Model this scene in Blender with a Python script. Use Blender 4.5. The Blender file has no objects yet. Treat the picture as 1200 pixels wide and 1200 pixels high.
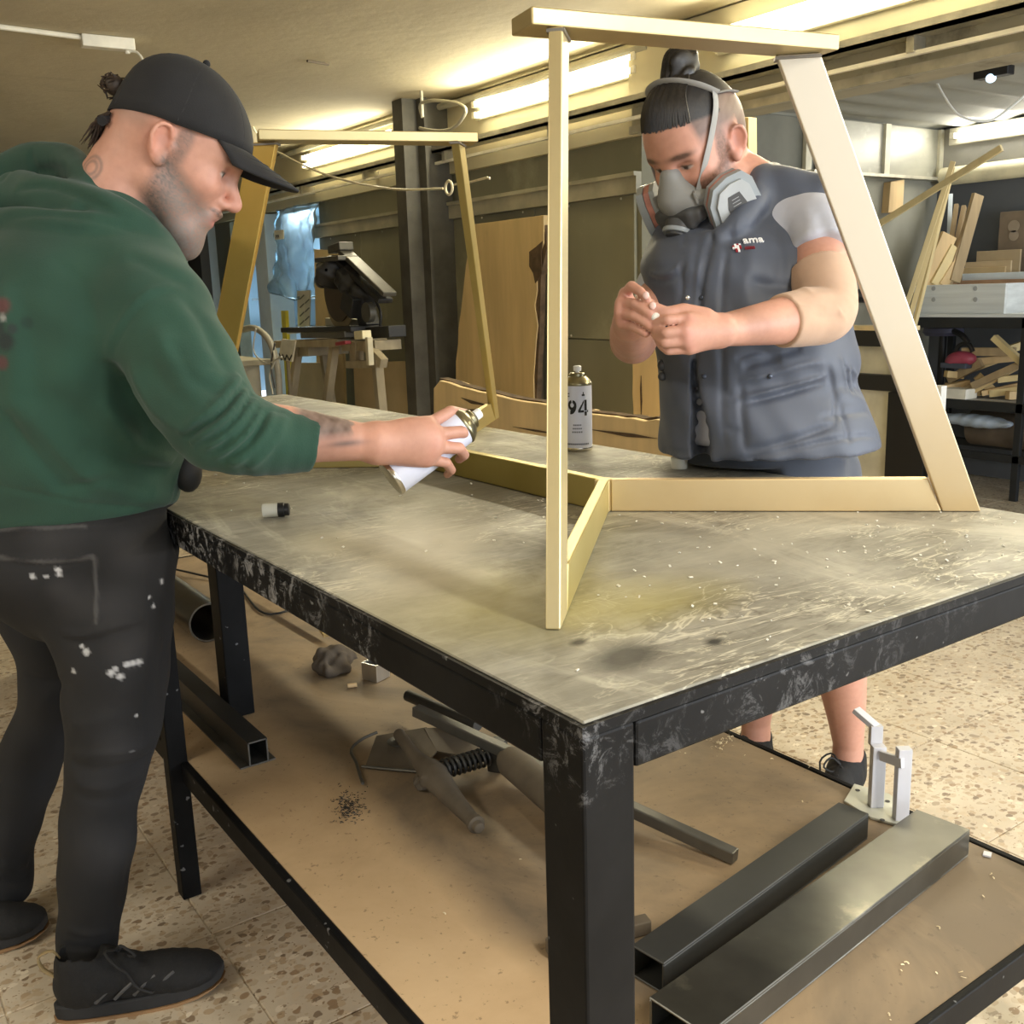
import bpy, bmesh, math, random
import numpy as np
from mathutils import Vector, Matrix
random.seed(7)
rng = np.random.default_rng(7)
scene = bpy.context.scene
COL = scene.collection

# ---------------------------------------------------------------- camera
# the room's axes: X across the workbench towards the panelled wall, Y along the workbench, Z up
FPX, PITCH, ROLL, YAW = 1181.46, .2130, -.0311, .6097
CAM = np.array([-.505, -.628, 1.25])
def _rot(v):
    c, s = math.cos(YAW), math.sin(YAW)
    return np.array([v[0]*c+v[1]*s, -v[0]*s+v[1]*c, v[2]])
_f = np.array([0, math.cos(PITCH), -math.sin(PITCH)]); _r = np.array([1., 0, 0]); _u = np.cross(_r, _f)
_c, _s = math.cos(ROLL), math.sin(ROLL)
CF, CR, CU = _rot(_f), _rot(_c*_r+_s*_u), _rot(-_s*_r+_c*_u)
HR, HF = _rot(_r), _rot(np.array([0, 1., 0]))          # level "to the right" and "away" directions of the viewer
cd = bpy.data.cameras.new('camera'); cam = bpy.data.objects.new('camera', cd); COL.objects.link(cam)
cd.sensor_width = 36; cd.lens = FPX/1200*36; cd.clip_start = .02; cd.shift_y = -3.5/1200
cam.matrix_world = Matrix(((CR[0], CU[0], -CF[0], CAM[0]), (CR[1], CU[1], -CF[1], CAM[1]), (CR[2], CU[2], -CF[2], CAM[2]), (0, 0, 0, 1)))
scene.camera = cam
vs = scene.view_settings
vs.view_transform = 'Standard'; vs.look = 'None'; vs.gamma = 1; vs.use_curve_mapping = False
vs.exposure = 0.0

# ---------------------------------------------------------------- world: overcast daylight outside an assumed open shop front
w = bpy.data.worlds.new('world'); scene.world = w; w.use_nodes = True
bg = w.node_tree.nodes['Background']; bg.inputs[0].default_value = (.80, .89, 1, 1); bg.inputs[1].default_value = 2.5
def area_light(name, loc, target, size, size_y, power, color):
    l = bpy.data.lights.new(name, 'AREA'); l.shape = 'RECTANGLE'; l.size = size; l.size_y = size_y; l.energy = power; l.color = color
    o = bpy.data.objects.new(name, l); COL.objects.link(o); o.location = loc
    o.rotation_euler = (Vector(target)-Vector(loc)).to_track_quat('-Z', 'Y').to_euler()
    return o
# unseen overhead fill lamps, added behind and beside the viewer
area_light('overhead_fill', (.6, -2.0, 2.36), (.6, -2.0, 0), .25, 1.6, 95, (1, .95, .86))
area_light('overhead_fill', (-2.0, 1.0, 2.36), (-2.0, 1.0, 0), .25, 1.6, 40, (1, .93, .80))
# unseen cool fill lamp, added on the right to stand in for assumed daylight
area_light('cool_fill', (3.6, -3.2, 1.3), (.6, 1.4, .9), 2.6, 2.0, 190, (.90, .95, 1))

# ---------------------------------------------------------------- helpers
def ray(x, y): return CF+CR*(x-600)/FPX-CU*(y-596.43)/FPX
def PX(x, y, d): return CAM+ray(x, y)*d                  # a point at a distance d in front of the viewer
def PZ(x, y, z): r = ray(x, y); return CAM+r*((z-CAM[2])/r[2])
def PA(x, y, a): r = ray(x, y); return CAM+r*((a-CAM[0])/r[0])
def PB(x, y, b): r = ray(x, y); return CAM+r*((b-CAM[1])/r[1])
def V(*a): return np.array(a, float)
def unit(v): v = np.asarray(v, float); return v/np.linalg.norm(v)
def frame(ax, up=(0, 0, 1)):
    ax = unit(ax); up = np.asarray(up, float)
    if abs(ax@unit(up)) > .98: up = np.array([1., 0, 0])
    s = unit(np.cross(up, ax)); return ax, s, np.cross(ax, s)
def rotm(rx=0, ry=0, rz=0): return np.array(Matrix.Rotation(rz, 3, 'Z')@Matrix.Rotation(ry, 3, 'Y')@Matrix.Rotation(rx, 3, 'X'))

def new_mat(name):
    m = bpy.data.materials.new(name); m.use_nodes = True
    return m, m.node_tree.nodes, m.node_tree.links, m.node_tree.nodes['Principled BSDF']
def ramp(nd, stops):
    r = nd.new('ShaderNodeValToRGB'); el = r.color_ramp.elements
    while len(el) < len(stops): el.new(.5)
    for e, (p, c) in zip(el, stops): e.position = p; e.color = (*c, 1) if len(c) == 3 else c
    return r
def mixc(nd, lk, fac, a, b, mode='MIX'):
    m = nd.new('ShaderNodeMix'); m.data_type = 'RGBA'; m.blend_type = mode
    for s, v in ((m.inputs[0], fac), (m.inputs[6], a), (m.inputs[7], b)):
        if hasattr(v, 'is_linked'): lk.new(v, s)
        elif isinstance(v, (int, float)): s.default_value = v
        else: s.default_value = (*v[:3], 1)
    return m.outputs[2]
def noise(nd, lk, co, scale, detail=4, rough=.55, dist=0, stretch=None):
    n = nd.new('ShaderNodeTexNoise'); n.inputs['Scale'].default_value = scale; n.inputs['Detail'].default_value = detail
    n.inputs['Roughness'].default_value = rough; n.inputs['Distortion'].default_value = dist
    if stretch:
        mp = nd.new('ShaderNodeMapping'); mp.inputs['Scale'].default_value = stretch[:3]
        if len(stretch) > 3: mp.inputs['Rotation'].default_value = (0, 0, stretch[3])
        lk.new(co, mp.inputs[0]); co = mp.outputs[0]
    lk.new(co, n.inputs['Vector']); return n.outputs['Fac']
def mathn(nd, lk, op, a, b=0.):
    m = nd.new('ShaderNodeMath'); m.operation = op
    for s, v in ((m.inputs[0], a), (m.inputs[1], b)):
        if hasattr(v, 'is_linked'): lk.new(v, s)
        else: s.default_value = v
    return m.outputs[0]
def bump(nd, lk, bs, h, strength=.3, dist=.01):
    b = nd.new('ShaderNodeBump'); b.inputs['Strength'].default_value = strength; b.inputs['Distance'].default_value = dist
    lk.new(h, b.inputs['Height']); lk.new(b.outputs[0], bs.inputs['Normal'])
MATS = {}
def mat(name, col, rough=.6, metal=0., var=.15, scale=6, stretch=None, bmp=0., bscale=80, col2=None, emit=0, trans=0, alpha=1, attr=False, sheen=0, coat=0, dirt=None, detail=4, dscale=3, bstretch=None, bdist=.002, vcut=None):
    if name in MATS: return MATS[name]
    m, nd, lk, bs = new_mat(name); MATS[name] = m
    tc = nd.new('ShaderNodeTexCoord').outputs['Object']
    c1 = np.clip(np.array(col)*(1-var), 0, 1); c2 = np.clip(np.array(col2) if col2 is not None else np.array(col)*(1+var), 0, 1)
    n = noise(nd, lk, tc, scale, detail, stretch=stretch)
    lo, hi = vcut or (.35, .65)
    r = ramp(nd, [(lo, tuple(c1)), (hi, tuple(c2))]); lk.new(n, r.inputs[0]); out = r.outputs[0]
    if attr:
        at = nd.new('ShaderNodeAttribute'); at.attribute_name = 'Col'
        out = mixc(nd, lk, 1.0, at.outputs[0], out, 'MULTIPLY')
    if dirt:
        n2 = noise(nd, lk, tc, dscale, 6, .65); r2 = ramp(nd, [(dirt[1], (0, 0, 0)), (min(1, dirt[1]+dirt[2]), (1, 1, 1))]); lk.new(n2, r2.inputs[0])
        out = mixc(nd, lk, r2.outputs[0], out, dirt[0])
    lk.new(out, bs.inputs['Base Color'])
    bs.inputs['Roughness'].default_value = rough; bs.inputs['Metallic'].default_value = metal
    if bmp: bump(nd, lk, bs, noise(nd, lk, tc, bscale, 3, stretch=bstretch), bmp, bdist)
    if emit: lk.new(out, bs.inputs['Emission Color']); bs.inputs['Emission Strength'].default_value = emit
    if trans: bs.inputs['Transmission Weight'].default_value = trans
    if alpha < 1: bs.inputs['Alpha'].default_value = alpha
    if sheen: bs.inputs['Sheen Weight'].default_value = sheen; bs.inputs['Sheen Roughness'].default_value = .5
    if coat: bs.inputs['Coat Weight'].default_value = coat; bs.inputs['Coat Roughness'].default_value = .15
    return m

def tag(o, label=None, cat=None, group=None, kind=None):
    for k, v in (('label', label), ('category', cat), ('group', group), ('kind', kind)):
        if v: o[k] = v
    return o
def empty(name, loc, label=None, cat=None, group=None, kind=None):
    o = bpy.data.objects.new(name, None); COL.objects.link(o); o.location = tuple(loc); o.empty_display_size = .05
    return tag(o, label, cat, group, kind)
def wloc(o):
    v = Vector(o.location)
    while o.parent: o = o.parent; v = v+o.location
    return v
def place(o, origin, parent):
    if parent is not None: o.parent = parent; o.location = Vector(origin)-wloc(parent)
    else: o.location = Vector(origin)
class MB:
    """collects shapes in room coordinates; obj() links them as ONE mesh object with its origin at the base centre"""
    def __init__(s): s.v = []; s.f = []; s.mi = []
    def add(s, vs, fs, mi=0):
        o = len(s.v); s.v += [tuple(float(c) for c in p) for p in vs]; s.f += [tuple(i+o for i in f) for f in fs]; s.mi += [mi]*len(fs); return s
    def box(s, c, size, R=None, mi=0):
        c = np.asarray(c, float); h = np.asarray(size, float)/2
        P = np.array([(x, y, z) for x in (-1, 1) for y in (-1, 1) for z in (-1, 1)])*h
        if R is not None: P = P@np.asarray(R).T
        return s.add(P+c, [(0, 1, 3, 2), (4, 6, 7, 5), (0, 4, 5, 1), (2, 3, 7, 6), (0, 2, 6, 4), (1, 5, 7, 3)], mi)
    def bb(s, x0, x1, y0, y1, z0, z1, mi=0): return s.box(((x0+x1)/2, (y0+y1)/2, (z0+z1)/2), (x1-x0, y1-y0, z1-z0), None, mi)
    def bar(s, p, q, wd, th, up=(0, 0, 1), mi=0):
        """rectangular bar from p to q: wd across 'side', th along 'up'"""
        p = np.asarray(p, float); q = np.asarray(q, float); ax, sd, u = frame(q-p, up)
        return s.box((p+q)/2, (np.linalg.norm(q-p), wd, th), np.array([ax, sd, u]).T, mi)
    def prism(s, poly, ext, mi=0):
        P = [np.asarray(p, float) for p in poly]; e = np.asarray(ext, float); n = len(P)
        fs = [tuple(range(n))[::-1], tuple(range(n, 2*n))]+[(i, (i+1) % n, n+(i+1) % n, n+i) for i in range(n)]
        nn = sum((np.cross(P[i]-P[0], P[(i+1) % n]-P[0]) for i in range(1, n)), np.zeros(3))
        if nn@e < 0: fs = [f[::-1] for f in fs]
        return s.add(P+[p+e for p in P], fs, mi)
    def tube(s, pts, r, seg=12, cap=True, mi=0, flat=None, up=(0, 0, 1)):
        P = [np.asarray(p, float) for p in pts]; n = len(P); rs = r if hasattr(r, '__len__') else [r]*n
        vs = []; pu = None
        for i in range(n):
            t = unit(P[min(i+1, n-1)]-P[max(i-1, 0)])
            if pu is None: _, a, b = frame(t, up)
            else: a = unit(pu-t*(pu@t)); b = np.cross(t, a)
            pu = a
            for k in range(seg):
                w = 2*math.pi*k/seg; vs.append(P[i]+rs[i]*(a*math.cos(w)+b*math.sin(w)*(flat or 1)))
        fs = [(i*seg+k, i*seg+(k+1) % seg, (i+1)*seg+(k+1) % seg, (i+1)*seg+k) for i in range(n-1) for k in range(seg)]
        if cap: fs += [tuple(range(seg))[::-1], tuple(range((n-1)*seg, n*seg))]
        return s.add(vs, fs, mi)
    def lathe(s, org, ax, prof, seg=24, mi=0):
        """prof: (distance along the axis, radius)"""
        ax, a, b = frame(ax); org = np.asarray(org, float); vs = []
        for (h, r) in prof:
            for k in range(seg):
                w = 2*math.pi*k/seg; vs.append(org+ax*h+r*(a*math.cos(w)+b*math.sin(w)))
        n = len(prof)
        fs = [(i*seg+k, i*seg+(k+1) % seg, (i+1)*seg+(k+1) % seg, (i+1)*seg+k) for i in range(n-1) for k in range(seg)]
        fs += [tuple(range(seg))[::-1], tuple(range((n-1)*seg, n*seg))]
        return s.add(vs, fs, mi)
    def ball(s, c, r, seg=12, rings=8, R=None, mi=0):
        r = np.ones(3)*np.asarray(r, float); vs = []; c = np.asarray(c, float)
        for i in range(rings+1):
            th = math.pi*i/rings
            for k in range(seg):
                w = 2*math.pi*k/seg; p = np.array([math.sin(th)*math.cos(w), math.sin(th)*math.sin(w), math.cos(th)])*r
                vs.append(c+(p if R is None else R@p))
        return s.add(vs, [(i*seg+k, (i+1)*seg+k, (i+1)*seg+(k+1) % seg, i*seg+(k+1) % seg) for i in range(rings) for k in range(seg)], mi)
    def obj(s, name, mats, parent=None, bevel=0, smooth=False, label=None, cat=None, group=None, kind=None, seg=2):
        P = np.array(s.v); org = (P.min(0)+P.max(0))/2; org[2] = P[:, 2].min()
        me = bpy.data.meshes.new(name); me.from_pydata((P-org).tolist(), [], s.f)
        mats = mats if isinstance(mats, (list, tuple)) else [mats]
        for m in mats: me.materials.append(m)
        if len(mats) > 1: me.polygons.foreach_set('material_index', s.mi)
        if smooth: me.polygons.foreach_set('use_smooth', [True]*len(me.polygons)); me.set_sharp_from_angle(angle=math.radians(40 if smooth is True else smooth))
        me.update(); o = bpy.data.objects.new(name, me); COL.objects.link(o); place(o, org, parent)
        if bevel:
            b = o.modifiers.new('bevel', 'BEVEL'); b.width = bevel; b.segments = seg; b.limit_method = 'ANGLE'; b.angle_limit = math.radians(40)
        return tag(o, label, cat, group, kind)
def copy_of(o, loc, parent=None, **kw):
    c = o.copy(); COL.objects.link(c); c.parent = parent; c.location = Vector(loc)-(wloc(parent) if parent else Vector((0, 0, 0)))
    return tag(c, **kw)
# ================================================================ implicit-surface modeller for bodies and clothes
def smin(a, b, k):
    if k <= 0: return np.minimum(a, b)
    h = np.maximum(k-np.abs(a-b), 0)/k
    return np.minimum(a, b)-h*h*k*.25
def smax(a, b, k): return -smin(-a, -b, k)
def cr(ts, vals, n=80):
    """smooth resampling of a control table (Catmull-Rom)"""
    ts = np.asarray(ts, float); vals = np.asarray(vals, float)
    if len(ts) < 3: return ts, vals
    m = np.gradient(vals, ts, axis=0); T = np.linspace(ts[0], ts[-1], n); i = np.clip(np.searchsorted(ts, T, 'right')-1, 0, len(ts)-2)
    h = ts[i+1]-ts[i]; s = (T-ts[i])/h
    if vals.ndim > 1: s = s[:, None]; h = h[:, None]
    v = (2*s**3-3*s**2+1)*vals[i]+(s**3-2*s**2+s)*h*m[i]+(-2*s**3+3*s**2)*vals[i+1]+(s**3-s**2)*h*m[i+1]
    return T, v
def spline(pts, n=24):
    pts = np.asarray(pts, float); d = np.r_[0, np.cumsum(np.linalg.norm(np.diff(pts[:, :3], axis=0), axis=1))]
    return cr(d, pts, n)[1]
def f3(v): return np.asarray(v, np.float32)
class Sdf:
    def __init__(s): s.ops = []; s.folds = []; s.waves = []
    def _add(s, mode, fn, c, r, k): s.ops.append((mode, fn, f3(c), float(r), k)); return s
    def cone(s, a, b, ra, rb, k=.02, side=None, e=1., mode='u'):
        a = f3(a); b = f3(b); ab = b-a; L2 = float(max(ab@ab, 1e-12)); sd = None if side is None else f3(unit(side)); ra = float(ra); rb = float(rb)
        def fn(P):
            q = P-a; t = np.clip(q@ab/L2, 0, 1); o = q-t[:, None]*ab
            if sd is not None: o = o+np.outer(o@sd, sd)*(1/e-1)
            return (np.sqrt((o*o).sum(1))-(ra+(rb-ra)*t))*min(1, e)
        return s._add(mode, fn, (a+b)/2, math.sqrt(L2)/2+max(ra, rb)*max(1, e), k)
    def chain(s, pts, rad, k=.01, mode='u', n=None, side=None, e=1.):
        A = np.c_[np.asarray(pts, float), np.asarray(rad if hasattr(rad, '__len__') else [rad]*len(pts), float)]
        if n: A = spline(A, n)
        C = A[:, :3].mean(0); R = (np.linalg.norm(A[:, :3]-C, axis=1)+A[:, 3]).max()*max(1, e); sd = None if side is None else f3(unit(side)); A = f3(A)
        def fn(P):
            d = None
            for i in range(len(A)-1):
                a, b = A[i, :3], A[i+1, :3]; ab = b-a; L2 = float(max(ab@ab, 1e-12))
                q = P-a; t = np.clip(q@ab/L2, 0, 1); o = q-t[:, None]*ab
                if sd is not None: o = o+np.outer(o@sd, sd)*(1/e-1)
                v = (np.sqrt((o*o).sum(1))-(A[i, 3]+(A[i+1, 3]-A[i, 3])*t))*min(1, e)
                d = v if d is None else np.minimum(d, v)
            return d
        return s._add(mode, fn, C, R, k)
    def ell(s, c, r, R=None, k=.02, mode='u'):
        c = f3(c); r = f3(r)*f3(np.ones(3)); R = f3(np.eye(3) if R is None else R)
        def fn(P):
            q = (P-c)@R; k0 = np.sqrt(((q/r)**2).sum(1)); k1 = np.sqrt(((q/(r*r))**2).sum(1)); return k0*(k0-1)/np.maximum(k1, 1e-9)
        return s._add(mode, fn, c, r.max(), k)
    def box(s, c, half, R=None, rd=.005, k=.01, mode='u'):
        c = f3(c); h = f3(half)-np.float32(rd); R = f3(np.eye(3) if R is None else R)
        def fn(P):
            q = np.abs((P-c)@R)-h; return np.sqrt((np.maximum(q, 0)**2).sum(1))+np.minimum(q.max(1), 0)-rd
        return s._add(mode, fn, c, np.linalg.norm(h)+rd, k)
    def loft(s, rows, side, fwd, k=.02, n=2., mode='u', capr=.0):
        """rows: (centre xyz, half width along side, half depth along fwd), stacked along Z"""
        rows = sorted(rows, key=lambda r: r[0][2]); side = unit(side); fwd = unit(fwd)
        z = np.array([r[0][2] for r in rows]); tab = np.array([[r[0][0], r[0][1], r[1], r[2]] for r in rows])
        T, tb = cr(z, tab, 90); z0, z1 = z[0], z[-1]
        C = np.array([*tab[:, :2].mean(0), (z0+z1)/2]); Rb = math.hypot((z1-z0)/2, tab[:, 2:].max()+np.linalg.norm(tab[:, :2]-C[:2], axis=1).max())
        def fn(P):
            zz = P[:, 2]; cx, cy, rx, ry = (f3(np.interp(zz, T, tb[:, i])) for i in range(4))
            ox = P[:, 0]-cx; oy = P[:, 1]-cy; u = np.abs(ox*float(side[0])+oy*float(side[1]))/rx; v = np.abs(ox*float(fwd[0])+oy*float(fwd[1]))/ry
            l = np.maximum((u**n+v**n)**(1/n), 1e-6)
            g = np.sqrt(((u/l)**(n-1)/rx)**2+((v/l)**(n-1)/ry)**2); d = (l-1)/np.maximum(g, 1e-6)
            e = np.maximum(z0-zz, zz-z1)
            return smax(d, e, .02)
        return s._add(mode, fn, C, Rb, k)
    def sub(s, other, c, r, k=.02, mode='u'): return s._add(mode, other, c, r, k)
    def fold(s, pts, amp, w, taper=True, n=14):
        A = spline(pts, n) if len(pts) > 2 else np.asarray(pts, float); C = A.mean(0); keep = s.folds; s.folds = []; wk = s.waves; s.waves = []
        G = np.stack([s._eval(f3(A+e))-s._eval(f3(A-e)) for e in np.eye(3)*.004], 1); s.folds = keep; s.waves = wk; G /= np.maximum(np.linalg.norm(G, axis=1), 1e-9)[:, None]; R = np.linalg.norm(A-C, axis=1).max()
        s.folds.append((f3(A), amp, w, f3(C), float(R), taper, f3(G))); return s
    def wave(s, amp, kvec, ph=0., c=None, r=None): s.waves.append((amp, f3(kvec), ph, None if c is None else np.asarray(c, float), r)); return s
    def __call__(s, P):
        P = f3(P)
        if len(P) <= 3000: return s._eval(P)
        g = np.floor((P-P.min(0))/.10).astype(np.int64); key = (g[:, 0]*4096+g[:, 1])*4096+g[:, 2]; o = np.argsort(key, kind='stable'); d = np.empty(len(P), np.float32)
        cut = np.r_[0, np.flatnonzero(np.diff(key[o]))+1, len(P)]
        for i, e in zip(cut[:-1], cut[1:]):
            j = o[i:e]; d[j] = s._eval(P[j])
        return d
    def _eval(s, P):
        d = np.full(len(P), 1e3, np.float32); C0 = (P.min(0)+P.max(0))/2; R0 = math.sqrt(float(((P-C0)**2).sum(1).max()))
        for mode, fn, c, r, k in s.ops:
            lb = math.dist(c, C0)-r-R0
            if lb > .085:
                if mode == 'u': d = np.minimum(d, max(lb, .05))
                if mode != 'i': continue
            if mode == 'i': d = smax(d, fn(P), k); continue
            bs = np.sqrt(((P-c)**2).sum(1))-r
            if mode == 'u':
                far = bs > .08; d = np.where(far, np.minimum(d, np.maximum(bs, .04)), d)
                m = (~far)&(bs < d+k)
                if m.all(): d = smin(d, fn(P), k)
                elif m.any(): d[m] = smin(d[m], fn(P[m]), k)
            else:
                m = bs < k+.02
                if m.any(): d[m] = smax(d[m], -fn(P[m]), k)
        near = np.abs(d) < .05
        if (s.folds or s.waves) and near.any():
            Q = P[near]; a = np.zeros(len(Q), np.float32)
            for A, amp, w, C, R, taper, G in s.folds:
                if math.dist(C, C0)-R0 > R+2.6*w+.03: continue
                m = ((Q-C)**2).sum(1) < (R+2.6*w+.03)**2
                if not m.any(): continue
                q = Q[m]; best = np.full(len(q), 1e3, np.float32); tb = np.zeros(len(q), np.float32); N = len(A)-1
                for i in range(N):
                    ab = A[i+1]-A[i]; L2 = max(ab@ab, 1e-12); o = q-A[i]; t = np.clip(o@ab/L2, 0, 1); o = o-t[:, None]*ab; nn = o@G[i]; dd = np.sqrt(np.maximum((o*o).sum(1)-nn*nn, 0))+np.maximum(np.abs(nn)-.03, 0)
                    u = dd < best; best[u] = dd[u]; tb[u] = (i+t[u])/N
                g = np.exp(-(best/w)**2)
                if taper: g = g*np.sqrt(np.clip(np.minimum(tb, 1-tb)*5, .0, 1))
                a[m] += amp*g
            for amp, kv, ph, c, r in s.waves:
                ww = amp*np.sin(Q@kv+ph)
                if c is not None: ww = ww*np.exp(-((Q-c)**2).sum(1)/(r*r))
                a += ww
            d[near] -= a
        return d
    def hit(s, x, y, far=4., off=0.):
        """the point where the line of sight through a picture position meets the surface"""
        rd = unit(ray(x, y)); t = 1.1; P = CAM+rd*t
        for _ in range(90):
            d = float(s(P[None])[0])
            if abs(d) < .0006: break
            t += d*.85; P = CAM+rd*t
            if t > far: break
        return P-rd*off
    def bounds(s):
        lo = np.min([c-r for m, f, c, r, k in s.ops if m == 'u'], 0); hi = np.max([c+r for m, f, c, r, k in s.ops if m == 'u'], 0); return lo-.03, hi+.03
    def mesh(s, h, lo=None, hi=None, levels=4):
        if lo is None: lo, hi = s.bounds()
        H = h*2**levels; n = np.ceil((np.asarray(hi)-lo)/H).astype(int)+1
        cells = np.stack(np.meshgrid(*[np.arange(m) for m in n], indexing='ij'), -1).reshape(-1, 3)
        for l in range(levels, -1, -1):
            hh = h*2**l
            if l: d = s(lo+(cells+.5)*hh); cells = cells[np.abs(d) < hh*1.1+(.005 if s.folds else .0015)]
            if l: cells = (cells[:, None]*2+np.array([(i, j, k) for i in (0, 1) for j in (0, 1) for k in (0, 1)])).reshape(-1, 3)
        BIG = 1 << 20
        enc = lambda c: (c[:, 0].astype(np.int64)*BIG+c[:, 1])*BIG+c[:, 2]
        off = np.array([(i, j, k) for i in (0, 1) for j in (0, 1) for k in (0, 1)])
        call = (cells[:, None]+off).reshape(-1, 3); uq, first, inv = np.unique(enc(call), return_index=True, return_inverse=True)
        D = s(lo+call[first]*h)[inv.reshape(-1)].reshape(-1, 8)
        act = (D.min(1) < 0)&(D.max(1) >= 0); cells = cells[act]; D = D[act]
        order = np.argsort(enc(cells)); cells = cells[order]; D = D[order]; ce = enc(cells)
        acc = np.zeros((len(cells), 3)); cnt = np.zeros(len(cells))
        for i in range(8):
            for ax in range(3):
                j = i | (4 >> ax)
                if j == i: continue
                a, b = D[:, i], D[:, j]; m = (a < 0) != (b < 0)
                t = np.where(m, a/np.where(m, a-b, 1), 0); p = off[i]+t[:, None]*(off[j]-off[i])
                acc += np.where(m[:, None], p, 0); cnt += m
        verts = lo+(cells+acc/np.maximum(cnt, 1)[:, None])*h
        quads = []
        for ax in range(3):
            j = 4 >> ax; m = (D[:, 0] < 0) != (D[:, j] < 0); e1 = np.eye(3, dtype=int)[(ax+1) % 3]; e2 = np.eye(3, dtype=int)[(ax+2) % 3]
            c = cells[m]; sgn = D[m, 0] < 0; idx = []; ok = np.ones(len(c), bool)
            for o in (0*e1, e1, e1+e2, e2):
                q = enc(c-o); p = np.clip(np.searchsorted(ce, q), 0, len(ce)-1); ok &= ce[p] == q; idx.append(p)
            Q = np.stack(idx, 1); Q[~sgn] = Q[~sgn][:, ::-1]; quads.append(Q[ok])
        return verts, np.concatenate(quads)
    def obj(s, name, material, parent=None, h=.004, color=None, relax=1, lo=None, hi=None, **kw):
        v, f = s.mesh(h, lo, hi)
        for _ in range(relax):          # gentle Laplacian pass to even out the facets
            acc = np.zeros_like(v); c = np.zeros(len(v))
            for a, b in ((0, 1), (1, 2), (2, 3), (3, 0)):
                np.add.at(acc, f[:, a], v[f[:, b]]); np.add.at(acc, f[:, b], v[f[:, a]]); np.add.at(c, f[:, a], 1); np.add.at(c, f[:, b], 1)
            v = v*.5+.5*acc/np.maximum(c, 1)[:, None]
        org = (v.min(0)+v.max(0))/2; org[2] = v[:, 2].min()
        me = bpy.data.meshes.new(name); me.vertices.add(len(v)); me.vertices.foreach_set('co', (v-org).astype(np.float32).ravel())
        me.loops.add(len(f)*4); me.loops.foreach_set('vertex_index', f.astype(np.int32).ravel())
        me.polygons.add(len(f)); me.polygons.foreach_set('loop_start', np.arange(0, len(f)*4, 4, dtype=np.int32)); me.polygons.foreach_set('use_smooth', np.ones(len(f), bool))
        me.update(calc_edges=True)
        if color is not None:
            col = color(v); ca = me.color_attributes.new('Col', 'FLOAT_COLOR', 'POINT')
            ca.data.foreach_set('color', np.c_[col, np.ones(len(v))].astype(np.float32).ravel())
        for m in (material if isinstance(material, (list, tuple)) else [material]): me.materials.append(m)
        o = bpy.data.objects.new(name, me); COL.objects.link(o); place(o, org, parent)
        return tag(o, **kw)
def pxrow(y, xl, xr, d, ry): return (PX((xl+xr)/2, y, d), (xr-xl)/2*d/FPX, ry)
def vnoise(P, f, seed=0):
    """cheap smooth value noise from summed sines, about -1..1"""
    a = np.zeros(len(P)); r = np.random.default_rng(seed)
    for i in range(6):
        k = r.normal(size=3); k *= f*(1+.35*i)/np.linalg.norm(k); a += np.sin(P@k+r.uniform(0, 6.28))
    return a/3.

# ---------------------------------------------------------------- a head in its own axes: X to the face, Y to its left, Z up, origin between the ears
def head_sdf(beard=.0, nose=1., hair=0.):
    s = Sdf()
    s.ell((-.008, 0, .050), (.098, .0755, .083), k=.02)
    s.ell((-.030, 0, .030), (.072, .070, .075), k=.03)
    s.ell((.040, 0, -.012), (.058, .060, .080), k=.035)
    s.ell((.052, 0, .055), (.046, .058, .044), k=.03)          # forehead
    s.cone((.0, .050, -.052), (.066, .020, -.090), .020, .020, k=.03); s.cone((.0, -.050, -.052), (.066, -.020, -.090), .020, .020, k=.03)
    s.ell((.070, 0, -.088), (.022, .024, .020), k=.03)          # chin
    for y in (1, -1):
        s.ell((.064, y*.040, -.012), (.020, .018, .015), k=.025)  # cheekbone
        s.cone((.086, y*.010, .036), (.076, y*.046, .034), .009, .007, k=.016)   # brow
        s.ell((.093, y*.030, .016), (.017, .017, .011), k=.012, mode='s')
        s.ell((.073, y*.031, .016), (.0135, .0135, .0125), k=.003)    # eye under its lid
        s.cone((.083, y*.019, .0215), (.079, y*.043, .0195), .0042, .0038, k=.004)   # upper lid
        s.cone((.083, y*.020, .0085), (.079, y*.041, .0090), .0030, .0030, k=.004)
        s.ell((.101, y*.0125, -.025), (.0125, .0080, .0080), k=.008)  # nostril wing
        s.ell((.104, y*.0065, -.0335), (.005, .0028, .003), k=.003, mode='s')
    s.chain([(.090, 0, .034), (.100, 0, .010), (.1145*nose, 0, -.014)], [.0085, .0085, .0105], k=.012)
    s.ell((.112*nose, 0, -.020), (.0115, .0105, .0095), k=.008)
    s.ell((.090, 0, -.055), (.012, .022, .018), k=.02)
    s.ell((.0985, 0, -.052), (.0075, .019, .0052), k=.006); s.ell((.0955, 0, -.063), (.0085, .017, .0062), k=.006)
    s.cone((.105, -.017, -.0575), (.105, .017, -.0575), .0016, .0016, k=.004, mode='s')
    for y in (1, -1):                                              # ears
        R = rotm(0, 0, -y*.42)@rotm(0, -.18, 0)
        c = V(-.010, y*.078, .006)
        s.ell(c, (.0195, .0065, .032), R, k=.006)
        s.ell(c+R@V(.002, y*.006, .006), (.0115, .0055, .018), R, k=.005, mode='s')
        s.ell(c+R@V(.004, y*.003, -.026), (.010, .006, .010), R, k=.006)
        s.chain([c+R@V(.012, y*.004, .012), c+R@V(.006, y*.007, .027), c+R@V(-.010, y*.007, .026), c+R@V(-.018, y*.007, .008), c+R@V(-.012, y*.005, -.014)], .0035, k=.003, n=12)
        s.ell(c+R@V(.016, y*.002, -.002), (.005, .005, .008), R, k=.005)
    return s
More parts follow.
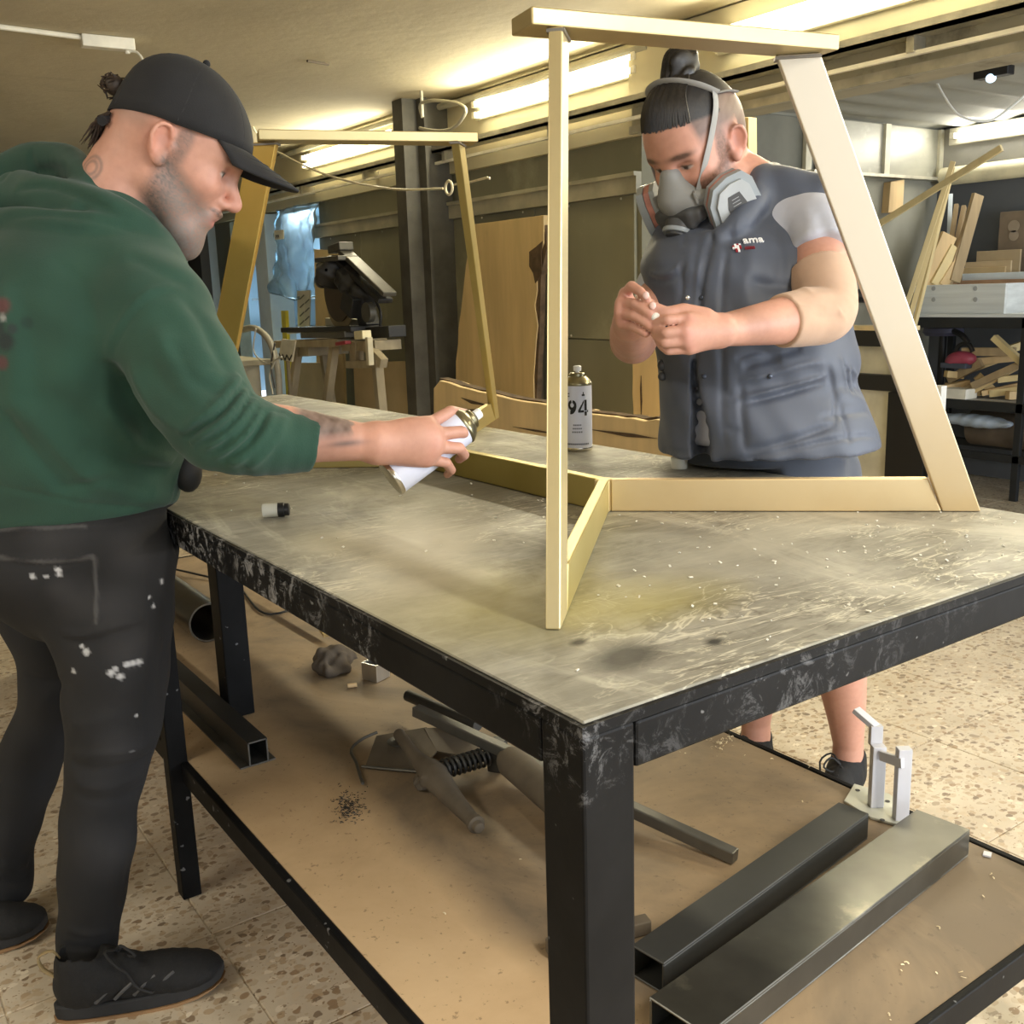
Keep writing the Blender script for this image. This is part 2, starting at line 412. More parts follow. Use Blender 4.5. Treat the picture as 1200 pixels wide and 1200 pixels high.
def head_color(q, skin, beardf=None, brow=(.05, .035, .025), red=.5):
    """skin colour in head axes, with the ear hollows shaded"""
    n = vnoise(q, 60, 3)*.5+vnoise(q, 170, 4)*.5
    col = np.array(skin)*(1+.06*n)[:, None]
    def g(c, r): return np.exp(-(((q-np.array(c))/np.array(r))**2).sum(1))[:, None]
    rosy = np.array([1.10, .78, .74])
    for y in (1, -1):
        col = col*(1-.45*red*g((.07, y*.045, -.015), (.03, .025, .025))*(1-rosy)*1.0)
        col = col*(1-red*g((-.012, y*.082, .006), (.03, .014, .035))*(1-rosy))
    col = col*(1-red*g((.115, 0, -.02), (.022, .02, .02))*(1-rosy))
    lip = np.clip(g((.100, 0, -.058), (.014, .021, .0095))*1.6, 0, 1); col = col*(1-lip)+np.array([.42, .17, .14])*lip
    if beardf is not None:
        b, bc = beardf(q); b = b[:, None]; col = col*(1-b)+bc*b
    for y in (1, -1):
        e = np.clip(np.exp(-((q[:, 0]-.089)/.02)**2-((q[:, 1]-y*.032)/.022)**2-((q[:, 2]-.0405+.06*np.abs(np.abs(q[:, 1])-.028))/.0052)**2)*1.8, 0, 1)[:, None]
        col = col*(1-.85*e)+np.array(brow)*.85*e
        eye = np.clip(1.6-np.abs(((q[:, 2]-.0140)/.0036))-np.abs((q[:, 1]-y*.031)/.013)**2, 0, 1)*(q[:, 0] > .075)
        lash = np.clip(1.5-np.abs((q[:, 2]-.0172)/.0022)-np.abs((q[:, 1]-y*.031)/.014)**4, 0, 1)*(q[:, 0] > .072)
        iris = np.clip(1.6-(((q[:, 2]-.0138)/.004)**2+((q[:, 1]-y*.031)/.0055)**2), 0, 1)*(q[:, 0] > .075)
        eye, lash, iris = eye[:, None], lash[:, None], iris[:, None]
        col = col*(1-eye)+np.array([.55, .50, .46])*eye; col = col*(1-iris)+np.array([.05, .035, .025])*iris; col = col*(1-.8*lash)+np.array([.04, .03, .025])*.8*lash
        sh = g((-.012+.004, y*.0815, .010), (.009, .012, .012)); col = col*(1-.25*sh)  # shade of the ear hollow, put into the skin colour
    return np.clip(col, 0, 1)
def skin_mat(name):
    m, nd, lk, bs = new_mat(name); at = nd.new('ShaderNodeAttribute'); at.attribute_name = 'Col'
    co = nd.new('ShaderNodeTexCoord').outputs['Object']
    n = noise(nd, lk, co, 90, 4); r = ramp(nd, [(.3, (.93, .90, .90)), (.7, (1.0, 1.0, 1.0))]); lk.new(n, r.inputs[0])
    lk.new(mixc(nd, lk, 1., at.outputs[0], r.outputs[0], 'MULTIPLY'), bs.inputs['Base Color'])
    bs.inputs['Roughness'].default_value = .52; bs.inputs['Subsurface Weight'].default_value = .12; bs.inputs['Subsurface Radius'].default_value = (.012, .005, .003)
    bs.inputs['Subsurface Scale'].default_value = .5  # assumed lamp, out of sight, for the blue-lit room
    bump(nd, lk, bs, noise(nd, lk, co, 420, 3), .10, .001)
    return m
# ================================================================ the room
ZC = 2.40
def terrazzo():
    m, nd, lk, bs = new_mat('terrazzo'); co = nd.new('ShaderNodeNewGeometry').outputs['Position']
    def chips(scale, off):
        mp = nd.new('ShaderNodeMapping'); mp.inputs['Location'].default_value = (off, off*.7, 0); mp.inputs['Scale'].default_value = (1, 1.25, 1)
        lk.new(co, mp.inputs[0])
        wv = nd.new('ShaderNodeTexNoise'); wv.inputs['Scale'].default_value = scale*.6; lk.new(mp.outputs[0], wv.inputs['Vector'])
        ad = nd.new('ShaderNodeMix'); ad.data_type = 'RGBA'; ad.blend_type = 'LINEAR_LIGHT'; ad.inputs[0].default_value = .012
        lk.new(mp.outputs[0], ad.inputs[6]); lk.new(wv.outputs[1], ad.inputs[7])
        vo = nd.new('ShaderNodeTexVoronoi'); vo.feature = 'F1'; vo.inputs['Scale'].default_value = scale; lk.new(ad.outputs[2], vo.inputs['Vector'])
        return vo
    v1 = chips(50, 0); v2 = chips(120, 3.3)
    base = ramp(nd, [(.3, (.50, .42, .31)), (.7, (.66, .58, .45))]); lk.new(noise(nd, lk, co, 5, 6), base.inputs[0])
    sep = nd.new('ShaderNodeSeparateColor'); lk.new(v1.outputs['Color'], sep.inputs[0])
    chipc = ramp(nd, [(0, (.36, .25, .15)), (.2, (.24, .18, .12)), (.45, (.60, .50, .36)), (.7, (.44, .33, .21)), (1, (.74, .66, .52))]); lk.new(sep.outputs[0], chipc.inputs[0])
    k1 = ramp(nd, [(.44, (1, 1, 1)), (.54, (0, 0, 0))]); lk.new(v1.outputs['Distance'], k1.inputs[0])
    pick = mathn(nd, lk, 'LESS_THAN', sep.outputs[1], .92); f1 = mathn(nd, lk, 'MULTIPLY', k1.outputs[0], pick)
    c = mixc(nd, lk, f1, base.outputs[0], chipc.outputs[0])
    s2 = nd.new('ShaderNodeSeparateColor'); lk.new(v2.outputs['Color'], s2.inputs[0])
    k2 = ramp(nd, [(.30, (1, 1, 1)), (.38, (0, 0, 0))]); lk.new(v2.outputs['Distance'], k2.inputs[0])
    f2 = mathn(nd, lk, 'MULTIPLY', k2.outputs[0], mathn(nd, lk, 'LESS_THAN', s2.outputs[1], .4))
    cc = ramp(nd, [(0, (.30, .21, .12)), (1, (.64, .54, .40))]); lk.new(s2.outputs[0], cc.inputs[0])
    c = mixc(nd, lk, f2, c, cc.outputs[0])
    lk.new(c, bs.inputs['Base Color']); bs.inputs['Roughness'].default_value = .38
    bump(nd, lk, bs, noise(nd, lk, co, 60, 3), .05, .002)
    return m
M_terr = terrazzo()
M_grout = mat('grout', (.20, .16, .11), .9)
floor = MB().bb(-4.2, 7.5, -5, 12, -.12, -.004).obj('floor', M_grout, kind='structure')
TP = .38
tm = MB().bb(0, TP-.003, 0, TP-.003, -.02, 0)
first = None
for i in range(-12, 15):
    for j in range(-6, 22):
        x, y = 1.917+TP*i, .84+TP*j
        if x < -4.1 or x > 7.2 or y < -1.6 or y > 8.8: continue
        # only the tiles the photo can show: a fan in front of the viewer
        q = np.array([x+.19, y+.19, 0])-CAM; dep = q@CF
        if dep < .6 or abs(q@CR)/dep > .72: continue
        if dep > 6.2: continue
        if first is None:
            first = MB().bb(x, x+TP-.003, y, y+TP-.003, -.02, 0).obj('tile', M_terr, floor, bevel=.0015, seg=1)
        else: copy_of(first, (x+(TP-.003)/2, y+(TP-.003)/2, -.02), floor)
fa = MB(); fa.bb(-4.2, 7.5, -5, 12, -.012, -.0035).obj('far_paving', M_terr, floor)

def concrete(name, c1, c2, rough=.9):
    m, nd, lk, bs = new_mat(name); co = nd.new('ShaderNodeNewGeometry').outputs['Position']
    r = ramp(nd, [(.3, c1), (.7, c2)]); lk.new(noise(nd, lk, co, 1.1, 7, .6, .6, (1, .45, 1)), r.inputs[0])
    r2 = ramp(nd, [(.60, (0, 0, 0)), (.78, (1, 1, 1))]); lk.new(noise(nd, lk, co, 2.3, 6, .65, 0, (.6, 2.2, 1)), r2.inputs[0])
    c = mixc(nd, lk, mathn(nd, lk, 'MULTIPLY', r2.outputs[0], .35), r.outputs[0], tuple(np.array(c1)*.6))
    lk.new(c, bs.inputs['Base Color']); bs.inputs['Roughness'].default_value = rough
    bump(nd, lk, bs, noise(nd, lk, co, 14, 6, .6), .25, .01)
    return m
M_ceil = concrete('ceiling_concrete', (.43, .375, .255), (.57, .505, .355))
MB().bb(-4.2, 3.02, -5, 12, ZC, ZC+.15).obj('ceiling', M_ceil, kind='structure')
M_panel = mat('wall_panel', (.235, .228, .16), .5, .0, .14, 1.3, (1, 1, .5), bmp=.05, bscale=5, dirt=((.40, .385, .275), .52, .2), dscale=1.6)
M_paint = mat('cream_paint', (.62, .56, .38), .7, 0, .08, 2)
M_steel = mat('galvanised', (.50, .48, .40), .42, .6, .2, 9, bmp=.05)
M_dark = mat('dark_column', (.10, .094, .075), .55, .1, .25, 6)
# --- wall at X=3 in steel sheets with joints; a doorway at the far end
wall = MB()
wall.bb(3.02, 3.14, 3.22, 6.93, 0, 1.955); wall.bb(3.02, 3.14, 3.22, 12, 1.955, ZC); wall.bb(3.02, 3.14, 8.9, 12, 0, 1.955)
wl = wall.obj('wall_back', M_panel, kind='structure')
for y0, y1 in ((3.25, 4.08), (4.08, 5.05), (5.05, 6.22), (6.22, 6.92)):
    for z0, z1 in ((.06, .98), (.985, 1.70)):
        p = MB().bb(3.0, 3.02, y0+.003, y1-.003, z0, z1).obj('wall_panel', M_panel, wl, bevel=.003, seg=1)
sc = MB()
for y in np.arange(3.35, 6.9, .42):
    for z in (1.0, 1.685): sc.lathe((3.002, y, z), (-1, 0, 0), [(0, .008), (.005, .006)], 8)
sc.obj('screw_heads', mat('screw', (.75, .74, .68), .3, .8), wl)
# cream fascia above the panels with the rails
MB().bb(2.985, 3.02, 3.2, 12, 1.97, ZC-.01).obj('trim_1', M_paint, kind='structure')
MB().bb(2.965, 3.0, 3.2, 6.93, 1.70, 1.78).bb(2.95, 3.0, 3.2, 6.93, 1.78, 1.80).obj('trim_2', mat('zinc_trim', (.44, .42, .33), .5, .4, .2, 4), kind='structure')
# long service rail on brackets: cable tray carrying the tubes
tray = empty('cable_tray', (2.92, 5, 2.09), 'long grey steel cable tray running along the fascia under the tube lights', 'cable tray')
MB().bb(2.86, 2.95, -1.0, 11, 2.085, 2.10).bb(2.86, 2.872, -1.0, 11, 2.085, 2.125).obj('rail', M_steel, tray)
MB().bb(2.88, 2.90, -1.0, 11, 2.02, 2.035).obj('white_rail', mat('white_strip', (.85, .82, .70), .5), tray)
for y in np.arange(.6, 10, 1.05):
    MB().bb(2.87, 2.985, y, y+.03, 2.03, 2.085).obj('bracket', M_steel, tray)
# downstand beam that carries on across the opening of the side bay
MB().bb(2.94, 3.12, -5, 3.2, 1.97, ZC).obj('beam', mat('beam_paint', (.42, .39, .29), .6, .1, .2, 3, (1, .3, 1), dirt=((.22, .20, .15), .55, .1), dscale=4), kind='structure')
MB().bb(2.92, 2.94, -5, 3.2, 2.10, ZC-.01).obj('trim_4', M_paint, kind='structure')
MB().bb(2.92, 2.94, -5, 3.2, 1.965, 2.0).obj('trim_3', M_steel, kind='structure')
# side bay beyond the opening
ZB = 2.16
M_bayceil = concrete('bay_ceiling', (.33, .33, .29), (.46, .46, .40))
def corr(name):
    b = MB(); n = 120; vs = []; fs = []
    ys = np.linspace(-3, 3.3, n)
    for i, y in enumerate(ys):
        z = ZB+.012*math.sin(y*26)
        vs += [(3.1, y, z), (5.75, y, z), ]
    for i in range(n-1): fs.append((2*i, 2*i+1, 2*i+3, 2*i+2))
    b.add(vs, fs); b.bb(3.1, 5.75, -3, 3.3, ZB+.03, ZB+.1)
    return b.obj(name, M_bayceil, kind='structure', smooth=True)
corr('ceiling_bay')
M_bay = mat('bay_wall', (.27, .265, .215), .75, 0, .12, 1.5, bmp=.05, bscale=4)
M_baysheet = mat('bay_sheet', (.36, .35, .28), .4, .1, .18, 2.2, (1, 1, 3), dirt=((.50, .48, .40), .55, .15), dscale=5)
wb = MB().bb(3.14, 5.75, 3.27, 3.40, 0, ZB+.05).obj('wall_bay', M_bay, kind='structure')
for x0, x1 in ((4.40, 5.0), (5.0, 5.58)):
    MB().bb(x0+.004, x1-.004, 3.245, 3.27, 1.86, 2.15).obj('sheet_panel', M_baysheet, wb, bevel=.003, seg=1)
MB().bb(3.55, 4.25, 3.25, 3.27, 1.3, 2.14).obj('sheet_panel', mat('dusty_panel', (.13, .13, .10), .6, 0, .2, 3, dirt=((.62, .60, .48), .66, .06), dscale=9), wb, bevel=.003, seg=1)
for x in (4.28, 4.40, 5.0, 5.56):
    MB().bb(x-.025, x+.025, 3.225, 3.25, 1.86, 2.15).obj('batten', mat('batten_cream', (.70, .66, .50), .6), wb)
MB().bb(4.3, 5.6, 3.20, 3.27, 1.845, 1.862).obj('ledge', M_steel, wb)
wr = MB().bb(5.6, 5.75, -3, 3.4, 0, ZB+.05).obj('wall_bay_far', mat('bay_far_wall', (.115, .125, .14), .8, 0, .12, 2), kind='structure')
MB().bb(5.575, 5.6, -3, 3.24, 1.90, 2.15).obj('upper_band', mat('bay_band', (.36, .35, .32), .5, .1, .15, 3), wr)
MB().tube([(5.54, 3.2, 1.865), (5.54, -3, 1.865)], .055, 16).obj('roller_tube', mat('cream_tube', (.78, .73, .52), .5), wr, smooth=True)
# the rest of the shell, out of the frame
MB().bb(-4.35, -4.2, -5, 12, 0, ZC).obj('wall_left', mat('plaster', (.42, .38, .28), .9, 0, .1, 2), kind='structure')
MB().bb(-4.2, 3.02, 12, 12.15, 0, ZC).obj('wall_end', mat('plaster_end', (.24, .23, .18), .9, 0, .15, 2), kind='structure')
# I-column in front of the wall
c = MB(); c.bb(2.82, 3.0, 4.93, 5.16, 0, ZC); c.bb(2.80, 2.82, 4.90, 5.19, 0, ZC)
c.bb(2.70, 2.80, 4.985, 5.105, 0, ZC)
c.obj('column', M_dark, kind='structure')
# ================================================================ tube lights along the fascia
M_tube = mat('tube_glow', (1, .93, .66), .4, 0, 0, 1, emit=9)
M_tubecool = mat('tube_glow_cool', (1, .97, .88), .4, 0, 0, 1, emit=9)
M_batten = mat('batten_white', (.80, .76, .62), .45, 0, .05, 3)
def tube_light(x, y0, y1, z, label, watts, col, tm, n=2):
    L = empty('tube_light', (x, (y0+y1)/2, z), label, 'light', 'tube lights on the walls')
    MB().bb(x-.0, x+.028, y0, y1, z-.05, z+.05).obj('batten', M_batten, L, bevel=.004)
    for k in range(n):
        zz = z+(.03 if k == 0 else -.03) if n == 2 else z
        MB().tube([(x-.03, y0+.06, zz), (x-.03, y1-.06, zz)], .014, 10).obj('tube', tm, L, smooth=True)
        for y in (y0+.03, y1-.06): MB().bb(x-.045, x, y, y+.03, zz-.018, zz+.018).obj('lamp_holder', M_batten, L, bevel=.003)
    lt = bpy.data.lights.new('tube_lamp', 'AREA'); lt.shape = 'RECTANGLE'; lt.size = y1-y0-.1; lt.size_y = .08; lt.energy = watts; lt.color = col
    o = bpy.data.objects.new('tube_lamp', lt); COL.objects.link(o); o.parent = L; o.location = (-.06, 0, 0)
    o.rotation_euler = Matrix(((0, -.25, .97), (1, 0, 0), (0, .97, .25))).to_euler()
    return L
WARM = (1, .91, .66)
tube_light(2.955, 5.45, 7.0, 2.27, 'double tube light on the fascia beyond the dark column', 26, WARM, M_tube)
tube_light(2.955, 3.12, 4.58, 2.28, 'double tube light on the fascia behind the masked man', 30, WARM, M_tube)
tube_light(2.89, 1.05, 2.62, 2.255, 'double tube light over the opening at the top right', 30, WARM, M_tube)
tube_light(2.89, -.9, .6, 2.255, 'unseen double tube light over the opening towards the assumed shop front', 24, WARM, M_tube)  # assumed tube light out of view, carrying on the row
tube_light(5.55, 1.9, 3.18, 2.10, 'single tube light on the far wall of the side bay', 10, (1, .95, .84), M_tubecool, 1)
# ================================================================ the workbench
TL, TD, TZ = 3.10, 1.04, .884
def bench_top():
    m, nd, lk, bs = new_mat('bench_steel'); co = nd.new('ShaderNodeNewGeometry').outputs['Position']
    base = ramp(nd, [(.30, (.125, .119, .094)), (.50, (.215, .206, .172)), (.70, (.33, .32, .275))])
    lk.new(noise(nd, lk, co, 3.4, 9, .68, 1.1, (1.0, 1.6, 1, -.5)), base.inputs[0])
    # cloudy pale overspray dragged along one way
    pale = ramp(nd, [(.50, (0, 0, 0)), (.64, (1, 1, 1))]); lk.new(noise(nd, lk, co, 2.6, 9, .72, .9, (2.6, .9, 1, .35)), pale.inputs[0])
    c = mixc(nd, lk, mathn(nd, lk, 'MULTIPLY', pale.outputs[0], .60), base.outputs[0], (.50, .48, .405))
    # dark grease patches
    dk = ramp(nd, [(.55, (0, 0, 0)), (.70, (1, 1, 1))]); lk.new(noise(nd, lk, co, 5.2, 9, .74, .8, (1, 2.8, 1, .3)), dk.inputs[0])
    c = mixc(nd, lk, mathn(nd, lk, 'MULTIPLY', dk.outputs[0], .62), c, (.085, .077, .056))
    # fine streaks
    stv = ramp(nd, [(.45, (0, 0, 0)), (.62, (1, 1, 1))]); lk.new(noise(nd, lk, co, 9, 8, .75, 1.4, (1, 6, 1, .45)), stv.inputs[0])
    c = mixc(nd, lk, mathn(nd, lk, 'MULTIPLY', stv.outputs[0], .30), c, (.41, .39, .32))
    # pale scratches and drips
    def scratch(scale, rot, cut, st=9):
        n = noise(nd, lk, co, scale, 5, .55, 1.6, (1, st, 1, rot)); a = mathn(nd, lk, 'ABSOLUTE', mathn(nd, lk, 'SUBTRACT', n, .5))
        r = ramp(nd, [(0, (1, 1, 1)), (cut, (0, 0, 0))]); lk.new(a, r.inputs[0])
        k = ramp(nd, [(.46, (0, 0, 0)), (.56, (1, 1, 1))]); lk.new(noise(nd, lk, co, 3.1, 4), k.inputs[0])
        return mathn(nd, lk, 'MULTIPLY', r.outputs[0], k.outputs[0])
    c = mixc(nd, lk, mathn(nd, lk, 'MULTIPLY', scratch(3.2, .7, .016, 4), .75), c, (.70, .67, .55))
    c = mixc(nd, lk, mathn(nd, lk, 'MULTIPLY', scratch(5, -.6, .014, 2.4), .55), c, (.66, .62, .48))
    c = mixc(nd, lk, mathn(nd, lk, 'MULTIPLY', scratch(2.2, .2, .012, 3), .6), c, (.08, .07, .05))
    # round stains and patches
    def blob(x, y, sx, sy, rot, soft, col, amt, c, nz=.35):
        mp = nd.new('ShaderNodeMapping'); mp.vector_type = 'TEXTURE'; mp.inputs['Location'].default_value = (x, y, TZ); mp.inputs['Rotation'].default_value = (0, 0, rot); mp.inputs['Scale'].default_value = (sx, sy, 1)
        lk.new(co, mp.inputs[0]); ln = nd.new('ShaderNodeVectorMath'); ln.operation = 'LENGTH'; lk.new(mp.outputs[0], ln.inputs[0])
        d = mathn(nd, lk, 'ADD', ln.outputs['Value'], mathn(nd, lk, 'MULTIPLY', mathn(nd, lk, 'SUBTRACT', noise(nd, lk, co, 9, 6, .65), .5), nz*4))
        r = ramp(nd, [(max(0, .5-soft), (1, 1, 1)), (min(1, .5+soft), (0, 0, 0))]); lk.new(mathn(nd, lk, 'MULTIPLY', d, .5), r.inputs[0])
        return mixc(nd, lk, mathn(nd, lk, 'MULTIPLY', r.outputs[0], amt), c, col)
    c = blob(.135, .34, .13, .13, .2, .38, (.40, .35, .12), .60, c, .3)      # gold overspray round the near foot
    c = blob(.30, .22, .10, .06, .2, .3, (.42, .37, .12), .55, c, .2)
    c = blob(.22, .66, .085, .30, -.55, .3, (.60, .57, .46), .85, c)          # white smears
    c = blob(.62, .33, .26, .07, .25, .3, (.50, .48, .40), .55, c)
    c = blob(.95, .10, .12, .05, .3, .3, (.55, .53, .46), .5, c)
    c = blob(.12, .75, .06, .10, -.5, .3, (.55, .51, .38), .6, c)
    c = blob(.47, .86, .10, .22, -.6, .35, (.125, .105, .06), .55, c)  # broad darker patch around the link bar
    c = blob(.14, .10, .045, .03, .3, .25, (.02, .018, .015), .9, c, .2)
    c = blob(.24, .075, .012, .009, .3, .25, (.01, .01, .01), .95, c, .1)
    c = blob(.13, .165, .011, .008, .3, .25, (.02, .015, .01), .9, c, .1)
    lk.new(c, bs.inputs['Base Color']); bs.inputs['Metallic'].default_value = .12
    rr = ramp(nd, [(.3, (.42,)*3), (.7, (.72,)*3)]); lk.new(noise(nd, lk, co, 5, 6, .6), rr.inputs[0]); lk.new(rr.outputs[0], bs.inputs['Roughness'])
    bump(nd, lk, bs, noise(nd, lk, co, 22, 6, .6, .5), .18, .003)
    return m
def black_steel():
    m, nd, lk, bs = new_mat('black_bench_steel'); co = nd.new('ShaderNodeNewGeometry').outputs['Position']
    base = ramp(nd, [(.3, (.004, .004, .004)), (.7, (.012, .0118, .012))]); lk.new(noise(nd, lk, co, 6, 6, .6), base.inputs[0])
    sm = ramp(nd, [(.52, (0, 0, 0)), (.60, (1, 1, 1))]); lk.new(noise(nd, lk, co, 34, 8, .8, .6), sm.inputs[0])
    sp = ramp(nd, [(.70, (0, 0, 0)), (.73, (1, 1, 1))]); lk.new(noise(nd, lk, co, 46, 2, .5), sp.inputs[0])
    # old filler and paint wiped on the upper part of the rails
    z = nd.new('ShaderNodeSeparateXYZ'); lk.new(co, z.inputs[0])
    zz = ramp(nd, [(.80, (0, 0, 0)), (.83, (1, 1, 1))]); lk.new(z.outputs[2], zz.inputs[0])
    patch = ramp(nd, [(.42, (0, 0, 0)), (.54, (1, 1, 1))]); lk.new(noise(nd, lk, co, 2.2, 3), patch.inputs[0])
    f = mathn(nd, lk, 'MULTIPLY', mathn(nd, lk, 'MULTIPLY', sm.outputs[0], zz.outputs[0]), patch.outputs[0])
    lf = ramp(nd, [(.0, (1, 1, 1)), (.06, (.28,)*3)]); lk.new(z.outputs[0], lf.inputs[0]); f = mathn(nd, lk, 'MULTIPLY', f, lf.outputs[0])
    yf = ramp(nd, [(.08, (.1,)*3), (.25, (1, 1, 1))]); lk.new(mathn(nd, lk, 'MULTIPLY', z.outputs[1], .5), yf.inputs[0])
    c = mixc(nd, lk, mathn(nd, lk, 'MULTIPLY', f, .75), base.outputs[0], (.36, .36, .37))
    c = mixc(nd, lk, mathn(nd, lk, 'MULTIPLY', sp.outputs[0], .35), c, (.42, .42, .42))
    lk.new(c, bs.inputs['Base Color']); bs.inputs['Roughness'].default_value = .48; bs.inputs['Specular IOR Level'].default_value = .10
    bump(nd, lk, bs, noise(nd, lk, co, 30, 5), .15, .002)
    return m
def mdf():
    m, nd, lk, bs = new_mat('shelf_board_brown'); co = nd.new('ShaderNodeNewGeometry').outputs['Position']
    r = ramp(nd, [(.30, (.46, .31, .165)), (.55, (.60, .42, .235)), (.75, (.68, .49, .285))]); lk.new(noise(nd, lk, co, 2.4, 8, .65, .4), r.inputs[0])
    fl = ramp(nd, [(.64, (0, 0, 0)), (.70, (1, 1, 1))]); lk.new(noise(nd, lk, co, 95, 3, .6), fl.inputs[0])
    c = mixc(nd, lk, mathn(nd, lk, 'MULTIPLY', fl.outputs[0], .5), r.outputs[0], (.12, .07, .035))
    # grey dust that lies in the middle of the board, clean orange strip along the front
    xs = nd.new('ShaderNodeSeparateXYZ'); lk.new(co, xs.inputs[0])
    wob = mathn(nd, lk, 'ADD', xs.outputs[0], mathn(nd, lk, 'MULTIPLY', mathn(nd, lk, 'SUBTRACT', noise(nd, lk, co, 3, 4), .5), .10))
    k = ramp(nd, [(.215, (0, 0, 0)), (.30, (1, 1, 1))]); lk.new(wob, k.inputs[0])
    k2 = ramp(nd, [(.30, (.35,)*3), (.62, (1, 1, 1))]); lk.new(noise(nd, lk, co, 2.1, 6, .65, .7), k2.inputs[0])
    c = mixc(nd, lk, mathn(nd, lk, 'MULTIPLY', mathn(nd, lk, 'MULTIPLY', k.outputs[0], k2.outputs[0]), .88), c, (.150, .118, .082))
    lk.new(c, bs.inputs['Base Color']); bs.inputs['Roughness'].default_value = .62
    bump(nd, lk, bs, noise(nd, lk, co, 70, 4), .08, .002)
    return m
M_btop, M_black, M_mdf = bench_top(), black_steel(), mdf()
bench = empty('workbench', (TD/2, TL/2, 0), 'long black steel workbench with a scuffed grey steel top and brown lower shelf', 'workbench')
MB().bb(.006, TD-.006, .006, TL-.006, TZ-.012, TZ).obj('tabletop', M_btop, bench, bevel=.0015, seg=1)
RH = .046
def rail(x0, x1, y0, y1, z0, z1, n='apron_rail'): return MB().bb(x0, x1, y0, y1, z0, z1).obj(n, M_black, bench, bevel=.003)
rail(0, .06, .061, TL-.061, TZ-.012-RH, TZ-.013); rail(TD-.06, TD, .061, TL-.061, TZ-.012-RH, TZ-.013)
rail(.061, TD-.061, 0, .06, TZ-.012-RH, TZ-.013); rail(.061, TD-.061, TL-.06, TL, TZ-.012-RH, TZ-.013)
for (x, y, y0, y1) in ((0, 1, .061, TL-.061), (TD-.006, 1, .061, TL-.061)):
    MB().bb(x, x+.006, .006, TL-.006, TZ-.0125, TZ-.002).obj('edge_strip', M_black, bench)
for y in (0, TL-.006): MB().bb(0, TD, y, y+.006, TZ-.0125, TZ-.002).obj('edge_strip', M_black, bench)
SH = .309
for x in (0, TD-.06):
    for y in (0, TL-.06): MB().bb(x, x+.06, y, y+.06, 0, TZ-.0125).obj('leg', M_black, bench, bevel=.003)
MB().bb(.005, .045, 1.37, 1.41, 0, TZ-.081).obj('leg', M_black, bench, bevel=.003)
MB().bb(TD-.045, TD-.005, 1.37, 1.41, 0, TZ-.081).obj('leg', M_black, bench, bevel=.003)
MB().bb(.19, .25, 1.52, 1.58, SH+.001, TZ-.02).obj('prop_post', M_black, bench, bevel=.003)
MB().bb(.046, TD-.031, .012, TL-.012, SH-.018, SH).obj('shelf_board', M_mdf, bench)
for x0, x1, y0, y1 in ((.03, .045, .06, 1.37), (.03, .045, 1.41, TL-.06), (TD-.03, TD-.015, .06, 1.37), (TD-.03, TD-.015, 1.41, TL-.06), (.06, TD-.06, .0, .012), (.06, TD-.06, TL-.012, TL)):
    rail(x0, x1, y0, y1, SH-.045, SH+.002, 'shelf_rail')

# ================================================================ gold table base standing on the bench
def gold(name, c1, c2):
    m, nd, lk, bs = new_mat(name); co = nd.new('ShaderNodeNewGeometry').outputs['Position']
    r = ramp(nd, [(.3, c1), (.7, c2)]); lk.new(noise(nd, lk, co, 5, 6, .6), r.inputs[0]); lk.new(r.outputs[0], bs.inputs['Base Color'])
    bs.inputs['Metallic'].default_value = .85; bs.inputs['Roughness'].default_value = .42
    bump(nd, lk, bs, noise(nd, lk, co, 160, 2), .04, .001)
    return m
# gold tone set per member, pale to deep; one leg goes tan to cream upwards
def tone_by_height(name, lo, hi, z0, z1):
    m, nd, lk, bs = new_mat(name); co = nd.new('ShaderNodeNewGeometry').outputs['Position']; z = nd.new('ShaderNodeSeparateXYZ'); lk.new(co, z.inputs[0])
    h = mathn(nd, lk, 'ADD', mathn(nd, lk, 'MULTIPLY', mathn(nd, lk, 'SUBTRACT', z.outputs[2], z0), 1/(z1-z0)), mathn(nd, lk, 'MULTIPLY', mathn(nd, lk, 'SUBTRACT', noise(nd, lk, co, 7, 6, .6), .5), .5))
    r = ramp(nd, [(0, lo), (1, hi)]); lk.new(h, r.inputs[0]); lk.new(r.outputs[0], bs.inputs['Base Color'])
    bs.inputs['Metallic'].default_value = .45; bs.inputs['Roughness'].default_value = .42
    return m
M_gold = gold('gold_paint', (.58, .465, .225), (.67, .55, .29))
LEGM = [gold('pale_gold', (.74, .63, .36), (.80, .70, .43)), tone_by_height('tan_to_cream', (.66, .51, .29), (.74, .68, .57), TZ+.02, TZ+.30), gold('deep_gold', (.60, .40, .095), (.68, .47, .14)), gold('olive_gold', (.55, .44, .17), (.63, .52, .23))]
BARM = [gold('bar_gold', (.58, .49, .19), (.66, .57, .26)), gold('tan_gold', (.70, .53, .29), (.76, .60, .35)), LEGM[3], LEGM[3]]
M_link = gold('link_gold', (.48, .39, .12), (.56, .47, .17))
M_raw = gold('bare_gold_edge', (.55, .45, .23), (.64, .535, .29))
base = empty('table_base', (.57, .93, TZ), 'gold sprayed steel table base of four slanting legs standing on the workbench', 'table base')
TH, BW, FH = .017, .058, .054        # tube thickness, leg width, foot bar height
J1, J2 = V(.570, .640, TZ+.001), V(.575, 1.245, TZ+.001)
ZT = TZ+.672                          # underside of the top bars
feet = [  # foot, centre, leg top (outer corners)
    (PZ(648, 738, TZ+.001), J1, PZ(651, 31, ZT)),
    (PZ(1148, 598, TZ+.001), J1, PZ(960, 63, ZT)),
    (PZ(222, 549, TZ+.001), J2, PZ(293, 168, ZT)),
    (PZ(582, 489, TZ+.001), J2, PZ(540, 169, ZT))]
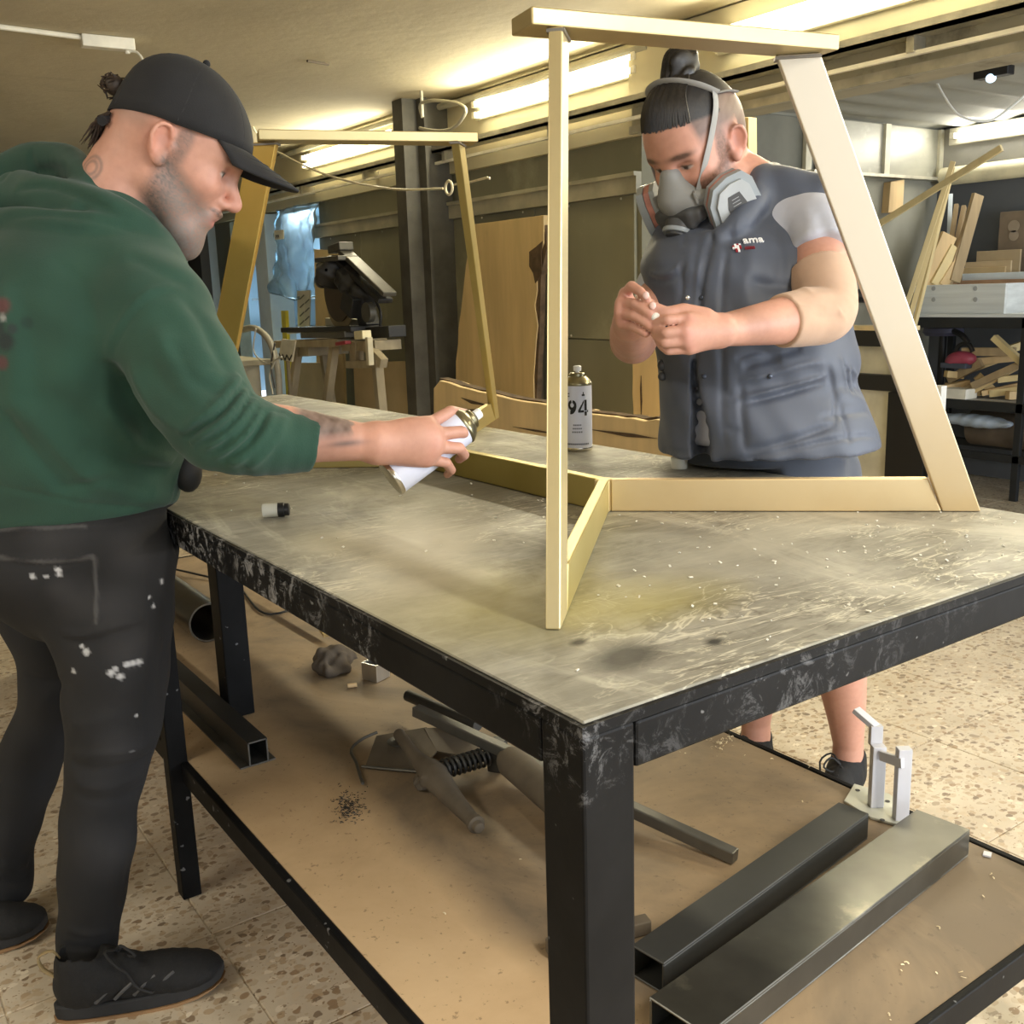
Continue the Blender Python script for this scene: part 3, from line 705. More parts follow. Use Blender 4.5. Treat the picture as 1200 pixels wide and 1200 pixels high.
for li, (ft, jc, tp) in enumerate(feet):
    d = unit((jc-ft)*V(1, 1, 0)); n = np.cross(d, V(0, 0, 1)); L = np.linalg.norm(jc-ft)
    e = n*TH; o = -n*TH/2
    # foot bar with a mitre against the leg
    rise = (tp-ft)@V(0, 0, 1); run = max(0.02, (tp-ft)@d); k = run/rise
    bar = MB().prism([ft+o+d*(BW+.002), ft+o+d*(L-.012), ft+o+d*(L-.012)+V(0, 0, FH), ft+o+d*(BW+.002+k*FH)+V(0, 0, FH)], e)
    bar.obj('foot_bar', BARM[li], base, bevel=.0018)
    side = tp-(ft+d*run+V(0, 0, rise))          # small twist so that the head meets the top bar
    leg = MB()
    P0, P1 = ft+o, ft+o+d*BW
    Q0, Q1 = P0+d*run+V(0, 0, rise)+side, P1+d*run+V(0, 0, rise)+side
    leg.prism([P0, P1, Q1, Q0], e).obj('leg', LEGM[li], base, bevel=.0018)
lk_d = unit(J2-J1); lk_n = np.cross(lk_d, V(0, 0, 1))
MB().prism([J1+lk_d*.008-lk_n*.01, J2-lk_d*.008-lk_n*.01, J2-lk_d*.008-lk_n*.01+V(0, 0, FH), J1+lk_d*.008-lk_n*.01+V(0, 0, FH)], lk_n*.02).obj('link_bar', M_link, base, bevel=.0018)
for jc in (J1, J2): MB().box(jc+V(0, 0, FH/2), (.026, .026, FH), rotm(0, 0, .5)).obj('centre_post', M_gold, base, bevel=.0018)
def topbar(p, q, wd):
    MB().bar(p, q, wd, .020).obj('top_bar', M_raw, base, bevel=.0018)
def ext(p, q, a, b): d = unit(q-p); return p-d*a, q+d*b
def topc(i): ft, jc, tp = feet[i]; d = unit((jc-ft)*V(1, 1, 0)); return tp+d*BW/2
topbar(PZ(611, 25, ZT+.0105), PZ(966, 55, ZT+.0105), .060)
topbar(PZ(302, 160, ZT+.0105), PZ(556, 163, ZT+.0105), .060)
for i in range(4):
    t = topc(i); MB().box(t+V(0, 0, -.004), (.062, .022, .004), rotm(0, 0, math.atan2(*(feet[i][1]-feet[i][0])[1::-1]))).obj('weld_plate', mat('weld', (.25, .23, .2), .5, .7), base)
# ================================================================ man in the green hoodie, spraying
def cloth(name, attr=True, rough=.92, bs_=260, bstr=.25, sheen=.15, var=.10, scale=14):
    return mat(name, (1, 1, 1) if attr else (.5, .5, .5), rough, 0, var, scale, bmp=bstr, bscale=bs_, attr=attr, sheen=sheen, bdist=.0015)
M_skin = skin_mat('skin')
def paint(P, col, c, r, rgb, amt=1., hard=2.):
    d = np.sqrt(((P-np.asarray(c))**2).sum(1)); k = (np.clip((1-d/r)*hard, 0, 1)*amt)[:, None]; return col*(1-k)+np.array(rgb)*k
def paint_line(P, col, pts, r, rgb, amt=1.):
    d = np.full(len(P), 9.)
    for a, b in zip(pts[:-1], pts[1:]):
        a, b = np.asarray(a), np.asarray(b); ab = b-a; t = np.clip((P-a)@ab/max(ab@ab, 1e-9), 0, 1); d = np.minimum(d, np.sqrt(((P-a-t[:, None]*ab)**2).sum(1)))
    k = (np.clip((1-d/r)*2, 0, 1)*amt)[:, None]; return col*(1-k)+np.array(rgb)*k
man = empty('person', (PX(100, 1100, 1.95)[0], PX(100, 1100, 1.95)[1], 0), 'man in dark green hoodie and black cap leaning over the bench with a spray can', 'person')
# --- head axes
yw, pt = .20, .56
face = HR*math.cos(yw)+HF*math.sin(yw); HX = face*math.cos(pt)-V(0, 0, 1)*math.sin(pt); HZ = face*math.sin(pt)+V(0, 0, 1)*math.cos(pt); HY = np.cross(HZ, HX)
HM = np.array([HX, HY, HZ]).T; HS = 1.05
HO = PX(199, 178, 1.62)+HY*.080*HS-HX*.008
def toH(P): return (P-HO)@HM/HS
def fromH(q): return HO+HM@(np.asarray(q, float)*HS)
hs1 = head_sdf(nose=1.04)
hs1.ell((.080, 0, -.112), (.026, .026, .026), k=.02); hs1.ell((.060, .0, -.100), (.03, .04, .016), k=.02)
hs1.ell((.101, 0, -.043), (.010, .022, .0062), k=.006)       # moustache
body = Sdf()
body.sub(lambda P: hs1(toH(P))*HS, HO+HX*.01, .17*HS, k=.02)
NB = PX(128, 262, 1.71)
SHO, ELB, WRI = PX(180, 380, 1.60), PX(262, 502, 1.565), PX(436, 519, 1.635)
body.chain([fromH((-.032, 0, .0)), fromH((-.045, 0, -.055)), NB], [.062, .064, .078], k=.03, n=6)
body.chain([NB, PX(150, 330, 1.70), SHO], [.075, .055, .050], k=.03); body.chain([NB, PX(90, 420, 1.73), PX(80, 600, 1.80)], [.06, .06, .06], k=.03)
body.chain([SHO, ELB], [.055, .045], k=.02); body.chain([ELB, ELB*.6+WRI*.4, ELB*.2+WRI*.8, WRI], [.047, .046, .034, .0285], k=.02, n=8)
# hand: palm and five fingers closed on the tilted can
MCP = [PX(500, 498, 1.662), PX(507, 509, 1.655), PX(507, 524, 1.655), PX(500, 538, 1.662)]
for m, r in zip(MCP, (.0150, .0155, .0150, .0135)): body.cone(WRI+(m-WRI)*.12, m, .0235, r, k=.022)
body.ell((WRI+MCP[1]+MCP[2])/3+V(0, 0, 0), (.044, .02, .034), np.array([HR, HF, V(0, 0, 1)]).T, k=.02)
FIN = [[MCP[0], PX(528, 482, 1.690), PX(545, 485, 1.735), PX(551, 492, 1.765)],
       [MCP[1], PX(541, 506, 1.680), PX(549, 512, 1.722), PX(544, 516, 1.750)],
       [MCP[2], PX(538, 525, 1.680), PX(544, 533, 1.715), PX(538, 538, 1.742)],
       [MCP[3], PX(523, 542, 1.680), PX(529, 551, 1.708), PX(524, 556, 1.728)]]
for f, r in zip(FIN, (.0098, .0102, .0098, .0086)): body.chain(f, [r*1.12, r*1.02, r*.92, r*.80], k=.005)
body.chain([WRI*.7+MCP[0]*.3+HF*.015, PX(482, 500, 1.715), PX(508, 494, 1.760), PX(528, 497, 1.785)], [.020, .0135, .0115, .0095], k=.012)
for m in MCP: body.ell(m-HF*.007, (.008, .006, .008), k=.008)
def beard1(q):
    x, y, z = q.T; n = np.clip(np.random.default_rng(5).normal(size=len(q)), -1.6, 1.6)*.55+.3*vnoise(q, 70, 8)
    line = -.012+.55*np.clip(.045-x, -.1, .045)+.10*np.clip(x-.05, 0, .05)        # upper border of the beard
    b = np.clip((line-z)/.022, 0, 1)*np.clip((x+.012)/.02, 0, 1)*(z > -.20)
    mou = np.clip(1.5-((z+.042)/.007)**2-(y/.028)**2, 0, 1)*(x > .075); b = np.maximum(b, mou)
    side = np.clip(1.3-((x-.018)/.014)**2-((z-.02)/.045)**2, 0, 1)*.75; b = np.maximum(b, side)
    lip = np.exp(-(((q-np.array([.1, 0, -.060]))/np.array([.013, .019, .008]))**2).sum(1)); b = b*(1-np.clip(lip*1.3, 0, 1))
    chin = np.clip((-.075-z)/.03, 0, 1)
    c = np.array([.21, .175, .155])*(1+.5*n)[:, None]; dk = np.array([.05, .04, .033])*(1+.4*n)[:, None]
    t = np.clip(np.maximum(.55*np.clip((.045-x)/.04, 0, 1), .8*mou)+.25*n+.15, 0, 1)[:, None]
    return np.clip(b*(.80+.2*chin+.25*n), 0, 1), c*(1-t)+dk*t
def skincol(P):
    q = toH(P); hd_ = ((q**2).sum(1) < .20**2)[:, None]; q = np.where(hd_, q, np.array([0., 0, -.9])); skin0 = np.array([.57, .300, .215])*(1+.05*vnoise(P, 60, 3))[:, None]; col = np.where(hd_, head_color(q, (.57, .300, .215), beard1), skin0)
    # nape and hand
    fd = unit(WRI-ELB); t = (P-ELB)@fd/np.linalg.norm(WRI-ELB)
    near = np.sqrt(((P-ELB-np.outer((P-ELB)@fd, fd))**2).sum(1)) < .075
    n = vnoise(P, 130, 11)+.6*vnoise(P, 260, 12)
    tat = near*np.clip((t-.42)*14, 0, 1)*np.clip((.845-t+.02*n)*40, 0, 1)
    up = np.clip(((P-ELB)[:, 2]+.028)*60, 0, 1)
    tc = np.array([.15, .125, .11])*(1+.42*n)[:, None]; col = col*(1-(tat*up*.82)[:, None])+tc*(tat*up*.82)[:, None]
    band = near*np.exp(-((t-.80)/.12)**2)*np.exp(-(((P-ELB)[:, 2]+.032)/.005)**2); col = col*(1-(band*.8)[:, None])+np.array([.10, .08, .075])*(band*.8)[:, None]
    hand = (((P-WRI)@fd) > -.02)*near
    for i, m in enumerate(MCP): col = paint(P, col, m-HF*.012, .022, (.66, .31, .235), .6, 1.)
    # spiral tattoo at the nape
    sp = body.hit(106, 196)
    for k, rr in ((0, .020), (1, .012)):
        d = np.sqrt(((P-sp)**2).sum(1)); ring = np.clip(1.4-np.abs(d-rr)/.0032, 0, 1)*.6; col = col*(1-ring[:, None])+np.array([.16, .12, .11])*ring[:, None]
    # clipped hair at the nape
    hr = np.clip((q[:, 2]-.000)/.02, 0, 1)*np.clip((-.025-q[:, 0])/.02, 0, 1)*(q[:, 2] < .2)*.45
    col = col*(1-hr[:, None])+np.array([.16, .11, .08])*hr[:, None]
    return col
body.obj('body', M_skin, man, h=.0031, color=skincol)

# --- hoodie
hd = Sdf()
hd.loft([pxrow(250, 40, 150, 1.70, .10), pxrow(290, -22, 196, 1.70, .165), pxrow(340, -48, 222, 1.70, .195), pxrow(400, -58, 232, 1.71, .200), pxrow(460, -62, 230, 1.73, .195),
         pxrow(520, -66, 220, 1.755, .190), pxrow(556, -68, 213, 1.78, .188), pxrow(582, -64, 207, 1.80, .180), pxrow(597, -60, 205, 1.81, .176)], HR, HF, k=.03)
hd.cone(PX(135, 275, 1.68), PX(180, 365, 1.60), .075, .088, k=.05)
SL = [PX(178, 368, 1.600), PX(222, 440, 1.570), PX(258, 498, 1.555), PX(300, 513, 1.566), PX(335, 518, 1.583), PX(361, 521, 1.598)]
hd.chain(SL, [.088, .084, .073, .060, .050, .043], k=.025, n=14)
cd_ = unit(SL[-1]-SL[-2]); CF2, CS2, CU2 = frame(cd_)
hd.chain([SL[-1]-cd_*.030, SL[-1]+cd_*.004], [.0435, .0425], k=.004)
hd.box(SL[-1]+cd_*.068, (.06, .09, .09), np.array([CF2, CS2, CU2]).T, rd=.002, k=.004, mode='s')
# hood lying on the back of the neck
hd.chain([PX(-50, 225, 1.86), PX(0, 205, 1.83), PX(40, 192, 1.79), PX(72, 188, 1.745), PX(92, 200, 1.69), PX(104, 222, 1.645)], [.03, .034, .034, .030, .026, .022], k=.015, n=16)
hd.chain([PX(20, 222, 1.72), PX(60, 226, 1.65), PX(100, 236, 1.615), PX(140, 250, 1.60), PX(172, 268, 1.615), PX(184, 282, 1.66)], [.028, .030, .027, .025, .022, .018], k=.014, n=16)
hd.chain([PX(-30, 262, 1.68), PX(30, 262, 1.60), PX(85, 262, 1.575), PX(135, 268, 1.585), PX(172, 280, 1.61)], [.026, .026, .022, .018, .014], k=.012, n=14)
hd.chain([PX(-20, 240, 1.76), PX(40, 238, 1.66), PX(90, 248, 1.60)], [.026, .026, .020], k=.012, n=10)
hd.ell(PX(20, 245, 1.76), (.12, .08, .05), np.array([HR, HF, V(0, 0, 1)]).T, k=.03)
hd.cone(PX(175, 285, 1.66), PX(190, 300, 1.72), .03, .03, k=.02)
H = lambda *p: [hd.hit(*q) for q in p]
base_hd = hd
F_ = []
def fold(s, pts, amp, w): F_.append(([s.hit(*q) for q in pts], amp*.8, w))
for i, (a, b) in enumerate([((208, 508), (282, 440)), ((222, 520), (290, 455)), ((236, 528), (300, 466)), ((250, 537), (310, 474)), ((268, 545), (322, 482)), ((288, 548), (334, 486))]):
    m = ((a[0]+b[0])/2+6, (a[1]+b[1])/2+5); fold(hd, [a, m, b], .015-.001*i, .0085)
for a, b in [((215, 514), (286, 447)), ((229, 524), (295, 460)), ((243, 533), (305, 470)), ((259, 541), (316, 478))]:
    fold(hd, [a, ((a[0]+b[0])/2+6, (a[1]+b[1])/2+5), b], -.011, .007)
fold(hd, [(206, 334), (180, 340), (155, 358), (136, 385), (124, 415)], .0045, .0055); fold(hd, [(211, 340), (184, 347), (160, 364), (142, 390), (130, 420)], -.003, .0055)
fold(hd, [(128, 422), (148, 465), (175, 505), (205, 528)], -.017, .020)
fold(hd, [(60, 455), (110, 512), (160, 548), (205, 565)], -.012, .022); fold(hd, [(40, 480), (95, 545), (150, 575), (200, 585)], .010, .022)
fold(hd, [(100, 330), (85, 400), (80, 470), (100, 520)], .006, .03); fold(hd, [(20, 330), (35, 420), (50, 500), (90, 560)], -.008, .025)
fold(hd, [(0, 420), (30, 500), (60, 560), (110, 590)], .008, .022); fold(hd, [(150, 300), (190, 318), (225, 335)], -.005, .012)
fold(hd, [(215, 345), (240, 380), (258, 420), (270, 440)], -.006, .012); fold(hd, [(200, 350), (228, 395), (245, 430)], .006, .015)
fold(hd, [(170, 420), (200, 460), (228, 480)], -.006, .014); fold(hd, [(150, 425), (180, 480), (215, 505)], .007, .012)
fold(hd, [(180, 385), (215, 430), (262, 447)], .006, .014)
for p_, a_, w_ in (([(95, 520), (140, 545), (200, 552)], -.010, .010), ([(60, 575), (120, 562), (180, 575)], -.008, .011), ([(120, 470), (160, 520), (204, 543)], .010, .012), ([(5, 480), (45, 540), (90, 585)], -.010, .012), ([(30, 470), (70, 530), (120, 572)], .009, .014),
                   ([(20, 222), (60, 218), (100, 232), (140, 252)], -.009, .007), ([(0, 212), (40, 200), (78, 200)], -.006, .008), ([(0, 258), (50, 250), (110, 256), (160, 270)], -.008, .007), ([(60, 300), (100, 340), (115, 390)], -.006, .014), ([(200, 400), (235, 450), (262, 462)], -.006, .010), ([(0, 330), (20, 400), (22, 460)], .008, .016)):
    fold(hd, p_, a_, w_)
for yy, amp in ((583, -.004),): fold(hd, [(-20, 566), (40, 578), (100, 590), (150, 594), (205, 588)], amp, .006)
for p, amp, wd in F_: hd.fold(p, amp, wd)
hd.box((.5, 1.55, TZ-.03), (.505, 1.6, .036), rd=.002, k=.01, mode='s')
hd.wave(.0016, 55*unit(HR+V(0, 0, .6)), .3).wave(.0012, 90*unit(HR*.4+V(0, 0, 1)+HF*.6), 1.)
def hoodcol(P):
    n = vnoise(P, 25, 21); col = np.array([.0165, .058, .037])*(1+.10*n)[:, None]
    for (x, y, r, c) in ((2, 358, .016, (.10, .03, .03)), (6, 400, .018, (.012, .016, .016)), (2, 425, .014, (.09, .03, .03)), (14, 385, .010, (.02, .03, .03)), (-6, 385, .02, (.015, .02, .02)), (32, 378, .012, (.012, .035, .025)), (3, 372, .007, (.3, .3, .28))):
        col = paint(P, col, base_hd.hit(x, y), r, c, .85, 2.)
    return col
M_hood = cloth('hoodie_fleece', bs_=420, bstr=.35, sheen=.10)
hd.obj('hoodie', M_hood, man, h=.0045, color=hoodcol)
MB().ball(PX(219, 551, 1.80), (.026, .03, .040), 16, 10).obj('waist_pouch', mat('black_nylon', (.012, .012, .013), .6), man, smooth=True)

# --- jeans
jn = Sdf()
jn.loft([pxrow(585, -58, 203, 1.80, .166), pxrow(620, -58, 205, 1.80, .172), pxrow(660, -48, 204, 1.81, .166), pxrow(705, 2, 190, 1.84, .13), pxrow(740, 40, 170, 1.86, .08)], HR, HF, k=.03)
jn.loft([pxrow(640, 5, 204, 1.775, .105), pxrow(700, 32, 203, 1.775, .102), pxrow(744, 61, 200, 1.785, .096), pxrow(800, 75, 195, 1.80, .089), pxrow(843, 78, 190, 1.81, .084), pxrow(880, 80, 181, 1.82, .077),
         pxrow(940, 74, 162, 1.83, .069), pxrow(1000, 70, 156, 1.84, .063), pxrow(1057, 70, 145, 1.85, .055), pxrow(1100, 68, 138, 1.86, .051), pxrow(1146, 68, 129, 1.862, .048)], HR, HF, k=.02)
jn.loft([pxrow(640, -40, 120, 1.93, .10), pxrow(720, 2, 118, 1.96, .096), pxrow(784, 27, 114, 2.0, .086), pxrow(830, 21, 104, 2.02, .082), pxrow(880, -4, 80, 2.04, .076), pxrow(940, -16, 57, 2.06, .067), pxrow(1000, -19, 38, 2.08, .060), pxrow(1056, -20, 35, 2.09, .056)], HR, HF, k=.02)
F_ = []
fold(jn, [(-10, 622), (60, 620), (130, 615), (200, 600)], .004, .004); fold(jn, [(0, 652), (55, 657), (110, 650)], .005, .0045); fold(jn, [(0, 659), (55, 664), (110, 656)], -.003, .004)
fold(jn, [(110, 652), (113, 690), (112, 735)], .004, .0045); fold(jn, [(70, 742), (95, 744), (125, 736), (165, 724)], .008, .007); fold(jn, [(72, 752), (100, 753), (135, 744), (170, 733)], -.005, .007)
fold(jn, [(166, 616), (168, 660), (172, 720), (168, 800), (160, 880)], .004, .0045)
fold(jn, [(85, 912), (120, 922), (172, 900)], .007, .009); fold(jn, [(84, 896), (125, 902), (178, 882)], -.007, .009); fold(jn, [(82, 882), (118, 884), (180, 866)], .006, .009); fold(jn, [(86, 930), (122, 938), (165, 922)], -.005, .009)
fold(jn, [(82, 850), (115, 845), (150, 835)], .005, .012); fold(jn, [(75, 1085), (105, 1095), (135, 1088)], .005, .008); fold(jn, [(73, 1105), (100, 1112), (130, 1105)], -.005, .007); fold(jn, [(73, 1122), (98, 1130), (127, 1122)], .006, .007)
fold(jn, [(30, 790), (60, 800), (80, 800)], -.006, .010); fold(jn, [(20, 815), (50, 822), (78, 830)], .006, .010)
fold(jn, [(180, 690), (196, 740), (190, 800)], -.006, .012)
fold(jn, [(0, 1012), (18, 1016), (34, 1010)], .007, .009); fold(jn, [(0, 1030), (18, 1034), (34, 1028)], -.006, .009)
for p, amp, wd in F_: jn.fold(p, amp, wd)
jn.box((.5, 1.55, TZ-.03), (.505, 1.6, .036), rd=.002, k=.01, mode='s')
jn.wave(.0016, 60*unit(V(0, 0, 1)+HR*.5), .5)
SPK = [(jn.hit(x, y), r) for x, y, r in ((38, 676, .005), (54, 675, .0035), (68, 668, .005), (69, 673, .004), (101, 764, .0065), (86, 787, .005), (96, 757, .004), (130, 789, .006), (141, 793, .006), (156, 777, .006), (163, 776, .0055), (149, 779, .0055), (190, 681, .004), (175, 700, .004), (180, 710, .004), (135, 784, .004), (160, 838, .003), (155, 880, .003))]
FADE = [(jn.hit(x, y), r) for x, y, r in ((85, 700, .05), (130, 710, .06), (150, 650, .05), (70, 690, .03), (60, 630, .06), (150, 760, .05), (130, 1000, .07), (140, 880, .05))]
SEAM = [[jn.hit(*q) for q in s] for s in (((0, 620), (60, 618), (100, 616)), ((0, 653), (55, 659), (110, 652)), ((111, 655), (113, 690), (112, 730)))]
def jeancol(P):
    n = vnoise(P, 30, 31); col = np.array([.0105, .0103, .0110])*(1+.18*n)[:, None]
    for c, r in FADE: col = paint(P, col, c, r, (.030, .029, .030), .75, 1.)
    for s in SEAM: col = paint_line(P, col, s, .0045, (.075, .072, .07), .7)
    for c, r in SPK: col = paint(P, col, c, r*1.15, (.48, .48, .48), .9, 2.5)
    return col
jn.obj('jeans', cloth('black_denim', bs_=900, bstr=.3, sheen=.0, rough=.9), man, h=.0046, color=jeancol)

# --- cap
M_cap = mat('cap_cotton', (.014, .014, .0155), .9, 0, .12, 20, bmp=.3, bscale=500, sheen=.02, bdist=.001)
def cap_part(name, fn, nu, nv, th, par, closed=False):
    vs = [fromH(fn(u, v)) for v in np.linspace(0, 1, nv) for u in np.linspace(0, 1, nu, endpoint=not closed)]
    fs = [(j*nu+i, j*nu+(i+1) % nu, (j+1)*nu+(i+1) % nu, (j+1)*nu+i) for j in range(nv-1) for i in range(nu if closed else nu-1)]
    o = MB().add(vs, fs).obj(name, M_cap, par, smooth=70); so = o.modifiers.new('thick', 'SOLIDIFY'); so.thickness = th; so.offset = 0; return o
CC, CRX, CRY, CRZ = V(-.002, 0, .050), .109, .0855, .100
def rim(a): c = math.cos(a); return .040+.026*max(c, 0)-.030*max(-c, 0)**1.5
def dome(u, v):
    a = 2*math.pi*u; l0 = math.asin((rim(a)-CC[2])/CRZ); l = l0+(math.pi/2-l0)*(v**.85)
    w = 1-.010*max(0, 1-abs(((u*6+.5) % 1)-.5)*2*9)*math.cos(l)
    n = 1+.006*math.sin(9*a+3*v)*math.cos(l)
    lc = math.cos(max(l, 0)); x = CC[0]+CRX*lc*math.cos(a)*w*n; z = CC[2]+CRZ*math.sin(l)
    return (x-.16*max(z-.07, 0), CRY*lc*math.sin(a)*w*n, z)
cap = empty('cap', fromH((0, 0, .08))); place(cap, fromH((0, 0, .08)), man)
cap_part('crown', dome, 72, 16, .003, cap, True)
def brim(u, v):
    a = math.radians(-56+112*u); x, y, z = dome(((a/(2*math.pi)) % 1), .0); s = math.cos(math.radians(-78+156*u))
    L = .098*v*max(s, 0)**.6
    return (x+L*.93, y*(1-.06*v), z-L*.20-(3.6*v+1.2*v*v)*(y*y)+.010*v)
cap_part('brim', brim, 28, 9, .004, cap)
sm_ = MB()
for k in range(6):
    u_ = ((k+.5)/6) % 1; sm_.tube([fromH(np.array(dome(u_, v))*np.array([1.008, 1.008, 1.004])) for v in np.linspace(.02, .97, 12)], .0011, 5)
sm_.obj('seams', mat('cap_seam', (.024, .024, .026), .9), cap, smooth=True)
for v_ in (.35, .6, .85): MB().tube([fromH(np.array(brim(u, v_))+np.array([0, 0, .0024])) for u in np.linspace(.06, .94, 22)], .0006, 4).obj('stitching', mat('cap_seam', (.024, .024, .026), .9), cap, smooth=True)
MB().ball(fromH((-.017, 0, .1535)), .0065, 12, 8).obj('button', M_cap, cap, smooth=True)
MB().tube([fromH((-.103, y, .012-.02*abs(y)/.04)) for y in np.linspace(-.045, .045, 7)], .008, 8).obj('strap', M_cap, cap, smooth=True)
# --- hair escaping at the back
M_hair = mat('brown_hair', (.035, .022, .015), .55, 0, .4, 60, (1, 1, 8))
hair = MB(); r_ = np.random.default_rng(5)
hair.ball(fromH((-.120, 0, .050)), (.016, .018, .017), 14, 10)
for i in range(46):
    a = r_.uniform(0, 6.28); c = fromH((-.122, 0, .048)); d = unit(r_.normal(size=3))*.015; e = np.cross(d, unit(r_.normal(size=3)))
    hair.tube([c+d, c+d*1.18+e*.5, c+d*1.05+e+r_.normal(size=3)*.003], [.0022, .0018, .0006], 4)
for i in range(70):
    y = r_.uniform(-.045, .045); p0 = fromH((-.100, y, .008)); 
    d = -HX*r_.uniform(.004, .022)-HZ*r_.uniform(.03, .07)-HY*y*.5+r_.normal(size=3)*.003
    hair.tube([p0, p0+d*.5-HX*.006, p0+d], [.0022, .0018, .0004], 4)
hair.obj('hair', M_hair, man, smooth=True)
# --- shoes
M_shoe = mat('black_mesh_shoe', (.0065, .0065, .007), .8, 0, .3, 220, bmp=.4, bscale=600)
M_sole = mat('dark_sole', (.020, .020, .021), .8, 0, .2, 20, bmp=.2, bscale=160, bstretch=(1, 1, .3))
M_gum = mat('gum_edge', (.26, .15, .07), .6); M_lace = mat('lace', (.02, .02, .021), .8)
def shoe(par, heel, d, L=.30, simple=False):
    d = unit(d*V(1, 1, 0)); n = np.cross(V(0, 0, 1), d); q = L/.30
    def X(x, y, z): return heel+(d*x+n*y)*q+V(0, 0, z)
    R = np.array([d, n, V(0, 0, 1)]).T; t = empty('shoe', heel); place(t, heel, par)
    s = Sdf()
    s.ell(X(.238, .004, .040), (.060, .047, .026), R, k=.03); s.ell(X(.165, .0, .050), (.085, .042, .038), R, k=.03); s.ell(X(.055, 0, .060), (.052, .036, .050), R, k=.03)
    s.cone(X(.060, 0, .07), X(.050, 0, .105), .043, .041, k=.02); s.cone(X(.095, 0, .078), X(.118, 0, .080), .036, .028, k=.03)
    s.box(X(.15, 0, -.022), (.2, .08, .045), R, rd=.002, k=.004, mode='s')
    s.ell(X(.056, 0, .125), (.040, .030, .035), R, k=.006, mode='s')
    s.wave(.0006, 300*d)
    s.obj('upper', M_shoe, t, h=.0044)
    def outline(g, m=22):
        P = []
        for i in range(m):
            a = 2*math.pi*i/m; x = math.cos(a); y = math.sin(a)
            P.append(((.150+(.150+g)*x), (.036+.012*(x+.3)*(x > -.3)+g)*math.copysign(abs(y)**.75, y)+.004*(x > 0)*x))
        return P
    def roll(x): return .018*max(0, (x-.21)/.09)**2
    def slab(z0, z1, g):
        P = outline(g); k = len(P); b = MB()
        vs = [X(x, y, z0+roll(x)) for x, y in P]+[X(x, y, z1+roll(x)*.7) for x, y in P]
        return b.add(vs, [tuple(range(k))[::-1], tuple(range(k, 2*k))]+[(i, (i+1) % k, k+(i+1) % k, k+i) for i in range(k)])
    slab(.005, .032, .002).obj('sole', M_sole, t, bevel=.004, smooth=True); slab(.0, .006, .0035).obj('outsole', M_gum, t, smooth=True)
    lc = MB()
    for i in range(5):
        x = .112+.023*i; z = .106-.0125*i; lc.tube([X(x, -.030, z-.022), X(x+.004, -.014, z-.002), X(x+.010, .004, z+.004), X(x+.014, .026, z-.016)], .0026, 6)
    lc.tube(spline([X(.115, 0, .112), X(.100, -.03, .128), X(.118, -.05, .112), X(.135, -.044, .088), X(.150, -.050, .060), X(.175, -.052, .045)], 14), .0024, 6)
    lc.tube(spline([X(.115, 0, .112), X(.128, -.02, .130), X(.150, -.030, .112), X(.140, -.012, .100), X(.115, 0, .110)], 14), .0024, 6)
    lc.obj('laces', M_lace, t, smooth=True)
    if not simple:
        MB().tube(spline([X(.012, -.006, .085), X(-.012, 0, .105), X(-.014, 0, .128), X(.008, .004, .132), X(.018, .006, .115)], 12), .006, 6, flat=.35).obj('pull_tab', mat('tan_webbing', (.34, .25, .12), .8), t, smooth=True)
        for k in range(4): MB().tube(spline([X(.075+.033*k, -.0405, .040), X(.092+.033*k, -.0415, .055), X(.115+.033*k, -.036, .068)], 8), .0032, 6, flat=.5, up=n).obj('side_stripe', mat('grey_stripe', (.07, .07, .073), .5), t, smooth=True)
    return t
heel = PZ(66, 1193, 0); toe = PZ(258, 1152, 0)
shoe(man, heel, toe-heel, .292)
toe2 = PZ(57, 1094, 0); d2 = unit(HR*.93+HF*.25)
shoe(man, toe2-d2*.29, d2, .29, True)
# cuff of the near leg and bare ankle
MB().lathe(PX(98, 1150, 1.862), (0, 0, -1), [(-.012, .046), (.0, .047), (.012, .046), (.0125, .040), (-.010, .040)], 28).obj('jeans_cuff', MATS['black_denim'] if False else mat('denim_cuff', (.018, .018, .019), .9, 0, .2, 30), man, smooth=True)
MB().tube([PX(100, 1120, 1.862), PX(101, 1168, 1.862)], [.036, .034], 16).obj('ankle', mat('ankle_skin', (.50, .31, .23), .55), man, smooth=True)

# ================================================================ the can in his hand (white label)
M_canwhite = mat('can_white', (.66, .68, .80), .35, .0, .03, 6); M_chrome = mat('can_metal', (.62, .58, .50), .22, 1., .1, 8); M_nozzle = mat('nozzle_white', (.9, .9, .9), .4, 0, .02); M_ink = mat('print_black', (.012, .012, .014), .5)
def spray_can(b0, ax, label, sc=1.):
    ax = unit(ax)/1.; t = empty('spray_can', b0, label, 'spray can', 'paint spray cans')
    MB().lathe(b0, ax, [(.0, .028), (.0005, .0318), (.004, .0335), (.008, .0325)], 32).obj('bottom_rim', M_chrome, t, smooth=True)
    MB().lathe(b0, ax, [(.008, .0325), (.0085, .0325), (.149, .0325), (.150, .0320)], 32).obj('label_sleeve', M_canwhite, t, smooth=True)
    MB().lathe(b0, ax, [(.150, .0325), (.153, .0335), (.156, .0325), (.163, .028), (.170, .020), (.1705, .0175), (.176, .0175), (.178, .0155), (.1785, .006)], 32).obj('dome', mat('can_dome', (.30, .27, .17), .3, .9), t, smooth=True)
    MB().lathe(b0, ax, [(.176, .0045), (.182, .0045), (.1822, .009), (.192, .009), (.194, .007)], 16).obj('nozzle', M_nozzle, t, smooth=True)
    return t
B0, T0 = PX(457, 561, 1.675), PX(548, 494, 1.715)
hand_can = spray_can(B0, T0-B0, 'white spray can held tilted in the tattooed hand of the man in the hoodie')
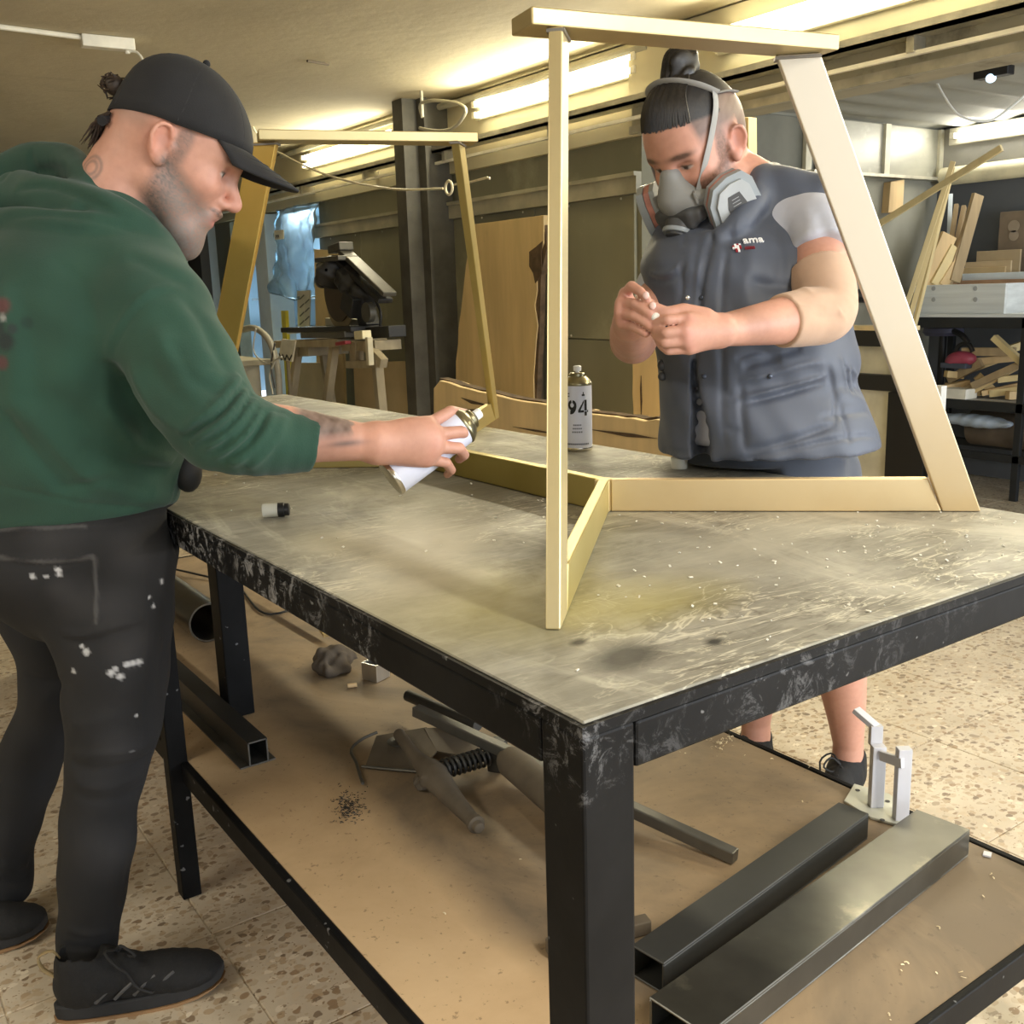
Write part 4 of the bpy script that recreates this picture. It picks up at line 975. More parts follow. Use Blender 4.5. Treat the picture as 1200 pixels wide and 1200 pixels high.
# ================================================================ man in the grey vest with the respirator
guy = empty('person', (PZ(960, 905, 0)[0], PZ(960, 905, 0)[1], 0), 'man in grey padded vest and half-face respirator picking at something in his hands', 'person')
yw2, pt2 = math.radians(50), .58
face2 = -HF*math.cos(yw2)-HR*math.sin(yw2); GX = face2*math.cos(pt2)-V(0, 0, 1)*math.sin(pt2); GZ = face2*math.sin(pt2)+V(0, 0, 1)*math.cos(pt2); GY = np.cross(GZ, GX)
GM = np.array([GX, GY, GZ]).T; GS = 1.04
GO = PX(862, 172, 1.925)-GY*.081*GS
def toG(P): return (P-GO)@GM/GS
def fromG(q): return GO+GM@(np.asarray(q, float)*GS)
hs2 = head_sdf()
hs2.wave(.0011, (0, 520, 0), 0., (.0, 0, .15), .055)
hs2.ell((.004, 0, .078), (.094, .0725, .076), k=.012)                     # swept-back hair on top
bd = Sdf()
bd.sub(lambda P: hs2(toG(P))*GS, GO+GX*.01, .175*GS, k=.02)
NB2 = PX(882, 232, 2.03)
bd.chain([fromG((-.030, 0, -.005)), fromG((-.040, 0, -.06)), NB2], [.060, .060, .075], k=.03, n=6)
SHL, EL, WL = PX(955, 268, 1.955), PX(968, 368, 1.835), PX(846, 387, 1.690)
SHR, ER, WR = PX(806, 290, 2.12), PX(742, 399, 1.945), PX(738, 381, 1.775)
HIPC = PX(905, 560, 2.20)
bd.chain([NB2, NB2+V(0, 0, -.08), SHL], [.06, .045, .04], k=.02); bd.chain([NB2+V(0, 0, -.08), SHR], [.045, .04], k=.02); bd.chain([NB2, HIPC], [.06, .06], k=.02)
bd.chain([SHL, (SHL+EL)/2, EL], [.056, .053, .046], k=.02); bd.chain([EL, EL*.65+WL*.35, EL*.2+WL*.8, WL], [.046, .0430, .032, .027], k=.02, n=8)
bd.chain([SHR, PX(775, 345, 2.04), ER], [.045, .044, .040], k=.02); bd.chain([ER, ER*.55+WR*.45, WR], [.040, .041, .029], k=.02, n=6)
def hand(s, w, mcp, fins, thumb, palm_r=.0215, rs=(.0084, .0087, .0084, .0074)):
    for m, r in zip(mcp, (.0118, .0122, .0118, .0105)): s.cone(w+(m-w)*.12, m, palm_r, r, k=.014)
    for m, f, r in zip(mcp, fins, rs): s.chain([m]+f, [r*1.12, r*1.05, r*.95, r*.84][:len(f)+1], k=.0022)
    s.chain(thumb, [.017, .0125, .0108, .0088], k=.010)
mL = [PX(806, 374, 1.645), PX(803, 387, 1.636), PX(804, 399, 1.642), PX(808, 409, 1.655)]
hand(bd, WL, mL, [[PX(782, 375, 1.636), PX(770, 378, 1.652), PX(763, 376, 1.664)], [PX(780, 390, 1.632), PX(770, 388, 1.650), PX(765, 383, 1.664)],
                  [PX(779, 402, 1.640), PX(771, 396, 1.655), PX(767, 390, 1.668)], [PX(783, 411, 1.654), PX(775, 405, 1.664), PX(771, 399, 1.674)]],
     [PX(826, 372, 1.672), PX(801, 364, 1.664), PX(781, 367, 1.656), PX(767, 360, 1.658)])
mR = [PX(733, 344, 1.712), PX(729, 355, 1.702), PX(728, 367, 1.702), PX(730, 379, 1.712)]
hand(bd, WR, mR, [[PX(740, 335, 1.682), PX(751, 342, 1.664), PX(758, 350, 1.658)], [PX(744, 356, 1.672), PX(756, 363, 1.660), PX(763, 370, 1.656)],
                  [PX(743, 370, 1.676), PX(755, 377, 1.664), PX(762, 383, 1.660)], [PX(742, 383, 1.686), PX(751, 388, 1.674), PX(757, 392, 1.668)]],
     [PX(744, 366, 1.735), PX(755, 358, 1.695), PX(761, 357, 1.675), PX(764, 363, 1.664)])
# legs: he stands a little back from the bench and leans over it
ANL, ANR = PX(994, 872, 2.46), PX(886, 846, 2.58)
KNL, KNR = PX(975, 735, 2.33), PX(890, 715, 2.44)
bd.chain([HIPC, KNL, PX(986, 792, 2.39), PX(991, 835, 2.43), ANL, ANL+V(0, 0, -.06)], [.055, .054, .057, .046, .036, .038], k=.03, n=14)
bd.chain([HIPC, KNR, PX(889, 772, 2.51), PX(888, 812, 2.55), ANR, ANR+V(0, 0, -.06)], [.055, .054, .056, .046, .036, .038], k=.03, n=14)
def beard2(q):
    x, y, z = q.T; n = np.clip(np.random.default_rng(6).normal(size=len(q)), -1.6, 1.6)*.5
    b = np.clip((-.004+.6*np.clip(.05-x, 0, .05)-z)/.016, 0, 1)*np.clip((x+.0)/.02, 0, 1)
    side = np.clip(1.4-((x-.022)/.016)**2-((z-.005)/.05)**2, 0, 1); b = np.maximum(b, side)*.7
    return np.clip(b*(1+.3*n), 0, .85), np.array([.085, .048, .030])*(1+.4*n)[:, None]
def skincol2(P):
    q = toG(P); hd_ = ((q**2).sum(1) < .22**2)[:, None]; q = np.where(hd_, q, np.array([0., 0, -.9])); sk = (.57, .300, .220)
    skin0 = np.array(sk)*(1+.05*vnoise(P, 60, 5))[:, None]; col = np.where(hd_, head_color(q, sk, beard2, brow=(.04, .025, .018), red=.6), skin0)
    x, y, z = q.T; n = vnoise(q, 300, 9)
    # shaved sides fading into dark hair on top
    line = .062+.10*np.clip(x-.03, 0, .06)-.25*np.clip(-.02-x, 0, .06)
    fade = np.clip((z-(.022+.20*np.clip(x+.01, 0, .05)))/.030, 0, 1)*np.clip((.072-x)/.012, 0, 1)*hd_[:, 0]; fade = np.where(x < -.03, np.clip((z+.03)/.03, 0, 1)*hd_[:, 0], fade)
    col = col*(1-(.84*fade)[:, None])+np.array([.085, .066, .055])*(.84*fade*(1+.2*n))[:, None]
    front = np.clip((z-.088-.25*np.clip(x-.08, -.1, .02))/.006, 0, 1)*(x > .0); top = np.maximum(np.clip((z-line-.028)/.008, 0, 1)*(x < .085), front)*hd_[:, 0]
    st = np.sin(q[:, 1]*900+4*n)*.25
    col = col*(1-top[:, None])+(np.array([.012, .010, .009])*(1+st)[:, None])*top[:, None]
    for m in mL+mR: col = paint(P, col, m-HF*.012, .018, (.64, .29, .23), .5, 1.)
    for c in (fins_tip): col = paint(P, col, c, .010, (.62, .29, .24), .6, 1.)
    return col
fins_tip = [PX(763, 376, 1.655), PX(758, 350, 1.65), PX(763, 370, 1.648), PX(762, 383, 1.652), PX(757, 392, 1.66), PX(767, 360, 1.65)]
bd.box((.5, 1.55, TZ-.03), (.545, 1.6, .036), rd=.002, k=.01, mode='s')
bd.obj('body', M_skin, guy, h=.0032, color=skincol2)
nl = MB()
for c, u in ((PX(757.0, 346, 1.648), -HF+HR*.2), (PX(765, 358, 1.648), -HF)): nl.ball(c, (.0055, .0022, .0065), 10, 6, np.array([HR, HF, V(0, 0, 1)]).T)
nl.obj('nails', mat('nail', (.72, .48, .42), .3), guy, smooth=True)
# --- hair bun and strands
hb = Sdf(); hb.ell(fromG((-.030, 0, .166)), np.array((.030, .027, .024)), GM, k=.01); hb.ell(fromG((-.018, .010, .172)), np.array((.022, .016, .014)), GM, k=.008); hb.chain([fromG((-.02, -.02, .150)), fromG((-.03, -.025, .172)), fromG((-.045, 0, .178)), fromG((-.05, .02, .165))], .009, k=.006, n=10)
hb.ell(fromG((-.022, 0, .145)), np.array((.040, .036, .020)), GM, k=.02)
hb.wave(.0018, 420*unit(GY+.4*GX)).obj('hair_bun', mat('black_hair', (.011, .009, .008), .45, 0, .4, 90, (1, 1, 6)), guy, h=.003)

# --- respirator
M_face = mat('mask_grey', (.25, .255, .25), .55, 0, .05, 10); M_mdark = mat('mask_dark', (.06, .062, .065), .5); M_cart = mat('cartridge_grey', (.30, .335, .36), .35, 0, .05, 10); M_pink = mat('cartridge_pink', (.46, .20, .16), .5, 0, .25, 40); M_strap = mat('strap_grey', (.32, .32, .31), .7)
def snapG(p):
    p = np.array(p, float); c = np.array([-.005, 0, .04]) if p[2] > .02 else np.array([.02, 0, p[2]]); u = unit(p-c); t = .2
    for _ in range(60): t -= .7*float(hs2((c+u*t)[None])[0])
    return fromG(c+u*(t+.0035))
resp = empty('respirator', fromG((.1, 0, -.05))); place(resp, fromG((.1, 0, -.05)), guy)
ms = Sdf()
ms.ell(fromG((.096, 0, -.048)), np.array((.034, .044, .052)), GM, k=.02); ms.cone(fromG((.100, 0, .006)), fromG((.110, 0, -.030)), .020*GS, .030*GS, k=.02)
ms.ell(fromG((.088, 0, -.090)), np.array((.030, .038, .022)), GM, k=.02)
for y in (1, -1): ms.cone(fromG((.100, y*.024, -.045)), fromG((.078, y*.050, -.055)), .020, .018, k=.015)
ms.obj('facepiece', M_face, resp, h=.003)
MB().lathe(fromG((.128, 0, -.084)), GX*.8-GZ*.6, [(-.01, .030), (.010, .028), (.0105, .024), (.018, .023), (.020, .018)], 28).obj('valve_cover', M_mdark, resp, smooth=True)
MB().lathe(fromG((.132, 0, -.087)), GX*.8-GZ*.6, [(.0, .0315), (.004, .0320), (.008, .0300)], 28).obj('valve_ring', M_cart, resp, smooth=True)
b = Sdf(); b.box(fromG((.122, 0, -.068)), (.014, .044, .022), GM, rd=.010, k=.01); b.box(fromG((.112, 0, -.066)), (.014, .058, .014), GM, rd=.008, k=.01); b.obj('yoke', M_mdark, resp, h=.0035)
for y in (1, -1):
    n = unit(np.array([.50, y*.86, -.04])); cxx = unit(np.cross(np.array([0, 0, 1.]), n)); czz = np.cross(n, cxx); CM = GM@np.array([cxx, czz, n]).T
    c0 = fromG((.072, y*.090, -.074))
    ct = MB()
    def plate(off, hw, hh, th, mi):
        hw *= 1.22; hh *= 1.22; P = [(-hw, -hh*.55), (-hw*.75, -hh*.92), (-hw*.2, -hh), (hw*.45, -hh*.92), (hw*.9, -hh*.55), (hw, -hh*.1), (hw*.9, hh*.6), (hw*.6, hh*.95), (0, hh), (-hw*.62, hh*.85), (-hw*.95, hh*.4)]
        ct.prism([c0+CM@np.array([u, v, off]) for u, v in P], CM@np.array([0, 0, th]), mi)
    plate(-.016, .040, .048, .0098, 0); plate(-.006, .0400, .0480, .0118, 1); plate(.006, .042, .050, .0138, 0); plate(.020, .032, .039, .005, 2)
    ct.prism([c0+CM@np.array([u, v, .0252]) for u, v in ((-.016, -.024), (.014, -.026), (.020, .0), (.012, .026), (-.012, .026), (-.019, .004))], CM@np.array([0, 0, .0008]), 3)
    for k in range(6): ct.box(c0+CM@np.array([0, -.015+.0065*k, .0263]), (.020-.001*k, .0014, .0006), CM, 4)
    ct.obj('cartridge', [M_cart, M_pink, mat('cartridge_light', (.42, .45, .47), .35), M_mdark, mat('label_grey', (.35, .36, .37), .6)], resp, bevel=.0025, smooth=True)
    # harness strap, lying on the head from the facepiece up over the head
    S = [snapG(p) for p in ((.100, y*.050, -.030), (.070, y*.072, .015), (.040, y*.083, .055), (.005, y*.086, .095), (-.015, y*.080, .120))]
    MB().tube(spline(S, 16), .0085, 8, flat=.22, up=GM@np.array([0, y*1., 0])).obj('strap', M_strap, resp, smooth=True)
    MB().box(fromG((.106, y*.046, -.036)), (.016, .006, .024), GM@rotm(0, 0, y*.6)).obj('clip', M_face, resp, bevel=.002)
# combed-back strands over the hair cap
def snap_many(Q):
    c = np.array([-.005, 0, .04]); U = Q-c; U /= np.linalg.norm(U, axis=1)[:, None]; t = np.full(len(Q), .2)
    for _ in range(40): t = t-.7*hs2(c+U*t[:, None])
    return c+U*(t+.0004)[:, None]
r_ = np.random.default_rng(8); HS_ = []
for y0 in np.linspace(-.060, .060, 64):
    y1 = y0*.35+r_.normal(0, .003); w_ = r_.uniform(.082, .092)
    HS_.append([(w_-.25*abs(y0), y0, .088), (.070-.2*abs(y0), y0*.98, .118), (.045, y0*.9, .140), (.010, y0*.75, .156), (-.018, y1*1.2, .160)])
HS_ = np.array(HS_); P_ = snap_many(HS_.reshape(-1, 3)).reshape(HS_.shape); hst = MB()
for st_ in P_: hst.tube([fromG(p) for p in spline(st_, 12)], [.0010]+[.0019]*10+[.0012], 5)
hst.obj('hair_strands', mat('black_hair_strand', (.016, .0125, .010), .4, 0, .5, 200), guy, smooth=True)
S = [snapG(p) for p in ((-.012, -.084, .112), (.012, -.066, .140), (.028, -.030, .154), (.030, .0, .157), (.026, .032, .153), (.010, .066, .138), (-.014, .085, .110))]
MB().tube(spline(S, 22), .0095, 8, flat=.3, up=GX).obj('crown_band', M_strap, resp, smooth=True)
MB().tube(spline([snapG(p) for p in ((-.014, .086, .112), (-.050, .072, .088), (-.075, .060, .070))], 8), .007, 8, flat=.3).obj('rear_strap', M_strap, resp, smooth=True)

# --- padded vest
vt = Sdf()
vt.loft([pxrow(218, 868, 940, 2.04, .080), pxrow(240, 850, 966, 2.045, .100), pxrow(266, 785, 976, 2.04, .118), pxrow(300, 754, 985, 2.03, .155), pxrow(345, 757, 988, 2.03, .162), pxrow(390, 765, 995, 2.035, .165), pxrow(425, 771, 1002, 2.045, .165),
         pxrow(446, 775, 1000, 2.05, .162), pxrow(480, 774, 1012, 2.055, .172), pxrow(510, 773, 1022, 2.06, .178), pxrow(534, 774, 1027, 2.065, .178)], HR, HF, k=.03, n=2.3)
vt.cone(PX(895, 225, 2.0), PX(955, 235, 1.965), .056, .052, k=.04); vt.cone(PX(840, 262, 2.02), PX(790, 272, 2.06), .05, .045, k=.04)
# collar
vt.chain([PX(905, 205, 2.06), PX(893, 215, 1.985), PX(876, 248, 1.930), PX(850, 274, 1.915), PX(825, 284, 1.935), PX(803, 276, 1.99)], [.026, .028, .026, .022, .020, .022], k=.014, n=16)
# arm hole on the near side
vt.ell(PX(988, 292, 1.93), (.050, .06, .080), np.array([HR, HF, V(0, 0, 1)]).T, k=.02, mode='s')
# front opening: slit that widens to the hem
OPN = [(836, 268), (826, 300), (817, 345), (812, 390), (810, 430), (812, 470), (818, 505), (822, 545)]
opn3 = [vt.hit(*q) for q in OPN]
base_vt = vt
F_ = []
fold(vt, [(840, 262), (829, 300), (820, 345), (815, 390), (813, 430)], -.012, .006)
fold(vt, [(860, 255), (851, 300), (846, 350), (846, 420), (846, 480), (850, 530)], -.007, .006)
fold(vt, [(820, 275), (812, 330), (806, 380), (803, 430)], -.004, .005)
# chest pocket on the far side
fold(vt, [(760, 319), (775, 322), (792, 316), (801, 300)], .006, .005); fold(vt, [(760, 327), (775, 330), (794, 323), (804, 306)], -.005, .005); fold(vt, [(800, 296), (798, 340), (793, 372)], -.006, .005); fold(vt, [(802, 268), (801, 290)], -.005, .005)
# hand pocket with its flap
fold(vt, [(866, 447), (900, 440), (940, 428), (965, 424)], .007, .006); fold(vt, [(870, 466), (905, 458), (945, 447), (968, 440)], .009, .005); fold(vt, [(870, 473), (905, 465), (945, 454), (970, 447)], -.009, .006)
fold(vt, [(868, 450), (870, 490), (873, 528)], -.008, .006); fold(vt, [(970, 428), (978, 460), (980, 498)], -.007, .006); fold(vt, [(873, 530), (905, 522), (945, 510), (980, 497)], -.009, .007)
for p in ([(862, 420), (885, 412), (910, 414), (940, 408)], [(870, 430), (890, 424), (915, 420)]): fold(vt, p, -.010, .008)
for p in ([(850, 500), (860, 505), (866, 502)], [(850, 460), (858, 466), (866, 462)]): fold(vt, p, -.005, .006)
# quilting and drag lines
fold(vt, [(875, 330), (920, 336), (962, 332)], -.006, .010); fold(vt, [(905, 262), (915, 300), (912, 335)], -.005, .012); fold(vt, [(860, 360), (900, 352), (950, 352)], .005, .014); fold(vt, [(925, 255), (945, 275), (950, 300)], -.006, .010)
fold(vt, [(890, 250), (880, 290), (876, 330), (872, 370)], .006, .018); fold(vt, [(930, 330), (955, 345), (985, 360)], .006, .012)
# elastic gather at the waist
for k in range(6): fold(vt, [(984+4*k, 418+4*k), (990+3.2*k, 440), (996+3*k, 462-k)], -.007 if k % 2 else .006, .0045)
fold(vt, [(985, 445), (1000, 447), (1012, 450)], -.012, .014)
fold(vt, [(960, 490), (995, 484), (1018, 482)], -.006, .006); fold(vt, [(975, 460), (1000, 465), (1015, 472)], .005, .010)
fold(vt, [(985, 470), (992, 500), (996, 520)], -.007, .006)
# hem piping
fold(vt, [(776, 527), (790, 530), (806, 532)], -.005, .005); fold(vt, [(840, 541), (880, 537), (920, 528), (960, 519), (1000, 512), (1028, 512)], -.006, .005)
for p, amp, wd in F_: vt.fold(p, amp, wd)
vt.wave(.0018, 48*unit(V(0, 0, 1)+HR*.25), .4).wave(.0010, 120*unit(V(0, 0, .7)+HR-HF*.5), 1.)
# lower gap between the two front edges, and the hem line
gap = [vt.hit(812, 425), vt.hit(814, 450), vt.hit(818, 485), vt.hit(822, 540)]
vt.chain(gap, [.003, .008, .014, .018], k=.006, mode='s', n=8, side=HF+HR*.25, e=5.)
hm0, hm1, hm2 = PX(773, 530, 2.05), PX(850, 545, 1.89), PX(1030, 521, 2.03); hn = unit(np.cross(hm1-hm0, hm2-hm0)); hn = hn if hn[2] < 0 else -hn
hx_ = unit(hm2-hm0); hy_ = np.cross(hn, hx_)
vt.box((hm0+hm1+hm2)/3+hn*.1, (.4, .4, .1), np.array([hx_, hy_, hn]).T, rd=.002, k=.006, mode='s')
LOGO = [base_vt.hit(865, 291)]
def vestcol(P):
    n = vnoise(P, 22, 41); return np.array([.072, .086, .122])*(1+.08*n)[:, None]
M_vest = cloth('vest_nylon', bs_=700, bstr=.15, sheen=.1, rough=.55, var=.06)
vt.obj('vest', M_vest, guy, h=.0044, color=vestcol)
# light T-shirt underneath
ts = Sdf()
ts.loft([pxrow(240, 810, 955, 2.04, .095), pxrow(300, 775, 968, 2.04, .125), pxrow(400, 790, 975, 2.045, .135), pxrow(515, 795, 985, 2.06, .140)], HR, HF, k=.03)
ts.chain([PX(925, 262, 1.98), PX(955, 268, 1.940), PX(966, 296, 1.902)], [.060, .066, .062], k=.03, n=8)
ad = unit(PX(968, 368, 1.835)-SHL); af, as_, au = frame(ad)
ts.box(PX(966, 296, 1.902)+ad*.065, (.06, .1, .1), np.array([af, as_, au]).T, rd=.002, k=.004, mode='s')
ts.chain([PX(800, 295, 2.10), PX(772, 335, 2.05)], [.050, .046], k=.03)
F_ = []
fold(ts, [(940, 240), (950, 262), (946, 285)], .004, .010); fold(ts, [(960, 250), (968, 275), (975, 292)], -.004, .010)
for p, amp, wd in F_: ts.fold(p, amp, wd)
ts.obj('t_shirt', cloth('pale_cotton', bs_=600, bstr=.2), guy, h=.006, color=lambda P: np.tile(np.array([.50, .52, .60]), (len(P), 1)))
# elbow support
eb = Sdf()
e1_, e2_ = EL*.78+WL*.22, EL*.55+WL*.45
eb.chain([PX(961, 318, 1.885), PX(967, 345, 1.858), EL+V(0, 0, .004), e1_, e2_], [.0575, .0570, .0535, .0515, .0470], k=.02, n=14)
for c, d in ((PX(961, 318, 1.885), PX(961, 318, 1.885)-PX(967, 345, 1.858)), (e2_, e2_-e1_)):
    d = unit(d); a1, a2, a3 = frame(d); eb.box(c+d*.055, (.055, .09, .09), np.array([a1, a2, a3]).T, rd=.002, k=.003, mode='s')
F_ = []
fold(eb, [(930, 350), (950, 356), (968, 362)], -.004, .007); fold(eb, [(936, 338), (955, 345), (975, 345)], .003, .008); fold(eb, [(950, 366), (968, 372), (985, 370)], -.003, .006)
for k in range(4): fold(eb, [(979+2.2*k, 357+3*k), (986+2*k, 371+2*k)], .0015, .0022)
for p, amp, wd in F_: eb.fold(p, amp, wd)
eb.obj('elbow_support', cloth('beige_knit', bs_=900, bstr=.3), guy, h=.0036, color=lambda P: np.tile(np.array([.55, .37, .265]), (len(P), 1))*(1+.04*vnoise(P, 40, 3))[:, None])
# shorts
so = Sdf()
so.loft([pxrow(500, 800, 985, 2.08, .125), pxrow(560, 795, 990, 2.13, .14), pxrow(610, 800, 995, 2.17, .13)], HR, HF, k=.03)
so.chain([HIPC+HR*.085, KNL+V(0, 0, .03)], [.105, .092], k=.03); so.chain([HIPC-HR*.07, KNR+V(0, 0, .03)], [.105, .092], k=.03)
so.box((.5, 1.55, TZ-.03), (.545, 1.6, .036), rd=.002, k=.01, mode='s')
so.obj('shorts', cloth('dark_work_cloth', bs_=700, bstr=.2), guy, h=.008, color=lambda P: np.tile(np.array([.060, .072, .100]), (len(P), 1)))
shd = unit(-HF*.80-HR*.60)
for an, dd in ((ANL, shd), (ANR, unit(-HF*.9-HR*.3))):
    q = an*V(1, 1, 0); shoe(guy, q-dd*.06, dd, .29, True)
# snaps, zip pull, toggles
M_snap = mat('dark_snap', (.05, .06, .085), .3, .5); M_ring = mat('silver_snap', (.75, .75, .76), .25, .8)
for x, y, m, r in ((823, 349, M_snap, .0055), (825, 441, M_snap, .0055), (806, 349, M_ring, .0048), (902, 441, M_snap, .005)):
    c = base_vt.hit(x, y); MB().lathe(c+HF*.003, -HF, [(0, r), (.004, r*.9), (.0055, r*.5)], 14).obj('snap', m, guy, smooth=True)
c = base_vt.hit(776, 428); MB().ball(c, (.010, .010, .012)).ball(c-V(0, 0, .022), (.009, .009, .009)).obj('toggle', M_mdark, guy, smooth=True)
# embroidered logo on the chest: small emblem of white and red tiles, white letters, a red line of small print
def on_vest(x, y): return base_vt.hit(x, y, off=.0012)
pa, pb, pc = on_vest(862, 284), on_vest(902, 281), on_vest(863, 298)
lx = unit(pb-pa); ln_ = unit(np.cross(lx, pc-pa)); ln_ = ln_ if ln_@HF < 0 else -ln_; ly = np.cross(ln_, lx); LM = np.array([lx, ly, ln_]).T
M_white = mat('thread_white', (.88, .88, .88), .8, 0, .03); M_red = mat('thread_red', (.30, .018, .03), .8, 0, .05)
em = {(-1, 2): 0, (0, 2): 1, (1, 2): 0, (-2, 1): 1, (-1, 1): 0, (0, 1): 0, (1, 1): 1, (-2, 0): 0, (-1, 0): 0, (0, 0): 0, (1, 0): 1, (-1, -1): 1, (0, -1): 0, (0, -2): 0, (-1, -2): 1}
ec = on_vest(865, 291); tile_ = .0038
logo = empty('logo', ec); place(logo, ec, guy)
for wcol, m, nm in ((0, M_white, 'emblem_white'), (1, M_red, 'emblem_red')):
    b = MB()
    for (i, j), k in em.items():
        if k == wcol: b.box(ec+LM@np.array([i*tile_*1.12, j*tile_*1.12, .0012]), (tile_, tile_, .0024), LM)
    b.obj(nm, m, logo)
def text_obj(name, body_, size, org, R, material, parent, ext=.0006, font_bold=0.):
    cu = bpy.data.curves.new(name, 'FONT'); cu.body = body_; cu.size = size; cu.extrude = ext; cu.offset = font_bold; cu.resolution_u = 3
    tmp = bpy.data.objects.new(name, cu); COL.objects.link(tmp); dg = bpy.context.evaluated_depsgraph_get(); me = bpy.data.meshes.new_from_object(tmp.evaluated_get(dg)); bpy.data.objects.remove(tmp)
    me.transform(Matrix([list(r)+[0] for r in R]+[[0, 0, 0, 1]])); me.materials.clear(); me.materials.append(material); me.name = name
    o = bpy.data.objects.new(name, me); COL.objects.link(o); place(o, org, parent); return o
text_obj('logo_letters', 'ama', .024, on_vest(871, 286)+ln_*.002, LM, M_white, logo, .0015, .0002)
text_obj('logo_small_print', 'iiiiiiii', .011, on_vest(873, 293)+ln_*.002, LM, M_red, logo, .0012, .0)
# the bit of white filler he is holding
MB().ball(PX(769, 372, 1.655), (.010, .008, .0085), 14, 8).obj('filler_lump', mat('white_filler', (.82, .80, .74), .8, 0, .06, 60, bmp=.3, bscale=200), smooth=True, label='small white lump pinched between the fingers of the man in the vest', cat='filler lump')
# ================================================================ things on the bench top
can = spray_can(PZ(678, 527, TZ)+V(0, 0, .0005), (0, 0, 1), 'white spray can printed 94 standing upright on the bench behind the gold post')
cb = PZ(678, 527, TZ); vd = unit((CAM-cb)*V(1, 1, 0)); va = math.atan2(vd[1], vd[0])
def wrap_text(name, txt, size, z, ang0, material, parent, bold=0., squash=1.):
    cu = bpy.data.curves.new(name, 'FONT'); cu.body = txt; cu.size = size; cu.extrude = .0004; cu.offset = bold; cu.align_x = 'CENTER'; cu.resolution_u = 3
    tmp = bpy.data.objects.new(name, cu); COL.objects.link(tmp); dg = bpy.context.evaluated_depsgraph_get(); me = bpy.data.meshes.new_from_object(tmp.evaluated_get(dg)); bpy.data.objects.remove(tmp)
    for v in me.vertices:
        x, y, e = v.co; r = .0328+e; a = va+ang0+x*squash/.0328; v.co = (r*math.cos(a), r*math.sin(a), y)
    me.materials.clear(); me.materials.append(material); o = bpy.data.objects.new(name, me); COL.objects.link(o); place(o, cb+V(0, 0, z), parent); return o
def wrap_bar(name, z0, z1, a0, a1, material, parent, r=.0330):
    n = 8; vs = []
    for i in range(n+1):
        a = va+a0+(a1-a0)*i/n
        for z in (z0, z1): vs.append(cb+V(r*math.cos(a), r*math.sin(a), z))
    return MB().add(vs, [(2*i, 2*i+2, 2*i+3, 2*i+1) for i in range(n)]).obj(name, material, parent)
M_gink = mat('print_grey', (.16, .17, .22), .6)
for k, (z, w_) in enumerate(((.060, .30), (.052, .34), (.044, .38))):
    for j in range(5): wrap_bar('small_print', z, z+.0035, -.05-w_+j*2*w_/5, -.05-w_+(j+.75)*2*w_/5, M_gink, can)
for j in range(12): wrap_bar('base_print', .016, .0195, -.85+j*.14, -.85+j*.14+.11, M_gink, can)
def digits():
    b = MB()
    def quad(pts):
        n = 4; vs = []
        P0, P1, P2, P3 = [np.array(p) for p in pts]
        for i in range(n+1):
            for j in range(2):
                u = i/n; p = (P0*(1-u)+P1*u)*(1-j)+(P3*(1-u)+P2*u)*j; a = va+p[0]/.0328; vs.append(cb+V(.0331*math.cos(a), .0331*math.sin(a), .083+p[1]))
        b.add(vs, [(2*i, 2*i+2, 2*i+3, 2*i+1) for i in range(n)])
    def ring(cx, cy, ro, ri, a0, a1, sy=1.15, n=12):
        for k in range(n):
            t0, t1 = a0+(a1-a0)*k/n, a0+(a1-a0)*(k+1)/n
            quad([(cx+ri*math.cos(t0), cy+ri*sy*math.sin(t0)), (cx+ri*math.cos(t1), cy+ri*sy*math.sin(t1)), (cx+ro*math.cos(t1), cy+ro*sy*math.sin(t1)), (cx+ro*math.cos(t0), cy+ro*sy*math.sin(t0))])
    ring(-.0135, .0245, .0105, .0045, math.radians(100), math.radians(440))           # bowl of the nine, cut like a stencil
    ring(-.0165, .0245, .0135, .0075, math.radians(-100), math.radians(-5), 1.55)      # its tail
    quad([(.0155, 0), (.0215, 0), (.0215, .0095), (.0155, .0095)]); quad([(.0155, .0115), (.0215, .0115), (.0215, .036), (.0155, .036)])   # stem of the four
    quad([(.0005, .0075), (.0140, .0075), (.0140, .0125), (.0005, .0125)]); quad([(.0225, .0075), (.0255, .0075), (.0255, .0125), (.0225, .0125)])
    quad([(.0005, .0125), (.0060, .0125), (.0140, .030), (.0140, .036)])
    return b
digits().obj('number_94', M_ink, can)
wrap_bar('maker_mark', .128, .132, .28, .50, M_ink, can); wrap_bar('maker_mark', .132, .137, .36, .43, M_ink, can)
for k in range(2): wrap_bar('corner_print', .126+.006*k, .129+.006*k, -.75, -.6, M_gink, can)
M_clear = mat('clear_plastic', (.80, .80, .72), .25, 0, .02, alpha=.55); M_blackp = mat('black_plastic', (.012, .012, .013), .45)
c0 = PZ(796, 549, TZ); MB().lathe(c0, (0, 0, 1), [(.0005, .0165), (.001, .0172), (.022, .0172), (.024, .0165), (.0245, .0155), (.0215, .0150), (.003, .0150)], 24).obj('can_cap', M_clear, smooth=True, label='clear plastic can cap upright near the far bench edge in front of the vest', cat='cap')
c0 = PZ(318, 606, TZ)+V(0, 0, .0125); cp = empty('can_cap', c0-V(0, 0, .0125), 'clear cap with a black ring lying on the bench by the green sleeve', 'cap')
ax_ = unit(HR+HF*.1); MB().lathe(c0-ax_*.014, ax_, [(0, .0105), (.001, .0122), (.026, .0122), (.0265, .0110), (.004, .0105)], 24).obj('cup', M_clear, cp, smooth=True)
MB().lathe(c0+ax_*.0125, ax_, [(0, .0122), (.010, .0122), (.011, .0110), (.018, .0105), (.019, .009)], 24).obj('ring', M_blackp, cp, smooth=True)
